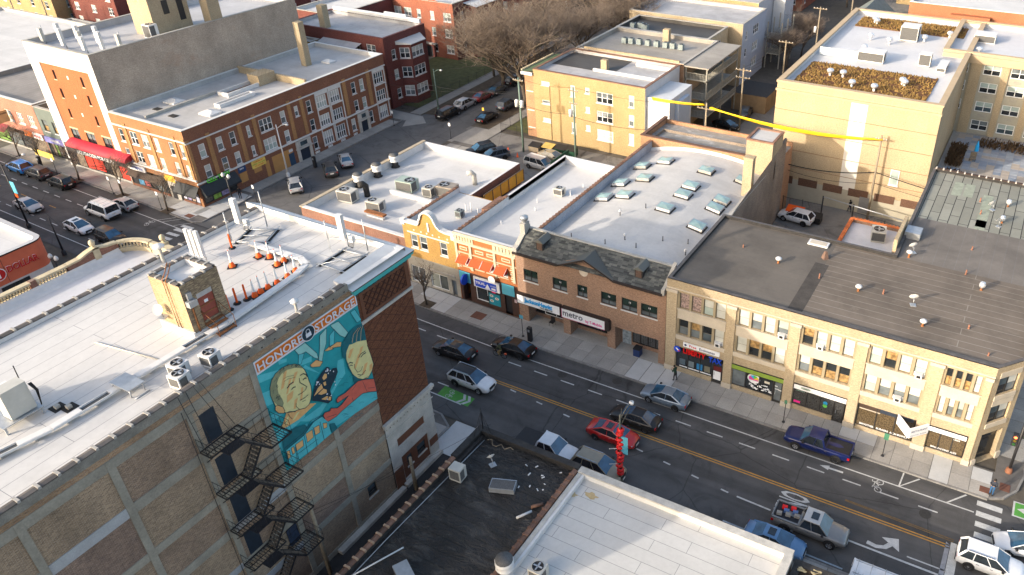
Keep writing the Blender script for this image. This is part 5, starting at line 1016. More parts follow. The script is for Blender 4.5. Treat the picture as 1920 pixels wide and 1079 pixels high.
mb.quad((-50.4,56.8,0),(-50.4,66.5,0),(-50.4,66.5,8),(-50.4,56.8,8));mb.quad((-57.6,66.5,0),(-57.6,56.8,0),(-57.6,56.8,8),(-57.6,66.5,8));mb.quad((-50.4,66.5,0),(-57.6,66.5,0),(-57.6,66.5,7.3),(-50.4,66.5,7.3));mb.build('wall',[m_och,m_gst],yl)
mb=MB()
for (a,za),(b,zb_) in zip(gab[:-1],gab[1:]):
 d=Vector((b-a,0,zb_-za));ln=d.length
 if ln < .01: continue
 mb.obox(YF.P((a+b)/2,(za+zb_)/2,-.12),d*.52,Vector((0,.33,0)),Vector((-d.z,0,d.x)).normalized()*.1)
YF.box(mb,-57.7,-57.2,7.7,8.4,-.3,.1);YF.box(mb,-50.85,-50.35,7.4,8.3,-.3,.1);YF.box(mb,-54.0,-53.75,7.6,8.7,.003,.07);YF.box(mb,-57.0,-51.2,6.85,7.0,.003,.05)
mb.build('gable_coping',m_white,yl)
for u in (-56,-55,-54.2,-53.4,-52.5,-51.4): fposter(yl,YF,u-.09,u+.09,7.2,7.38,m_white,.003,'glazed_inset')
for w in YW: window(yl,YF,w[0],w[2],w[1]-w[0],w[3]-w[2],'dh',m_wframe,(g_grey,g_dark),m_white,.2,.09)
shopfront(yl,YF,-57.25,-55.35,.4,2.45,2,None,None,(g_grey,),-.18,frame=m_wframe);shopfront(yl,YF,-54.55,-52.15,.4,2.25,2,None,None,(GLASS('drawn_shade',(.30,.32,.28),.3,.15),GLASS('shop_glass_dark',(.08,.09,.085))),-.18,frame=m_wframe)
mb=MB();YF.box(mb,-51.58,-50.97,.1,2.1,-.25,-.2);mb.build('shop_door',M('slate_blue_door',(.16,.19,.22),.6),yl);mb=MB();YF.box(mb,-54.8,-51.0,2.6,2.72,.0,.12);mb.build('ledge',m_stone,yl)
mb=MB();mb.quad((-57.3,57.1,7.3),(-50.5,57.1,7.3),(-50.5,66.4,7.3),(-57.3,66.4,7.3));mb.build('roof',m_shopw,yl);mb=MB();mb.box(-57.6,-57.25,57.1,66.5,7.0,7.95);mb.build('parapet',m_wpaint,yl)
coping_tiles(yl,(-57.42,57.2,7.95),(-57.42,66.5,7.95),.6,.42,m_cope,m_cope,.1)
mb=MB();mb.box(-50.95,-50.4,62.5,66.0,7.3,8.5);mb.build('parapet',m_cope,yl)
# flat one-storey corner shop
fl=bldg('flat_corner_shop','one floor shop with a big white flat roof at the side street',-74.3,-57.9,57.4,80.0,5.5,4.5,m_redb,m_redb,ROOF('flat_shop_roof',(.56,.552,.54),w=2.2,l=16,ms=.012,scol=(.5,.5,.5),stain=.14,dirt=(.34,.33,.32),dlev=.64),None,t=.35,inner=m_wpaint)
mb=MB();mb.box(-74.4,-73.9,57.3,80.05,5.503,5.62);mb.build('parapet_cap',M('tan_metal_cap',(.42,.35,.25),.6,.2,2),fl.root)
mb=MB();mb.box(-73.9,-57.8,57.3,57.8,5.503,5.6);mb.build('parapet_cap',m_wpaint,fl.root)
fl.wall.data.vertices.foreach_get  # (rear stays open to the roof edge)
# rear yard of the ochre shop: low grey roof,yellow hoarding,chain-link
ya=thing('yard_shed','low grey roofed shed behind the ochre shop','shed',(-54,72,0));MB().box(-57.0,-50.5,67,79,0,3.2).build('shed_body',M('shed_grey_roof',(.34,.34,.34),.8,.15,.8,fine=.15),ya)
yh=thing('yellow_hoarding','bright yellow panelled hoarding on the shed roof','hoarding',(-57.2,75,3.2));m_yw=M('yellow_panel',(.72,.42,.05),.6,.12,1.5)
for i in range(5): MB().box(-57.35,-57.25,71+i*1.75,72.72+i*1.75,3.2,4.9).build('hoarding_panel',m_yw,yh)
mb=MB()
for i in range(6): mb.box(-57.24,-57.16,70.96+i*1.75,71.04+i*1.75,3.2,4.95)
mb.box(-57.24,-57.15,70.9,79.8,4.9,4.98);mb.build('hoarding_post',m_wood,yh)
sb=thing('small_tiled_shed','small white roofed brick annex with orange terracotta coping by the car park','annex',(-11.5,80,0))
mb=MB();mb.box(-15.2,-7.52,70.3,88.2,0,3.5,0);mb.quad((-14.9,70.4,3.55),(-7.55,70.4,3.55),(-7.55,87.9,3.55),(-14.9,87.9,3.55),1);mb.box(-15.2,-14.9,70.3,88.2,3.5,3.95,0);mb.box(-14.9,-7.52,87.9,88.2,3.5,3.95,0);mb.build('wall',[m_mbr,M('silver_roof_coat',(.62,.63,.66),.5,.12,.6,fine=.1)],sb)
m_ter2=M('fresh_terracotta',(.56,.16,.05),.6,.15,2,rnd=.15);coping_tiles(sb,(-15.05,80,3.95),(-15.05,88.2,3.95),.42,.4,m_ter2,m_ter2,.14);coping_tiles(sb,(-14.9,88.05,3.95),(-7.6,88.05,3.95),.42,.4,m_ter2,m_ter2,.14)
mb=MB();mb.box(-12.5,-8.5,78.0,80.4,3.56,3.75);mb.box(-11.2,-10.3,80,81.2,3.56,4.1);mb.build('tar_paper',m_tar,sb);MB().box(-10.9,-9.9,78.4,78.9,3.76,4.0).build('stacked_tiles',m_ter2,sb)
# ==================================================================west corner: brick flats over shops,white warehouse,shop row
m_rbr=BRICK('brown_red_brick',(.24,.095,.05),(.17,.065,.04),(.22,.13,.09),.15);m_obp=BRICK('orange_tan_pilaster',(.42,.22,.09),(.34,.17,.07),(.3,.19,.1),.12);m_fbr=BRICK('warm_orange_brick',(0.343,0.156,0.0663),(0.273,0.117,0.0507),(0.257,0.156,0.0936),.15)
m_croof=ROOF('west_flat_roof',(.46,.45,.44),w=1.1,l=12,ms=.014,scol=(.36,.36,.36),stain=.22,dirt=(.3,.3,.3),dlev=.6)
CSW=[]                                                   # (y0,y1,z0,z1,kind)
for a,b,k in ((59.8,60.75,'dh'),(62.5,63.45,'dh'),(64.6,65.5,'dh'),(67.4,68.0,'dh'),(69.55,71.75,'triple'),(73.3,74.2,'dh'),(75.9,76.6,'dh'),(78.2,79.1,'dh'),(80.2,82.1,'quad'),(82.9,84.8,'quad'),(87.4,88.3,'dh'),(89.2,90.1,'dh'),(92.5,94.5,'quad')):
 s=.25 if b-a < .7 else 0
 CSW +=[(a,b,6.62+s,8.5-s*.3,k)]
 if not (75 < a < 77): CSW +=[(a,b,3.72+s,5.55-s*.3,k)]
CSW +=[(78.0,78.9,.85,2.85,'dh'),(80.2,82.05,.75,2.9,'quad'),(82.85,84.7,.75,2.9,'quad'),(86.1,87.0,.9,2.9,'dh'),(90.2,91.0,.9,2.9,'dh'),(92.55,94.4,.8,2.9,'quad'),(77.95,78.9,.12,.5,'pair'),(80.6,81.6,.12,.5,'pair'),(83.3,84.3,.12,.5,'pair'),(86.1,87,.12,.5,'pair')]
CSW=[w for w in CSW]
CFW=[(a,b,z0,z1,k) for a,b,k in ((-108.4,-107.45,'dh'),(-106.1,-104.6,'pair'),(-103.7,-102.3,'pair'),(-101.1,-100.1,'dh'),(-98.1,-97.2,'dh'),(-95.9,-95.1,'dh')) for z0,z1 in ((7.05,8.9),(4.35,6.05))]
ct=bldg('brick_flats','three floor red brick corner flats over a phone shop with light wells on the roof',-109.45,-94.5,58.2,95.2,11.0,10.35,m_fbr,m_rbr,m_croof,m_white,[(*w[:4],.18) for w in CFW]+[(-109.3,-95.0,.1,3.1,.3)],[(*w[:4],.18) for w in CSW],t=.35,ch=.07)
c_=ct.root
for w in CFW: window(c_,ct.F,w[0],w[2],w[1]-w[0],w[3]-w[2],w[4],m_wframe,rr.choice(PANES),m_white,.18,.09)
for w in CSW: window(c_,ct.S,w[0],w[2],w[1]-w[0],w[3]-w[2],w[4],m_wframe,rr.choice(PANES[:4]),m_white,.18,.09)
for u0,u1 in ((-106.9,-106.4),(-101.9,-101.4),(-96.8,-96.4),(-95.0,-94.55)): mb=MB();ct.F.box(mb,u0,u1,4.1,9.9,.003,.1);mb.build('pilaster',m_obp,c_)
for u0,u1 in ((58.25,58.7),(61.2,61.8),(66.0,66.6),(68.5,69.1),(74.7,75.3),(77.0,77.6),(85.6,86.3),(90.8,91.5)): mb=MB();ct.S.box(mb,u0,u1,3.75,9.6,.003,.1);mb.build('pilaster',m_obp,c_)
mb=MB();ct.F.box(mb,-109.45,-94.4,9.35,9.5,.003,.16);ct.S.box(mb,58.1,95.2,9.15,9.3,.003,.16);ct.F.box(mb,-109.45,-94.4,3.9,4.15,.003,.18);ct.S.box(mb,58.1,95.2,3.4,3.62,.003,.16);mb.build('stone_band',m_white,c_)
for u0,u1,z0 in ((79.95,82.55,3.65),(82.65,85.25,3.65),(92.2,94.9,3.65)):
 mb=MB()
 for a,b,c,d in ((u0,u0+.16,.6,9.1),(u1-.16,u1,.6,9.1),(u0,u1,8.6,9.1),(u0,u1,6.35,6.55)): ct.S.box(mb,a,b,c,d,.003,.09+.002*(b-a > 1))
 mb.build('bay_surround',m_white,c_)
for u0,u1 in ((74.7,77.5),(87.5,89.9)):
 mb=MB();ct.S.box(mb,u0,u0+.5,0,3.3,.003,.2);ct.S.box(mb,u1-.5,u1,0,3.3,.003,.2);ct.S.box(mb,u0+.5,u1-.5,2.3,3.3,.003,.2);ct.S.box(mb,u0-.1,u1+.1,2.0,2.2,.003,.35);mb.build('door_surround',m_lime,c_)
 mb=MB();ct.S.box(mb,u0+.5,u1-.5,0,1.98,.003,.06,0);ct.S.box(mb,u0+.75,u1-.75,2.45,3.1,.201,.22,1);mb.build('entrance_door',[M('navy_door',(.02,.03,.05),.4),g_blue],c_)
m_ochp=M('ochre_boarding',(.46,.24,.08),.75,.08,1)
for u0,u1,z0,z1 in ((70.2,73.9,.05,2.7),(68.9,69.6,.05,2.5),(64.5,65.7,1.0,2.4),(66.9,68.2,1.5,2.4)): fposter(c_,ct.S,u0,u1,z0,z1,m_ochp,.003,'boarded_panel')
fposter(c_,ct.S,73.1,74.1,.05,2.0,M('blue_door',(.025,.06,.11),.5),.02,'side_door');fposter(c_,ct.S,73.3,74.0,2.2,2.6,m_wpaint,.02,'wall_unit')
s_=fposter(c_,ct.S,66.7,69.1,2.2,3.3,M('yellow_banner',(.78,.55,.12),.6),.03,'banner')
for z,t_,m_ in ((3.05,'STOREFRONT',m_sred),(2.75,'OFFICE FOR LEASE',m_sgrn),(2.45,'312 555 0147',m_sred)): ct.S.text(s_,t_,67.9,z,.27,m_,.05,bold=True)
s_=fposter(c_,ct.S,64.4,65.7,2.5,3.3,M('navy_plate',(.02,.06,.16),.4),.03,'wall_plate');ct.S.text(s_,'BMO',65.05,3.0,.32,m_swh,.05,bold=True)
# corner shop: dark awnings with lettering,window posters
m_awd=M('black_awning',(.02,.024,.028),.6,.2,2);m_lime_l=M('lime_letters',(.12,.62,.05),.4,.05,2)
mb=MB();A=ct.S;mb.add([A.P(58.3,3.2,.1),A.P(63.9,3.2,.1),A.P(63.9,1.95,1.0),A.P(58.3,1.95,1.0),A.P(58.3,1.7,1.0),A.P(63.9,1.7,1.0),A.P(58.3,1.7,.1),A.P(63.9,1.7,.1)],[(3,2,1,0),(4,5,2,3),(1,2,5,7),(0,6,4,3)]);mb.build('awning',m_awd,c_)
mb=MB();A=ct.F;mb.add([A.P(-98.9,3.1,.1),A.P(-94.4,3.1,.1),A.P(-94.4,1.95,1.0),A.P(-98.9,1.95,1.0),A.P(-98.9,1.75,1.0),A.P(-94.4,1.75,1.0)],[(3,2,1,0),(4,5,2,3)]);mb.build('awning',m_awd,c_)
s_=thing('phone_shop_sign','lime green CELL TECH lettering above the black corner awning','sign',ct.S.P(61,2.9,.5))
fposter(s_,ct.S,59.3,63.1,2.75,3.75,m_awd,.12,'sign_board');ct.S.text(s_,'CELL TECH',61.2,3.4,.78,m_lime_l,.2,bold=True,sx=.92,name='channel_letters',depth=.04);ct.S.text(s_,'REPAIRS  773-555-0199',61.2,2.9,.3,m_swh,.2,bold=True)
shopfront(c_,ct.S,58.5,63.6,.55,1.95,4,None,m_brown2,(g_dark,M('shop_poster_green',(.25,.45,.08),.5,.5,3),m_posterw[0],g_dark),.02,.1)
shopfront(c_,ct.F,-98.6,-95.1,.55,1.95,4,None,m_brown2,(m_posterw[1],m_posterw[0],M('poster_tan',(.4,.3,.24),.5,.6,4),m_posterw[1]),-.1,.1)
mb=MB();ct.F.box(mb,-101.0,-98.95,0,3.2,-.25,.05);mb.build('doorway_surround',m_stone,c_);fposter(c_,ct.F,-100.6,-99.7,.1,2.1,m_black,.06,'shop_door')
shopfront(c_,ct.F,-109.2,-101.2,.6,2.6,6,None,m_brown2,(g_dark,m_posterw[2],M('poster_red',(.4,.1,.1),.5,.5,4),g_dark,g_grey),-.1,.1)
s_=board(c_,ct.F,-108.9,-105.2,2.9,3.7,m_swh,.0,.15);ct.F.text(s_,'INCOME TAX',-107.0,3.3,.5,m_sblue,.17,bold=True,sx=.85)
fposter(c_,ct.F,-101.4,-99.2,2.7,3.6,M('yellow_sign',(.8,.5,.05),.5),.05,'shop_sign');mb=MB();mb.add([ct.F.P(-108.9,2.8,.1),ct.F.P(-101.5,2.8,.1),ct.F.P(-101.5,2.2,.9),ct.F.P(-108.9,2.2,.9)],[(3,2,1,0)]);mb.build('awning',M('brown_awning',(.07,.05,.04),.8,.3,2),c_)
# light wells and parapet stubs on the roof
for x0,x1,y0,y1,h in ((-99.8,-98.6,67.5,73.0,.5),(-103.4,-101.2,71.0,78.0,.55)):
 mb=MB();mb.box(x0,x0+.25,y0,y1,10.36,10.36+h,0);mb.box(x1-.25,x1,y0,y1,10.36,10.36+h,0);mb.box(x0,x1,y0-.25,y0,10.36,10.36+h,0);mb.box(x0,x1,y1,y1+.25,10.36,10.36+h,0);mb.quad((x0+.25,y0,10.4),(x1-.25,y0,10.4),(x1-.25,y1,10.4),(x0+.25,y1,10.4),1);mb.build('light_well',[m_wpaint,m_cope],c_)
mb=MB();mb.box(-104.5,-104.1,60,71,10.36,10.75);mb.build('divider_kerb',m_stone,c_);mb=MB();mb.box(-109.3,-95,79.2,79.6,10.36,11.4);mb.box(-103.4,-101.0,76.2,79.2,10.36,11.9);mb.build('party_wall',m_tan,c_)
for x,y,w in ((-106.5,66,1.2),(-98.2,65.3,1.2),(-100.7,89.5,.9)):
 mb=MB();mb.box(x-w,x+w,y-w*.8,y+w*.8,10.36,10.55);mb.add([(x-w,y-w*.8,10.56),(x+w,y-w*.8,10.56),(x+w,y+w*.8,10.56),(x-w,y+w*.8,10.56),(x-w*.4,y,10.85),(x+w*.4,y,10.85)],[(0,1,5,4),(1,2,5),(2,3,4,5),(3,0,4)]);mb.build('roof_skylight',m_wpaint,c_)
for x,y in ((-106,63),(-101.8,62.3)): MB().box(x-.6,x+.6,y-.4,y+.4,10.36,10.45).build('roof_hatch',m_tar,c_)
mb=MB();mb.box(-103.2,-102.1,86.2,87.3,10.36,17.2);mb.build('chimney',m_tan,c_)
# white framed warehouse
m_cb=BRICK('clay_orange_brick',(0.359,0.125,0.0429),(0.296,0.0975,0.0351),(0.281,0.133,0.078),.08);m_gbr=BRICK('grey_weathered_brick',(0.463,0.369,0.281),(0.325,0.256,0.2),(0.425,0.362,0.3),.22,soot=(.36,.20,.13),sstop=.57)
WFW=[(-119.6,-119.05,11.25,12.6),(-113.5,-113.0,11.15,12.55),(-119.5,-119.0,8.3,9.65),(-113.5,-113.0,8.2,9.6),(-119.75,-119.2,13.9,15.2),(-113.6,-113.05,13.7,15.1)];WFB=[(-120.8,-119.0,4.5,6.5),(-117.3,-115.3,4.5,6.5),(-113.5,-111.6,4.5,6.5)]
wt=bldg('white_framed_warehouse','tall orange brick warehouse front framed in white with grey brick side',-124.2,-109.6,58.4,93.0,18.6,17.7,m_white,m_gbr,ROOF('warehouse_roof',(.45,.45,.46),stain=.2,dirt=(.4,.4,.4),dlev=.6),m_stone,[(-122.0,-111.1,4.3,16.0,.1),(-123.9,-109.9,.1,3.8,.3)],t=.35,mo=m_gbr)
w_=wt.root;PF=Face((0,58.5,0),(1,0,0));mb=MB();PF.wall(mb,-122.0,-111.1,4.3,16.0,[(*w,.2) for w in WFW+WFB]);mb.build('brick_panel',m_cb,w_)
for w in WFW: window(w_,PF,w[0],w[2],w[1]-w[0],w[3]-w[2],'fixed',M('brown_frame',(.06,.02,.02),.6),(M('dark_shutter',(.035,.012,.012),.6),),m_cream,.2,.06)
for w in WFB: window(w_,PF,w[0],w[2],w[1]-w[0],w[3]-w[2],'grid',m_black,(g_grey,g_dark),m_cream,.2,.08);fposter(w_,PF,w[0]-.1,w[1]+.1,w[3]+.02,w[3]+.25,m_cream,.0,'lintel')
for u,z in ((-116.5,14.3),(-116.4,11.6),(-116.3,9.0)): fposter(w_,PF,u-.16,u+.16,z,z+.5,m_white,.0,'vent_cover')
mb=MB();mb.add([wt.F.P(-121,4.2+.9*sin(t),1.3*cos(t)) for t in [pi/2*k/6 for k in range(7)]]+[wt.F.P(-107.6,4.2+.9*sin(t),1.3*cos(t)) for t in [pi/2*k/6 for k in range(7)]],[(i,i+7,i+8,i+1) for i in range(6)],0,True);mb.add([wt.F.P(-107.6,4.2,0)]+[wt.F.P(-107.6,4.2+.9*sin(t),1.3*cos(t)) for t in [pi/2*k/6 for k in range(7)]],[tuple(range(8))],0);wt.F.box(mb,-121,-107.6,3.5,4.2,1.26,1.3,1);mb.build('barrel_awning',[M('crimson_awning',(.42,.02,.04),.6,.12,2),m_awd],w_)
wt.F.text(w_,'LIQUIDACION POR CIERRE',-114.3,3.85,.72,m_swh,1.33,bold=True,sx=.95,name='awning_lettering')
shopfront(w_,wt.F,-123.8,-110,.5,3.4,7,None,m_stone,(g_dark,M('shop_stock',(.2,.16,.12),.5,.7,3),M('poster_hotred',(.62,.05,.03),.5,.2,2),M('shop_stock2',(.15,.15,.16),.5,.7,3)),-.1,.1)
fposter(w_,wt.F,-117.6,-115.4,.7,2.7,M('poster_hotred',(.62,.05,.03),.5,.2,2),.02)
mb=MB();mb.box(-116.7,-112.2,70.0,76.0,17.7,23.6);mb.build('roof_bulkhead',m_tan,w_);mb=MB();mb.box(-112.19,-112.13,72,72.9,20.5,22.4,0);mb.box(-112.19,-112.13,74.3,75.2,19.2,22.4,1);mb.box(-116.9,-112.0,69.8,76.2,23.605,23.8,2);mb.build('bulkhead_openings',[m_dframe,m_black,m_stone],w_)
mb=MB();mb.box(-111.3,-109.7,77.3,79.3,18.0,23.0);mb.box(-111.4,-109.6,77.2,79.4,23.003,23.3);mb.build('chimney',m_tan,w_)
# shop row further west
for nm,lab,x0,x1,h,mf,wins in (('green_shop','narrow grey green painted shop beside the white framed warehouse',-129.4,-124.3,8.1,M('grey_green_paint',(.12,.15,.14),.7,.12,1),((-128.5,-127.2),(-126.0,-124.9))),('red_brick_shops','red brick shops with white framed upper windows at the left edge',-150,-129.5,8.3,BRICK('shop_red_brick',(.42,.14,.09),(.34,.11,.07),(.4,.25,.2),.12),((-147.5,-145.8),(-144.6,-142.9),(-141.7,-140),(-138,-136.3),(-135,-133.4),(-132.2,-130.5)))):
 b_=bldg(nm,lab,x0,x1,58.8,94,h,h-.7,mf,m_gbr,ROOF('row_roof',(.3,.27,.24),w=1,l=20,rot=pi/2,stain=.3),m_white if 'red' in nm else m_stone,[(a,b,4.5,6.3,.2) for a,b in wins]+[(x0+.2,x1-.2,.1,3.2,.3)],t=.35)
 for a,b in wins: window(b_.root,b_.F,a,4.5,b-a,1.8,'dh' if 'green' in nm else 'triple',m_dframe if 'green' in nm else m_wframe,(g_grey,g_warm),m_white,.2,.12)
 shopfront(b_.root,b_.F,x0+.2,x1-.2,.5,2.6,6,None,m_stone,(g_dark,M('shop_stock',(.2,.16,.12),.5),M('shop_stock_green',(.14,.25,.06),.5,.6,3),g_grey),-.1,.1)
 if 'green' in nm: s_=board(b_.root,b_.F,x0+.1,x1+.6,2.7,3.6,M('market_banner',(.2,.2,.5),.5,.7,.8),.02,.2);b_.F.text(s_,'MARIBEL',-126.6,3.2,.6,m_swh,.23,bold=True)
 else:
  s_=board(b_.root,b_.F,-134.5,-132.3,2.7,3.5,M('orange_sign',(.75,.18,.03),.5),.02,.2);s_=board(b_.root,b_.F,-132.2,-129.8,2.7,3.6,m_swh,.02,.2);b_.F.text(s_,'Mundo',-131,3.15,.6,m_sred,.22,bold=True);mb=MB();mb.add([b_.F.P(-147,3.5,.05),b_.F.P(-138.5,3.5,.05),b_.F.P(-138.5,2.7,1.1),b_.F.P(-147,2.7,1.1)],[(3,2,1,0)]);mb.build('awning',M('wine_awning',(.2,.02,.03),.7),b_.root)
bsn=thing('blade_sign','tan hanging blade sign on the red brick shops','sign',(-137,57.5,5));mb=MB();mb.box(-137.2,-137,56.9,58.6,4.6,6.4);mb.build('sign_panel',M('tan_sign',(.6,.42,.2),.6,.2,1),bsn);Face((-137,0,0),(0,1,0)).text(bsn,'Comidas',57.75,6.0,.4,m_dkb,.02,bold=True)
fly=thing('shop_banner','yellow banner hung low on the green fronted shop','banner',(-128,57.6,1.0));MB().box(-131.5,-126.8,57.6,57.66,.55,1.5).build('banner_cloth',M('yellow_banner',(.78,.55,.12),.6),fly)
# roofs behind the shop row
for nm,lab,x0,x1,y0,y1,h,m_ in (('flat_roofed_shop','wide pale roofed shop behind the red brick shops',-200,-150.2,59,93,7.0,m_roofw),('pale_roof_annex','pale roofed annex with a brown skylight at the left edge',-168,-125,94.2,112,6,m_roofw)): b_=bldg(nm,lab,x0,x1,y0,y1,h,h-.5,m_tan,m_redb,m_,m_stone,t=.4)
# ==================================================================blocks north of the alley
m_yb=BRICK('yellow_brick',(0.406,0.296,0.144),(0.335,0.234,0.109),(0.335,0.257,0.148),.14);m_drb=BRICK('dark_red_brick',(.17,.045,.035),(.12,.032,.028),(.16,.08,.07),.15);m_rb2=BRICK('red_orange_brick',(.33,.10,.055),(.26,.075,.045),(.28,.14,.1),.15)
m_old=ROOF('patched_grey_roof',(.44,.43,.43),w=1.1,l=9,ms=.012,scol=(.3,.3,.3),stain=.3,dirt=(.2,.19,.18),dlev=.56);m_tr2=ROOF('tan_grey_roof',(.34,.31,.27),w=1,l=14,ms=.014,scol=(.25,.23,.2),stain=.25,dirt=(.24,.22,.19),dlev=.58);m_dk2=ROOF('dark_flat_roof',(.075,.07,.065),w=1,l=20,stain=.3,scol=(.11,.1,.1))
m_sid=M('white_siding',(.52,.54,.56),.6,.08,1.0);m_sidb=M('blue_grey_siding',(.42,.48,.56),.6,.08,1)
def apt(name,lab,X0,X1,Y0,Y1,H,rz,mf,ms,mr,wf=(),ws=(),mc=m_stone,sill=m_white,t=.35,pan=PANES,**k):
 b=bldg(name,lab,X0,X1,Y0,Y1,H,rz,mf,ms,mr,mc,[(*w[:4],.18) for w in wf],[(*w[:4],.18) for w in ws],t=t,**k)
 for F,l in ((b.F,wf),(b.S,ws)):
  for w in l: window(b.root,F,w[0],w[2],w[1]-w[0],w[3]-w[2],w[4],m_wframe,rr.choice(pan),sill,.18,.09)
 return b
ya_w=[]
for z in (8.95,5.95,3.0): ya_w +=[(-66.8,-65.3,z,z+.6,'fixed'),(-51.6,-50.7,z-1.0,z+.8,'dh'),(-57.05,-54.25,z-1.2,z+.5,'triple'),(-59.0,-58.25,z-.1,z+.8,'dh'),(-61.6,-60.8,z-1,z+.75,'dh')]
ap=apt('yellow_brick_flats','three floor yellow brick flats with a pale flat roof beside the alley',-68.2,-48.9,99.5,111.6,11.2,10.7,m_yb,m_sid,m_old,ya_w,mc=m_cope,pan=[(g_blind,g_grey),(g_blind,g_blind),(g_grey,g_dark)])
r_=ap.root
mb=MB();mb.box(-68.0,-57,104.5,111.3,10.71,10.73,0);mb.build('dark_roof_sheet',m_dk2,r_);mb=MB();mb.box(-59.3,-58.3,105.0,105.8,10.7,12.4);mb.build('chimney',m_tan,r_);mb=MB();mb.box(-60.3,-49.2,104.3,104.65,10.7,11.1);mb.box(-55.5,-49,109.5,109.9,10.7,11.2);mb.box(-49.8,-48.8,106,107.6,10.72,11.05);mb.build('roof_kerb',m_wpaint,r_)
mb=MB();mb.box(-69.9,-68.21,99.6,109,0,10.2,0);mb.add([(-70.2,99.3,10.7),(-68.25,99.3,10.9),(-68.25,109.2,10.9),(-70.2,109.2,10.7)],[(0,1,2,3)],2);mb.box(-70.3,-68.25,99.2,99.5,10.2,10.65,1);mb.build('sun_porch',[m_obr,m_white,M('green_roll',(.09,.13,.07),.9,.2,2)],r_)
PF2=Face((0,99.6,0),(1,0,0))
for z in (1.6,4.5,7.6): window(r_,PF2,-69.6,z,1.1,1.8,'dh',m_wframe,PANES[0],m_white,.1,.1)
for i in range(18): MB().box(-70.4,-70.15,99.5+i*.52,99.85+i*.52,10.7,10.95).build('crenel',m_cream,r_)
mb=MB();mb.box(-48.88,-45.2,100.0,108,0,9.8,0);mb.box(-46.8,-44.6,102,106,0,9.0,1);mb.build('stair_enclosure',[m_sid,m_sidb],r_)
mb=MB();mb.box(-66.1,-65.8,99.3,99.49,0,10.4) if False else mb.tube([(-65.3,99.42,.1),(-65.3,99.42,9)],.04,5);mb.build('downpipe',m_yb,r_)
# row of flats behind,with timber porches at their east end
def porch(parent,x0,x1,y0,y1,zs,wood):
 for x in (x0,x1):
  for y in (y0,(y0+y1)/2,y1): MB().box(x-.1,x+.1,y-.1,y+.1,0,zs[-1]).build('porch_post',wood,parent)
 for z in zs[:-1]:
  MB().box(x0-.1,x1+.1,y0-.1,y1+.1,z-.2,z).build('porch_deck',wood,parent);mb=MB()
  for a,b in (((x1,y0),(x1,y1)),((x0,y0),(x1,y0))):
   d=Vector((b[0]-a[0],b[1]-a[1],0));n=int(d.length/.25);mb.tube([(*a,z+.95),(*b,z+.95)],.05,4)
   for i in range(n): p=Vector((*a,z))+d*(i/n);mb.box(p.x-.03,p.x+.03,p.y-.03,p.y+.03,z,z+.95)
  mb.build('porch_railing',wood,parent)
m_pw=M('grey_porch_wood',(.30,.29,.25),.85,.2,2)
b2=apt('tan_roofed_flats','flats with a tan roof, a row of condensers and stacked timber porches',-68.0,-48.5,112.2,126.5,11.2,10.6,m_obr,m_gbr,m_tr2);porch(b2.root,-48.2,-44.7,112.6,126,(3.0,6.0,9.0,10.9),m_pw);mb=MB();mb.box(-49,-44.3,112.2,126.4,10.9,11.1);mb.box(-66.5,-49.3,112.25,112.6,10.6,11.6,1);mb.box(-57.5,-56.4,123.5,124.5,10.6,12.8,1);mb.build('porch_roof',[m_tr2,m_tan],b2.root)
b3=apt('dark_roofed_flats','flats with a dark roof and condensers near the bare trees',-68.5,-50.5,127.2,136.4,11.0,10.4,m_tan,m_cream,m_dk2,(),[(131,133,7.5,9.6,'pair'),(131,133,4.4,6.4,'pair')]);
b4=apt('blue_sided_flats','flats with pale blue grey siding and an old patched roof',-71,-48.0,137.2,150,11.5,10.9,m_tan,m_sidb,m_old,(),[(139,140,z,z+1.6,'dh') for z in (2,5,8.2)]+[(143,146,z,z+1.7,'triple') for z in (2,5,8.2)]);porch(b4.root,-47.6,-44.8,150.5,158,(3,6,9),m_pw)
b5=apt('far_tan_flats','far flats with a tan brick wall and white end bay',-72,-50,151,168,12,11.4,m_yb,m_sid,m_old);MB().box(-49.9,-47.5,160,166,0,12.3).build('end_bay',m_sid,b5.root)
for i,(x,y) in enumerate(((-63,120),(-61.8,120.2),(-60.4,120.4),(-58.8,120.5),(-57.2,120.6),(-55.6,120.7),(-54.3,120.8),(-52.8,120.8),(-66.3,129.6),(-65.2,130.4),(-64.3,130.0),(-63.6,129.4))):
 c=thing('condenser_unit','grey condenser unit %s' % ('leftmost in the row on the tan roof','second in the row on the tan roof','third in the row on the tan roof','fourth in the row on the tan roof','fifth in the row on the tan roof','sixth in the row on the tan roof','seventh in the row on the tan roof','rightmost in the row on the tan roof','leftmost on the dark roof','rearmost on the dark roof','middle one on the dark roof','nearest on the dark roof')[i],'condenser',(x,y,10.6 if i < 8 else 10.4),0,('condensers on the tan roof','condensers on the dark roof')[i > 7]);MB().box(-.42,.42,-.42,.42,.08,1.0).build('case',M('condenser_green',(.22,.26,.26),.5,.2,2),c,True);MB().lathe([(.34,1.0),(.34,1.03),(.0,1.05)],(0,0,0),10).build('fan_grille',m_black,c,True)
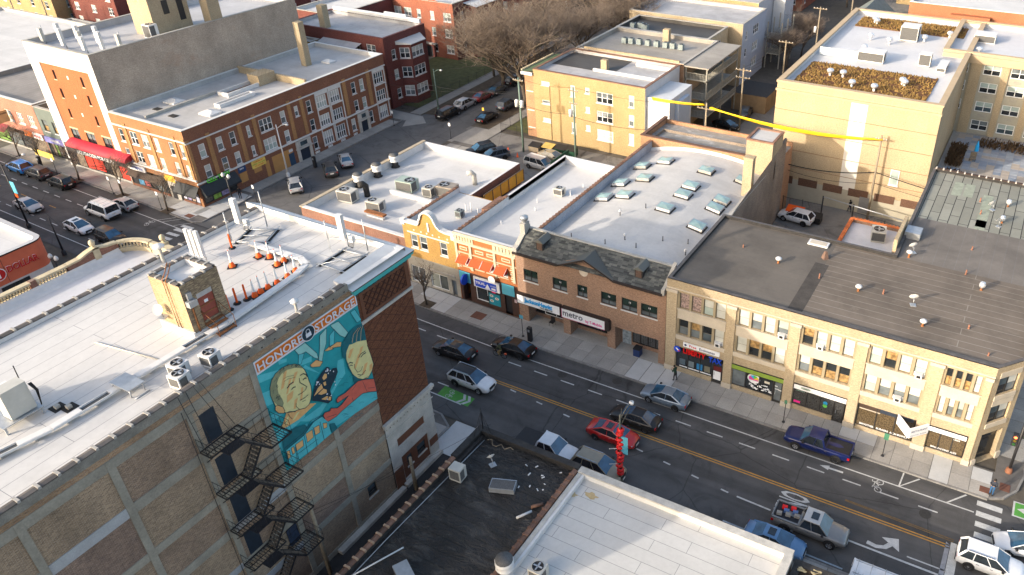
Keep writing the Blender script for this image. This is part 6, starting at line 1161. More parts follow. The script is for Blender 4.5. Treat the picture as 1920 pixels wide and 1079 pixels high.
# courtyard flats west of the side street
drw=[(100.2,101.2,z,z+1.7,'dh') for z in (1.4,4.8,8.2)]
dr=apt('dark_red_flats','dark red brick courtyard flats with a polygonal bay beside the lawn',-119.5,-97.3,98.6,109.2,12.2,11.6,m_drb,m_drb,m_old,[(-101.2,-99.2,9.2,10.9,'pair'),(-101.2,-99.2,6.0,7.6,'pair')],drw,mc=m_drb)
r_=dr.root;bay=[(-97.29,101.8),(-95.4,102.9),(-95.4,106.3),(-97.29,107.4)]
for i in range(3):
 (xa_,ya_),(xb_,yb_)=bay[i],bay[i+1];F_=Face((xa_,ya_,0),(xb_-xa_,yb_-ya_,0));ln=sqrt((xb_-xa_)**2+(yb_-ya_)**2);mb=MB();hs=[(.25,ln-.25,z,z+1.8,.15) for z in (1.5,4.8,8.1)];F_.wall(mb,0,ln,0,10.6,hs);mb.build('bay_wall',m_drb,r_)
 for h in hs: window(r_,F_,h[0],h[2],h[1]-h[0],1.8,'triple' if i ==1 else 'pair',m_wframe,rr.choice(PANES[:4]),m_white,.15,.09)
MB().add([(-97.3,101.4,11.1),(-95.0,102.7,10.6),(-95.0,106.5,10.6),(-97.3,107.8,11.1),(-97.3,101.4,10.5),(-95.0,102.7,10.5),(-95.0,106.5,10.5),(-97.3,107.8,10.5)],[(0,1,2,3),(4,5,1,0),(5,6,2,1),(6,7,3,2)]).build('bay_roof',m_roofw,r_)
mb=MB();mb.add([(-111,97.0,10.4),(-102.2,97.0,10.4),(-102.2,98.58,10.8),(-111,98.58,10.8)],[(0,1,2,3)]);mb.build('porch_roof',m_old,r_);porch(r_,-110.5,-102.6,97.2,98.4,(3,6,9,10.3),m_wood)
mb=MB();mb.box(-118.5,-98,108.8,109.2,12.2,13.0);mb.box(-106,-101,108.8,109.2,13.0,13.4);mb.build('stepped_parapet',m_wpaint,r_)
mb=MB();mb.box(-113.5,-112.2,100.5,101.8,11.6,15.5);mb.build('chimney',m_tan,r_)
oy=apt('ochre_rear_flats','ochre brick rear flats squeezed between the grey warehouse wall and the chimney',-122,-111.4,95.9,98.0,10.5,10.2,M('ochre_rear_wall',(.48,.27,.07),.85,.2,1,fine=.2),m_yb,m_old,[(-116.2,-115.2,z,z+1.6,'dh') for z in (4.6,7.8)]+[(-114,-112.4,z,z+1.6,'pair') for z in (4.6,7.8)])
a2=[]
for x,k in ((-122.8,'dh'),(-119.5,'pair'),(-116.9,'pair'),(-113.6,'dh'),(-110.2,'dh'),(-106.9,'pair')):
 for z in (7.6,4.4,1.2): a2.append((x,x+(1.9 if k =='pair' else 1.0),z,z+1.7,k))
ap2=apt('red_courtyard_flats','long red brick courtyard flats with a stepped gable behind the bare trees',-130,-104.3,125.8,142,11.2,10.5,m_rb2,m_drb,m_roofw,a2,[(128,129,z,z+1.7,'dh') for z in (7.6,4.4,1.2)])
mb=MB();F_=ap2.F;F_.poly(mb,[(-114.5,11.2),(-111.8,12.1),(-110.2,12.1),(-107.5,11.2)],.003);F_.poly(mb,[(-125,11.2),(-122,11.9),(-120,11.2)],.003);mb.build('gable',m_rb2,ap2.root);mb=MB();F_.box(mb,-112.5,-109.8,0,2.6,.003,.3,0);F_.box(mb,-111.9,-110.4,.1,2.2,.3,.32,1);F_.box(mb,-113,-109.3,2.6,2.9,.003,.6,2);mb.build('entrance',[m_drb,m_black,m_stone],ap2.root)
ap3=apt('red_side_flats','dark red side wing of the courtyard flats',-131,-119.7,110,125.7,10.8,10.2,m_drb,m_drb,m_roofw,(),[(115,117,z,z+1.6,'pair') for z in (7.2,4.0)]);bay2=MB();bay2.box(-104.28,-101.5,129.5,136,0,10.2,0);bay2.add([(-104.3,129,10.8),(-101,129,10.3),(-101,136.5,10.3),(-104.3,136.5,10.8)],[(0,1,2,3)],1);bay2.build('corner_bay',[m_drb,m_roofw],ap2.root)
for z in (1.5,4.6,7.8): window(ap2.root,Face((0,129.5,0),(1,0,0)),-104,z,2.2,1.7,'pair',m_wframe,PANES[3],m_white,.08,.1)
# ---- far top-left flats and sheds
def grid(x0,x1,n,zs,w,k='dh',h=1.6): return [(x0+(x1-x0)*i/max(1,n-1),x0+(x1-x0)*i/max(1,n-1)+w,z,z+h,k) for i in range(n) for z in zs]
apt('far_yellow_flats','far yellow brick flats with a white painted bay at the top left',-224,-196,101,120,11,10.4,m_yb,m_yb,m_old,grid(-221,-199,5,(2,5,8),1.3),grid(104,116,3,(2,5,8),1.2))
apt('far_red_flats','far dark red flats with pale window bays at the top left',-195,-178,104,122,10.5,10,m_drb,m_drb,m_old,grid(-193,-181,3,(2,5,8),1.6,'pair'),grid(107,117,3,(2,5,8),1.3))
apt('far_maroon_flats','far maroon brick flats with white windows above the warehouse roof',-172,-148,116,134,11,10.4,m_drb,m_drb,m_old,grid(-170,-151,5,(2,5,8),1.4,'pair'),grid(119,130,3,(2,5,8),1.3))
sh=apt('tan_brick_shed','small tan brick shed with a sloped grey roof at the top left',-181,-168,86,96,6.2,6.0,m_tan,m_gbr,m_old)
rs_=random.Random(11)
FAR=[(-146,-128,146,166,m_rb2),(-120,-104,150,170,m_drb),(-104,-88.0,178,198,m_yb),(-200,-176,150,172,m_tan),(-170,-150,160,182,m_rb2),(-76,-58,172,188,m_tan),(-140,-118,184,206,m_obr),(-72,-54,196,214,m_rb2),(-110,-92,214,234,m_obr),(-180,-158,205,225,m_tan),(-145,-125,225,245,m_drb),(-75,-58,226,246,m_yb),(-60,-46,258,280,m_drb),(-105,-86,256,276,m_tan),(-35,-15,215,240,m_yb),(-10,12,200,225,m_rb2),(-140,-120,268,290,m_yb),(-28,-8,260,285,m_obr),(8,30,245,270,m_tan),(-185,-160,250,275,m_rb2),(-62,-40,300,325,m_tan),(-110,-85,305,330,m_rb2),(-20,5,310,335,m_yb),(-230,-205,200,225,m_drb),(-160,-135,310,335,m_tan)]
FL=['behind the courtyard flats','past the red courtyard roof','left down the side street','at the far top left','above the far warehouse','behind the far tan flats','two rows behind the courtyard','right of the far street trees','left of the far street end','far behind the maroon flats','third row behind the courtyard','right of the street end','at the alley far end','left near the horizon','above the alley poles','behind the orange brick block','far left near the horizon','above the planted roof','at the top right edge','beyond the top left antennas','on the horizon over the alley','on the horizon over the trees','on the horizon over the tan block','at the outermost top left','on the horizon over the brick flats']
for i,(x0,x1,y0,y1,m_) in enumerate(FAR):
 h=9+rs_.random()*3;apt('far_flats','%s distant flats %s' % ({m_rb2: 'red orange brick',m_drb: 'dark red brick',m_yb: 'yellow brick',m_tan: 'tan brick',m_obr: 'orange brick'}[m_],FL[i]),x0,x1,y0,y1,h,h-.5,m_,m_,(m_roofw,m_old,m_tr2)[i % 3],grid(x0+1.5,x1-2.8,5,(1.5,4.5,7.2),1.2),grid(y0+2,y1-3,3,(1.5,4.5,7.2),1.2),group='far flats beyond the trees')
for i,(x,y,rz,mr) in enumerate(((-128,104,0,'grey'),(-140,100,.2,'green'),(-36,190,0,'grey'),(-33,176,0,'brown'))):
 hs_=thing('gabled_house',('white gabled house with a green grey roof behind the warehouse','second gabled house with a darker roof behind the warehouse','hip roofed garage by the utility poles','brown roofed garage beside the alley poles')[i],'house',(x,y,0));w,d,h=(4,6,6.5) if i < 2 else (4,6,2.6)
 mb=MB();mb.box(-w,w,-d,d,0,h);mb.add([(-w,-d,h),(w,-d,h),(0,-d,h+3)],[(0,1,2)]);mb.build('wall',m_sid if i < 2 else m_tan,hs_,True);mb=MB();mb.add([(-w-.4,-d-.4,h-.3),(0,-d-.4,h+3.1),(0,d+.4,h+3.1),(-w-.4,d+.4,h-.3),(w+.4,-d-.4,h-.3),(w+.4,d+.4,h-.3)],[(0,1,2,3),(1,4,5,2)]);mb.build('roof',M('shingle_%s' % mr,{'grey': (.2,.22,.2),'green': (.16,.18,.15),'brown': (.2,.15,.11)}[mr],.9,.2,1),hs_,True)
 if i < 2: mb=MB();mb.box(-.6,.6,-d-.05,-d-.01,3.2,4.8);mb.build('window',g_dark,hs_,True)
# ==================================================================tan residential block with planted roof
m_tp=BRICK('tan_panel',(0.432,0.336,0.216),(0.4,0.308,0.192),(0.384,0.296,0.184),.06,ms=.006);m_tcap=M('tan_cornice',(0.443,0.336,0.213),.7,.08,1);m_cmu=M('grey_block_wall',(.40,.37,.29),.85,.1,.8,fine=.1);m_wpan=M('white_panel',(0.646,0.612,0.544),.7,.06,.8);m_tbr=BRICK('brown_base_brick',(.15,.08,.05),(.11,.06,.04),(.13,.08,.06),.15)
tb=bldg('planted_roof_block','large tan residential block with dry planted beds on its white roof',-28.9,-8.4,97.6,139,16.0,15.4,m_tp,m_tp,ROOF('bright_white_roof',(.58,.58,.59),seam=False,stain=.1),m_tcap,t=.5,ch=.25,ov=.12,inner=m_wpaint);t_=tb.root;TF=tb.F
fposter(t_,TF,-19.15,-17.05,2.9,14.9,m_wpan,.003,'white_strip')
for z in (12.4,9.7,7.0,4.6): mb=MB();TF.box(mb,-28.9,-8.4,z,z+.07,.004,.03);mb.build('panel_joint',M('joint_brown',(.25,.15,.08),.8),t_)
mb=MB();TF.box(mb,-29.0,-8.3,14.9,15.2,.004,.22);mb.build('cornice',m_tcap,t_);mb=MB();TF.box(mb,-28.9,-8.4,0,2.9,.004,.1);mb.build('block_base',m_cmu,t_)
for i in range(6): u=-28.0+i*3.4;fposter(t_,TF,u,u+2.6,2.2,3.3,m_tbr,.12,'brick_panel')
mb=MB();TF.box(mb,-16.2,-14.8,.1,2.4,.1,.16);mb.build('service_door',M('grey_door',(.2,.2,.2),.6),t_);window(t_,Face((0,97.45,0),(1,0,0)),-12.9,4.9,1.1,2.1,'dh',m_wframe,(g_blindg,g_blindg),m_white,.1,.08)
m_sed=M('dry_sedum',(.30,.185,.06),.95,.5,1.1,fine=.55);m_sed2=M('dry_sedum_red',(.17,.075,.03),.95,.4,1.5,fine=.4)
for (x0,y0,x1,y1),lab in (((-27.6,99.6,-10.8,109.6),'front'),((-27.0,130.8,-10.5,137),'rear')):
 bed=thing('planted_roof_bed','%s bed of dry brown sedum on the tan block roof' % lab,'planting',((x0+x1)/2,(y0+y1)/2,15.4));mb=MB();mb.box(x0,x1,y0,y1,15.41,15.52);mb.build('soil',m_sed2,bed);mb=MB()
 for i in range(2600):
  x,y=x0+rr.random()*(x1-x0),y0+rr.random()*(y1-y0)
  if sin(x*2.1+y*.9)+sin(x*.7-y*1.9) < -.7 and rr.random() < .75: continue
  r0=.08+rr.random()*.14;h=.1+rr.random()*.2;a=rr.random()*6.28
  mb.add([(x+r0*cos(a),y+r0*sin(a),15.5),(x+r0*cos(a+2.1),y+r0*sin(a+2.1),15.5),(x+r0*cos(a+4.2),y+r0*sin(a+4.2),15.5),(x+.1*cos(a),y+.1*sin(a),15.52+h)],[(0,1,3),(1,2,3),(2,0,3)])
 o=mb.build('sedum',m_sed,bed);o['kind']='stuff'
# wing with windows round the terrace
WG=Face((0,121.3,0),(1,0,0));ww=[]
for x in (-10.5,-6.2,-2.6,1.0,4.6,8.2,11.8):
 for z in (5.2,8.0,10.8,13.4): ww.append((x,x+2.3,z,z+1.5,'pair'))
ww=[w for w in ww if not (w[0] ==-10.5 and w[2] < 6)]
wg=bldg('terrace_wing','tan and cream residential wing with paired white windows above the paved terrace',-12.0,18,121.3,139.5,16.1,15.5,m_cmu,m_tp,ROOF('bright_white_roof',(.58,.58,.59)),m_tcap,[(*w[:4],.18) for w in ww],t=.5,ch=.25,ov=.12,inner=m_wpaint)
for w in ww: window(wg.root,WG,w[0],w[2],w[1]-w[0],w[3]-w[2],'pair',m_wframe,rr.choice([(g_blindg,g_dark),(g_grey,g_dark),(g_blindg,g_blue)]),None,.18,.09);fposter(wg.root,WG,w[0]+.65,w[1]-.65,w[2]-.75,w[2]-.35,M('vent_grille',(.36,.33,.27),.7),.0,'wall_vent')
for u0,u1 in ((-7.9,-6.5),(-3.7,-2.8),(-.1,.8),(3.5,4.4),(7.1,8)): mb=MB();WG.box(mb,u0,u1,4.5,15.4,.003,.25);mb.build('brick_pier',m_tp,wg.root)
mb=MB();WG.box(mb,-12,18,14.95,16.0,.26,.5);mb.build('cornice',m_tcap,wg.root);mb=MB();WG.box(mb,-9.9,-8.7,4.5,7.0,.0,.06);mb.build('terrace_door',M('maroon_door',(.05,.015,.02),.4),wg.root)
tr=bldg('terrace_podium','paved roof terrace between the tan block and its wing',-8.3,18,93.2,121.2,4.6,4.4,m_tp,m_tp,m_conc,None,t=.2)
cols=[M('terrace_paver_%d' % i,c,.85,.1,2) for i,c in enumerate(((.33,.36,.40),(.23,.27,.33),(.40,.35,.30),(.29,.31,.35)))]
for i in range(15):
 for j in range(21):
  if i*j > 400: continue
  slab(tr.root,0-wl(tr.root).x-6.9+i*1.0,100.5-wl(tr.root).y+j*1.0,.98,.98,cols[int((sin(i*12.9+j*78.2)*43758.5) % 4)],4.41,'terrace_paver',t=.02)
for x0,x1,y0,y1 in ((-7.6,-5.6,108,116),(-4.4,6,116.5,119.5),(-7.6,-5.0,101,106)):
 pb=thing('terrace_planter','bed of brown shrubs %s' % {108: 'along the tan block on the terrace',116.5: 'below the wing windows on the terrace',101: 'at the near end of the terrace'}[y0],'planting',((x0+x1)/2,(y0+y1)/2,4.4));mb=MB()
 for i in range(700):
  x,y,a,h=x0+rr.random()*(x1-x0),y0+rr.random()*(y1-y0),rr.random()*6.28,.3+rr.random()*.6;mb.add([(x,y,4.4),(x+.25*cos(a),y+.25*sin(a),4.4+h),(x+.25*cos(a+1),y+.25*sin(a+1),4.4+h*.7)],[(0,1,2)])
 o=mb.build('shrubs',M('brown_shrub',(.10,.06,.03),.95,.4,3),pb);o['kind']='stuff'
m_obk=BRICK('orange_red_brick',(.36,.13,.06),(.30,.105,.05),(.3,.16,.1),.1)
ob=apt('orange_brick_block','orange brick block with white coping at the top right corner',-20.8,6,141.5,172,17.6,17.0,m_obk,m_drb,m_roofw,mc=m_white);MB().box(-14,-8,140.2,141.45,0,16.6).build('projecting_bay',m_obk,ob.root)
ga=thing('alley_garage','flat black roofed garage beside the tan block alley','garage',(-41.8,130,0));mb=MB();mb.box(-45.2,-39,126,133,0,3.0,0);mb.quad((-45.3,125.9,3.02),(-38.9,125.9,3.02),(-38.9,133.1,3.02),(-45.3,133.1,3.02),1);mb.build('garage_body',[M('garage_brown',(.24,.17,.1),.9,.2,1),m_tar],ga)
# ==================================================================vehicles
g_car=GLASS('car_glass',(.018,.024,.03),.03,.3,1.0);g_carb=GLASS('car_glass_sky',(.03,.085,.15),.03,.3,1.0)
m_tyre=M('tyre_rubber',(.015,.015,.016),.85,.2,5);m_rim=M('alloy_rim',(.42,.43,.45),.35,.1,5,metal=.7);m_trim=M('car_black_trim',(.02,.02,.021),.5,.15,5);m_hl=GLASS('headlight_glass',(.55,.58,.6),.05,.1);m_tl=GLASS('taillight_red',(.35,.008,.01),.1,.1);m_plate=M('number_plate',(.6,.6,.58),.5,.1,5);m_chr=M('chrome_trim',(.6,.6,.62),.15,.05,5,metal=.9)
PAINTS={'black': (.008,.008,.009),'white': (.70,.71,.72),'silver': (.36,.37,.38),'grey': (.075,.077,.08),'red': (.42,.012,.012),'blue': (.09,.20,.36),'navy': (.006,.013,.075),'tan': (.26,.225,.16),'steel': (.17,.22,.28),'brightblue': (.02,.17,.48),'pewter': (.20,.20,.195),'maroon': (.2,.025,.02),'bluegrey': (.06,.08,.11),'charcoal': (.02,.02,.021)}
CT={  # L,W,stations (x,zbot,ztop,half width),glasshouse (rear base,rear roof,front roof,front base,zbelt,zroof,wbase,wroof),wheelbase,wheel r
 'sedan': (4.7,1.84,[(-2.35,.38,.72,.66),(-2.27,.28,.98,.80),(-1.7,.22,1.04,.89),(-.6,.2,1.0,.92),(.7,.2,.98,.92),(1.25,.2,.94,.91),(1.95,.22,.83,.86),(2.25,.28,.72,.76),(2.35,.38,.58,.62)],(-1.95,-.85,.2,1.3,.96,1.43,.82,.57),2.72,.33),
 'suv': (4.7,1.90,[(-2.35,.42,.85,.74),(-2.28,.32,1.08,.86),(-1.6,.26,1.12,.94),(-.5,.24,1.1,.95),(.8,.24,1.08,.95),(1.25,.24,1.05,.94),(1.95,.26,.98,.90),(2.27,.34,.86,.80),(2.35,.44,.70,.68)],(-2.24,-1.75,.25,1.2,1.07,1.68,.86,.64),2.75,.37),
 'hatch': (4.3,1.78,[(-2.15,.38,.8,.68),(-2.08,.28,1.0,.80),(-1.5,.22,1.04,.88),(-.5,.2,1.0,.89),(.7,.2,.98,.89),(1.15,.2,.95,.88),(1.8,.22,.86,.84),(2.08,.3,.74,.74),(2.15,.4,.6,.62)],(-2.0,-1.2,.15,1.3,.97,1.47,.80,.57),2.62,.32),
 'van': (5.1,1.98,[(-2.55,.42,.95,.82),(-2.5,.32,1.15,.90),(-1.6,.26,1.15,.96),(-.5,.24,1.12,.98),(.9,.24,1.1,.97),(1.5,.24,1.04,.95),(2.15,.26,.92,.88),(2.47,.34,.76,.78),(2.55,.44,.62,.66)],(-2.46,-2.2,.65,1.55,1.1,1.76,.88,.70),3.03,.35),
 'pickup': (5.8,2.0,[(-2.9,.5,.95,.90),(-2.85,.42,1.1,.96),(-1.8,.4,1.12,.98),(-.75,.38,1.12,.98),(1.0,.36,1.14,.98),(1.4,.36,1.12,.97),(2.3,.38,1.06,.94),(2.75,.44,.98,.88),(2.9,.55,.8,.78)],(-.72,-.45,.75,1.5,1.13,1.85,.90,.70),3.5,.40),
 'workvan': (5.6,2.05,[(-2.8,.5,1.2,.90),(-2.75,.42,1.25,.98),(-1.8,.4,1.25,1.0),(-.5,.38,1.22,1.0),(.9,.36,1.2,1.0),(1.4,.36,1.15,.97),(2.2,.38,1.05,.93),(2.7,.44,.95,.86),(2.8,.55,.78,.76)],(-2.76,-2.68,.75,1.45,1.2,2.15,.96,.84),3.5,.38)}
_CC={}
def cget(k,f):
 if k not in _CC: _CC[k]=f()
 return _CC[k]
def car_meshes(t):
 L_,W_,st_,gh,wb,wr=CT[t];out={}
 mb=MB();n=8;vs=[]
 for x,zb,zt,w in st_:
  zm=zb+(zt-zb)*.55;half=[(.0,zb),(.80*w,zb),(.97*w,zb+.12),(w,zm),(.975*w,zt-.12),(.90*w,zt-.03),(.62*w,zt+.025),(0,zt+.045)]
  vs +=[(x,y,z) for y,z in half]+[(x,-y,z) for y,z in half[-2:0:-1]]
 N=14;fs=[];ms_=[]
 for i in range(len(st_)-1):
  for k in range(N): fs.append((i*N+k,(i+1)*N+k,(i+1)*N+(k+1) % N,i*N+(k+1) % N));ms_.append(1 if k in (0,13) else 0)
 b=len(mb.v);mb.v +=vs
 for f,m in zip(fs,ms_): mb.f.append(list(f));mb.m.append(m);mb.sm.append(True)
 mb.f.append(list(range(N)));mb.m.append(0);mb.sm.append(True);mb.f.append([(len(st_)-1)*N+k for k in range(N-1,-1,-1)]);mb.m.append(0);mb.sm.append(True)
 rb,rr_,rf,fb,zb,zr,wb_,wr_=gh
 # pillars and roof in body colour
 def bar(p,q,r=.045): mb.tube([p,q],r,4,0,None,True,False)
 for s in (-1,1):
  bar((fb,s*wb_,zb),(rf,s*wr_,zr-.02),.04);bar((rb,s*wb_,zb),(rr_,s*wr_,zr-.02),.075 if t in ('sedan','hatch') else .1)
  for f_ in ((.52,) if t in ('sedan','hatch') else (.3,.66) if t in ('suv','van') else (.45,) if t =='pickup' else (.75,)): x0=rb+(fb-rb)*f_;x1=rr_+(rf-rr_)*min(1,f_*1.02);bar((x0,s*wb_,zb),(x1,s*wr_,zr-.02),.035)
  bar((rr_-.05,s*wr_,zr-.01),(rf+.05,s*wr_,zr-.01),.035)
 out['body']=mb
 mb=MB();xs_=[rr_-.03,rr_+.25,(rr_+rf)/2,rf-.25,rf+.03];zc=[0,.03,.045,.03,0]
 for i in range(4):
  for y0,y1,c0,c1 in ((-wr_,-wr_*.5,0,.7),(-wr_*.5,wr_*.5,.7,.7),(wr_*.5,wr_,.7,0)):
   mb.add([(xs_[i],y0,zr+zc[i]*c0),(xs_[i+1],y0,zr+zc[i+1]*c0),(xs_[i+1],y1,zr+zc[i+1]*c1),(xs_[i],y1,zr+zc[i]*c1)],[(0,1,2,3)],0,True)
 out['roof']=mb
 mb=MB();a=[(fb+.02,wb_*.98),(rb-.02,wb_*.98)];e=.012
 P=lambda x,y,z: (x,y,z)
 mb.add([P(fb,-wb_,zb),P(fb,wb_,zb),P(rf,wr_,zr),P(rf,-wr_,zr)],[(0,1,2,3)],1);mb.add([P(rb,wb_,zb),P(rb,-wb_,zb),P(rr_,-wr_,zr),P(rr_,wr_,zr)],[(0,1,2,3)],1 if t =='sedan' else 0)
 for s in (-1,1): q=[P(rb,s*wb_,zb),P(fb,s*wb_,zb),P(rf,s*wr_,zr-.015),P(rr_,s*wr_,zr-.015)];mb.add(q if s < 0 else q[::-1],[(0,1,2,3)],0)
 out['glass']=mb;return out
def wheel_mesh(r):
 a=MB();a.lathe([(r*.62,-.11),(r*.95,-.11),(r,-.07),(r,.07),(r*.95,.11),(r*.62,.11),(r*.62,-.11)],(0,0,0),16,0,True,'y');b=MB();b.lathe([(0,-.085),(r*.2,-.09),(r*.6,-.075),(r*.64,-.1),(r*.64,.1),(r*.6,.075),(0,.085)],(0,0,0),10,0,False,'y')
 for k in range(5):
  t=2*pi*k/5
  for s in (-1,1): b.obox((r*.4*cos(t+.6),s*.09,r*.4*sin(t+.6)),(.07*cos(t+.6),0,.07*sin(t+.6)),(0,.004,0),(-.03*sin(t+.6),0,.03*cos(t+.6)),1)
 return a.mesh('tyre',m_tyre),b.mesh('rim',[m_rim,m_trim])
def car(label,t,col,x,y,rz,roofcol=None,name='parked_car',cat='car',group=None,sunroof=False,rails=False,bed=None,cladding=False,stripe=False,rack=False):
 L_,W_,st_,gh,wb,wr=CT[t];root=thing(name,label,cat,(x,y,.012),rz,group);pm=PAINT('car_paint_'+col,PAINTS[col],.3,.3 if col in ('silver','grey','steel','pewter','bluegrey') else 0);rm=PAINT('car_paint_'+(roofcol or col),PAINTS[roofcol or col])
 ms_=cget(t,lambda: car_meshes(t));rb,rr_,rf,fb,zb,zr,wb_,wr_=gh
 body=inst('body',cget((t,'b',col,cladding),lambda: ms_['body'].mesh('body',[pm,m_trim])),root);inst('roof',cget((t,'r',roofcol or col),lambda: ms_['roof'].mesh('roof',rm)),root);inst('windows',cget((t,'g'),lambda: ms_['glass'].mesh('windows',[g_car,g_carb])),root)
 ty,ri=cget((wr,'w'),lambda: wheel_mesh(wr))
 arch=cget((wr,'arch'),lambda: MB().lathe([(0,-.01),(wr*1.17,-.01),(wr*1.17,.01),(0,.01)],(0,0,0),16,0,False,'y').mesh('wheel_arch',m_trim))
 for sx_ in (-1,1):
  for s in (-1,1):
   w=inst('wheel',ty,root,(sx_*wb/2,s*(W_/2-.09),wr));inst('rim',ri,w);inst('wheel_arch',arch,root,(sx_*wb/2,s*(W_/2-.012 if sx_ < 0 else W_/2-.03),wr+.05))
 xf,xr=st_[-1][0],st_[0][0];zf=st_[-2][2]-.1;ztl=st_[1][2]-.2
 hl=cget((t,'hl'),lambda: MB().box(-.12,.05,-.2,.2,-.07,.07).mesh('headlight',m_hl));tlm=cget((t,'tl'),lambda: MB().box(-.06,.14,-.13,.13,-.13,.1).mesh('taillight',m_tl));mir=cget('mir',lambda: MB().box(-.1,.08,-.1,.1,-.07,.08).mesh('mirror',m_trim));pl_=cget('pl',lambda: MB().box(-.015,.015,-.25,.25,-.08,.08).mesh('number_plate',m_plate));gr=cget((t,'gr'),lambda: MB().box(-.05,.02,-.42,.42,-.13,.13).mesh('grille',m_trim))
 for s in (-1,1):
  inst('headlight',hl,root,(xf-.16,s*.56,zf));inst('taillight',tlm,root,(xr+.08,s*(.66 if t !='pickup' else .84),ztl));inst('mirror',mir,root,(fb-.35,s*(W_/2+.06),zb+.1))
  hd=cget((t,'dh'),lambda: MB().box(-.1,.1,-.015,.015,-.02,.02).mesh('door_handle',m_chr));inst('door_handle',hd,root,(.1,s*(W_/2-.005),zb-.17));inst('door_handle',hd,root,(-.85,s*(W_/2-.01),zb-.16))
 inst('grille',gr,root,(xf+.0,0,.56 if t in ('sedan','hatch') else .68));inst('number_plate',pl_,root,(xr-.02,0,ztl-.05));inst('number_plate',pl_,root,(xf+.03,0,.42))
 inst('bumper',cget((t,'bp'),lambda: MB().box(-.08,.06,-W_*.38,W_*.38,-.1,.08).mesh('bumper',m_trim)),root,(xr+.03,0,st_[0][1]+.1))
 if sunroof: inst('sunroof',cget((t,'sr'),lambda: MB().box(rf-.75,rf-.2,-.36,.36,zr+.03,zr+.048).mesh('sunroof',g_car)),root)
 if rails:
  for s in (-1,1): inst('roof_rail',cget((t,'rl'),lambda: MB().box(rr_+.1,rf-.1,-.02,.02,zr+.03,zr+.09).mesh('roof_rail',m_chr)),root,(0,s*(wr_-.02),0))
 if t =='pickup':
  if bed =='cover': inst('bed_cover',cget('bedc',lambda: MB().box(-2.82,-.78,-.9,.9,1.13,1.19).mesh('bed_cover',m_trim)),root)
  else:
   inst('cargo_bed',cget('bedo',lambda: MB().box(-2.75,-.85,-.78,.78,1.15,1.158).mesh('cargo_bed',M('bed_liner',(.012,.013,.018),.6,.3,2))),root)
   for s in (-1,1): inst('bed_rail',cget(('bedr',col),lambda: MB().box(-2.85,-.75,-.07,.07,1.1,1.24).mesh('bed_rail',pm)),root,(0,s*.87,0))
   inst('tailgate',cget(('tg',col),lambda: MB().box(-2.9,-2.8,-.86,.86,.6,1.24).mesh('tailgate',pm)),root)
   if bed =='load':
    for k in range(7): MB().obox((-2.4+.22*k,-.45+.15*((k*5) % 7),1.28),(.2,.03,.0),(-.02,.13,0),(0,.02,.1)).build('tool_bundle',(M('load_grey',(.25,.24,.22),.8),m_sred,M('load_blue',(.08,.14,.3),.7))[k % 3],root,True)
 if rack:
  mb=MB()
  for s in (-.55,.55): mb.tube([(rr_+.1,s,zr+.22),(rf-.1,s,zr+.22)],.03,5)
  for k in range(4): xx=rr_+.3+(rf-rr_-.6)*k/3;mb.tube([(xx,-.75,zr),(xx,-.75,zr+.2),(xx,.75,zr+.2),(xx,.75,zr)],.025,5)
  for k in range(11): xx=rr_+.2+(rf-rr_-.4)*k/10;mb.box(xx-.02,xx+.02,-.72,-.42,zr+.25,zr+.28)
  mb.build('ladder_rack',m_steel,root,True)
 return root
E_,W_D,N_=0.0,pi,pi/2
def cp(px,py,z=.7): q=GZ(px,py,z);return q.x,q.y
g1='cars on the main street'
car('dark grey sedan driving west past the brown corner of the storage warehouse','sedan','charcoal',*cp(852,655),W_D,name='sedan',group=g1)
car('black sedan parked at the kerb beside the payment kiosk','sedan','black',*cp(963,650),W_D,name='sedan',group=g1)
car('white SUV with a black roof driving east near the green bike marking','suv','white',*cp(885,710,.8),E_,'black',name='sport_utility_car',group=g1,rails=True)
car('bright red sedan driving east in front of the decorated lamp post','sedan','red',*cp(1150,812),E_,name='sedan',group=g1,sunroof=True)
car('dark sedan driving west just beyond the red sedan','sedan','charcoal',*cp(1192,782),W_D,name='sedan',group=g1)
car('blue grey sedan parked below the LIBERTY TAX shop','sedan','steel',*cp(1248,742),W_D,name='sedan',group=g1)
car('dark blue pickup truck parked in front of the corner block shops','pickup','navy',*cp(1535,830,.8),W_D,name='pickup_truck',cat='pickup truck',group=g1)
car('silver pickup truck with a loaded bed driving east beside the ONLY lettering','pickup','pewter',*cp(1520,982,.9),E_,'silver',name='pickup_truck',cat='pickup truck',group=g1,bed='load',sunroof=True)
car('blue sedan parked against the white roofed shop','sedan','blue',*cp(1453,1012),E_,name='sedan',group=g1,sunroof=True)
car('white pickup truck with a black bed cover parked behind the black roofed shop','pickup','white',*cp(1027,838,.8),E_,name='pickup_truck',cat='pickup truck',group=g1,bed='cover')
car('tan SUV with roof bars parked behind the white pickup truck','suv','tan',*cp(1122,872,.9),E_,name='sport_utility_car',group=g1,rails=True)
car('white SUV waiting at the stop line in the lower right corner','suv','white',*cp(1858,1052,.8),E_,name='sport_utility_car',group=g1,rails=True)
car('white sedan at the right edge crossing the junction','sedan','white',*cp(1925,1022,.7),W_D+.25,name='sedan',group=g1)
car('white work van with a ladder rack parked at the bottom edge','workvan','white',*cp(1668,1102,1.6),E_,name='work_van',cat='van',group=g1,rack=True)
g2='cars on the street further west';dz=-.034
car('silver sedan driving east behind the tall street lamp','sedan','silver',*cp(53,384),E_+dz,name='sedan',group=g2)
car('white hybrid car driving east ahead of the silver sedan','hatch','white',*cp(148,424),E_+dz,name='hatchback',group=g2,sunroof=True)
car('white work van with roof ladder driving west','workvan','white',*cp(190,393,.9),W_D+dz,name='work_van',cat='van',group=g2,rack=True)
car('small silver hatchback parked by the pavement trees','hatch','silver',*cp(232,382),W_D+dz,name='hatchback',group=g2)
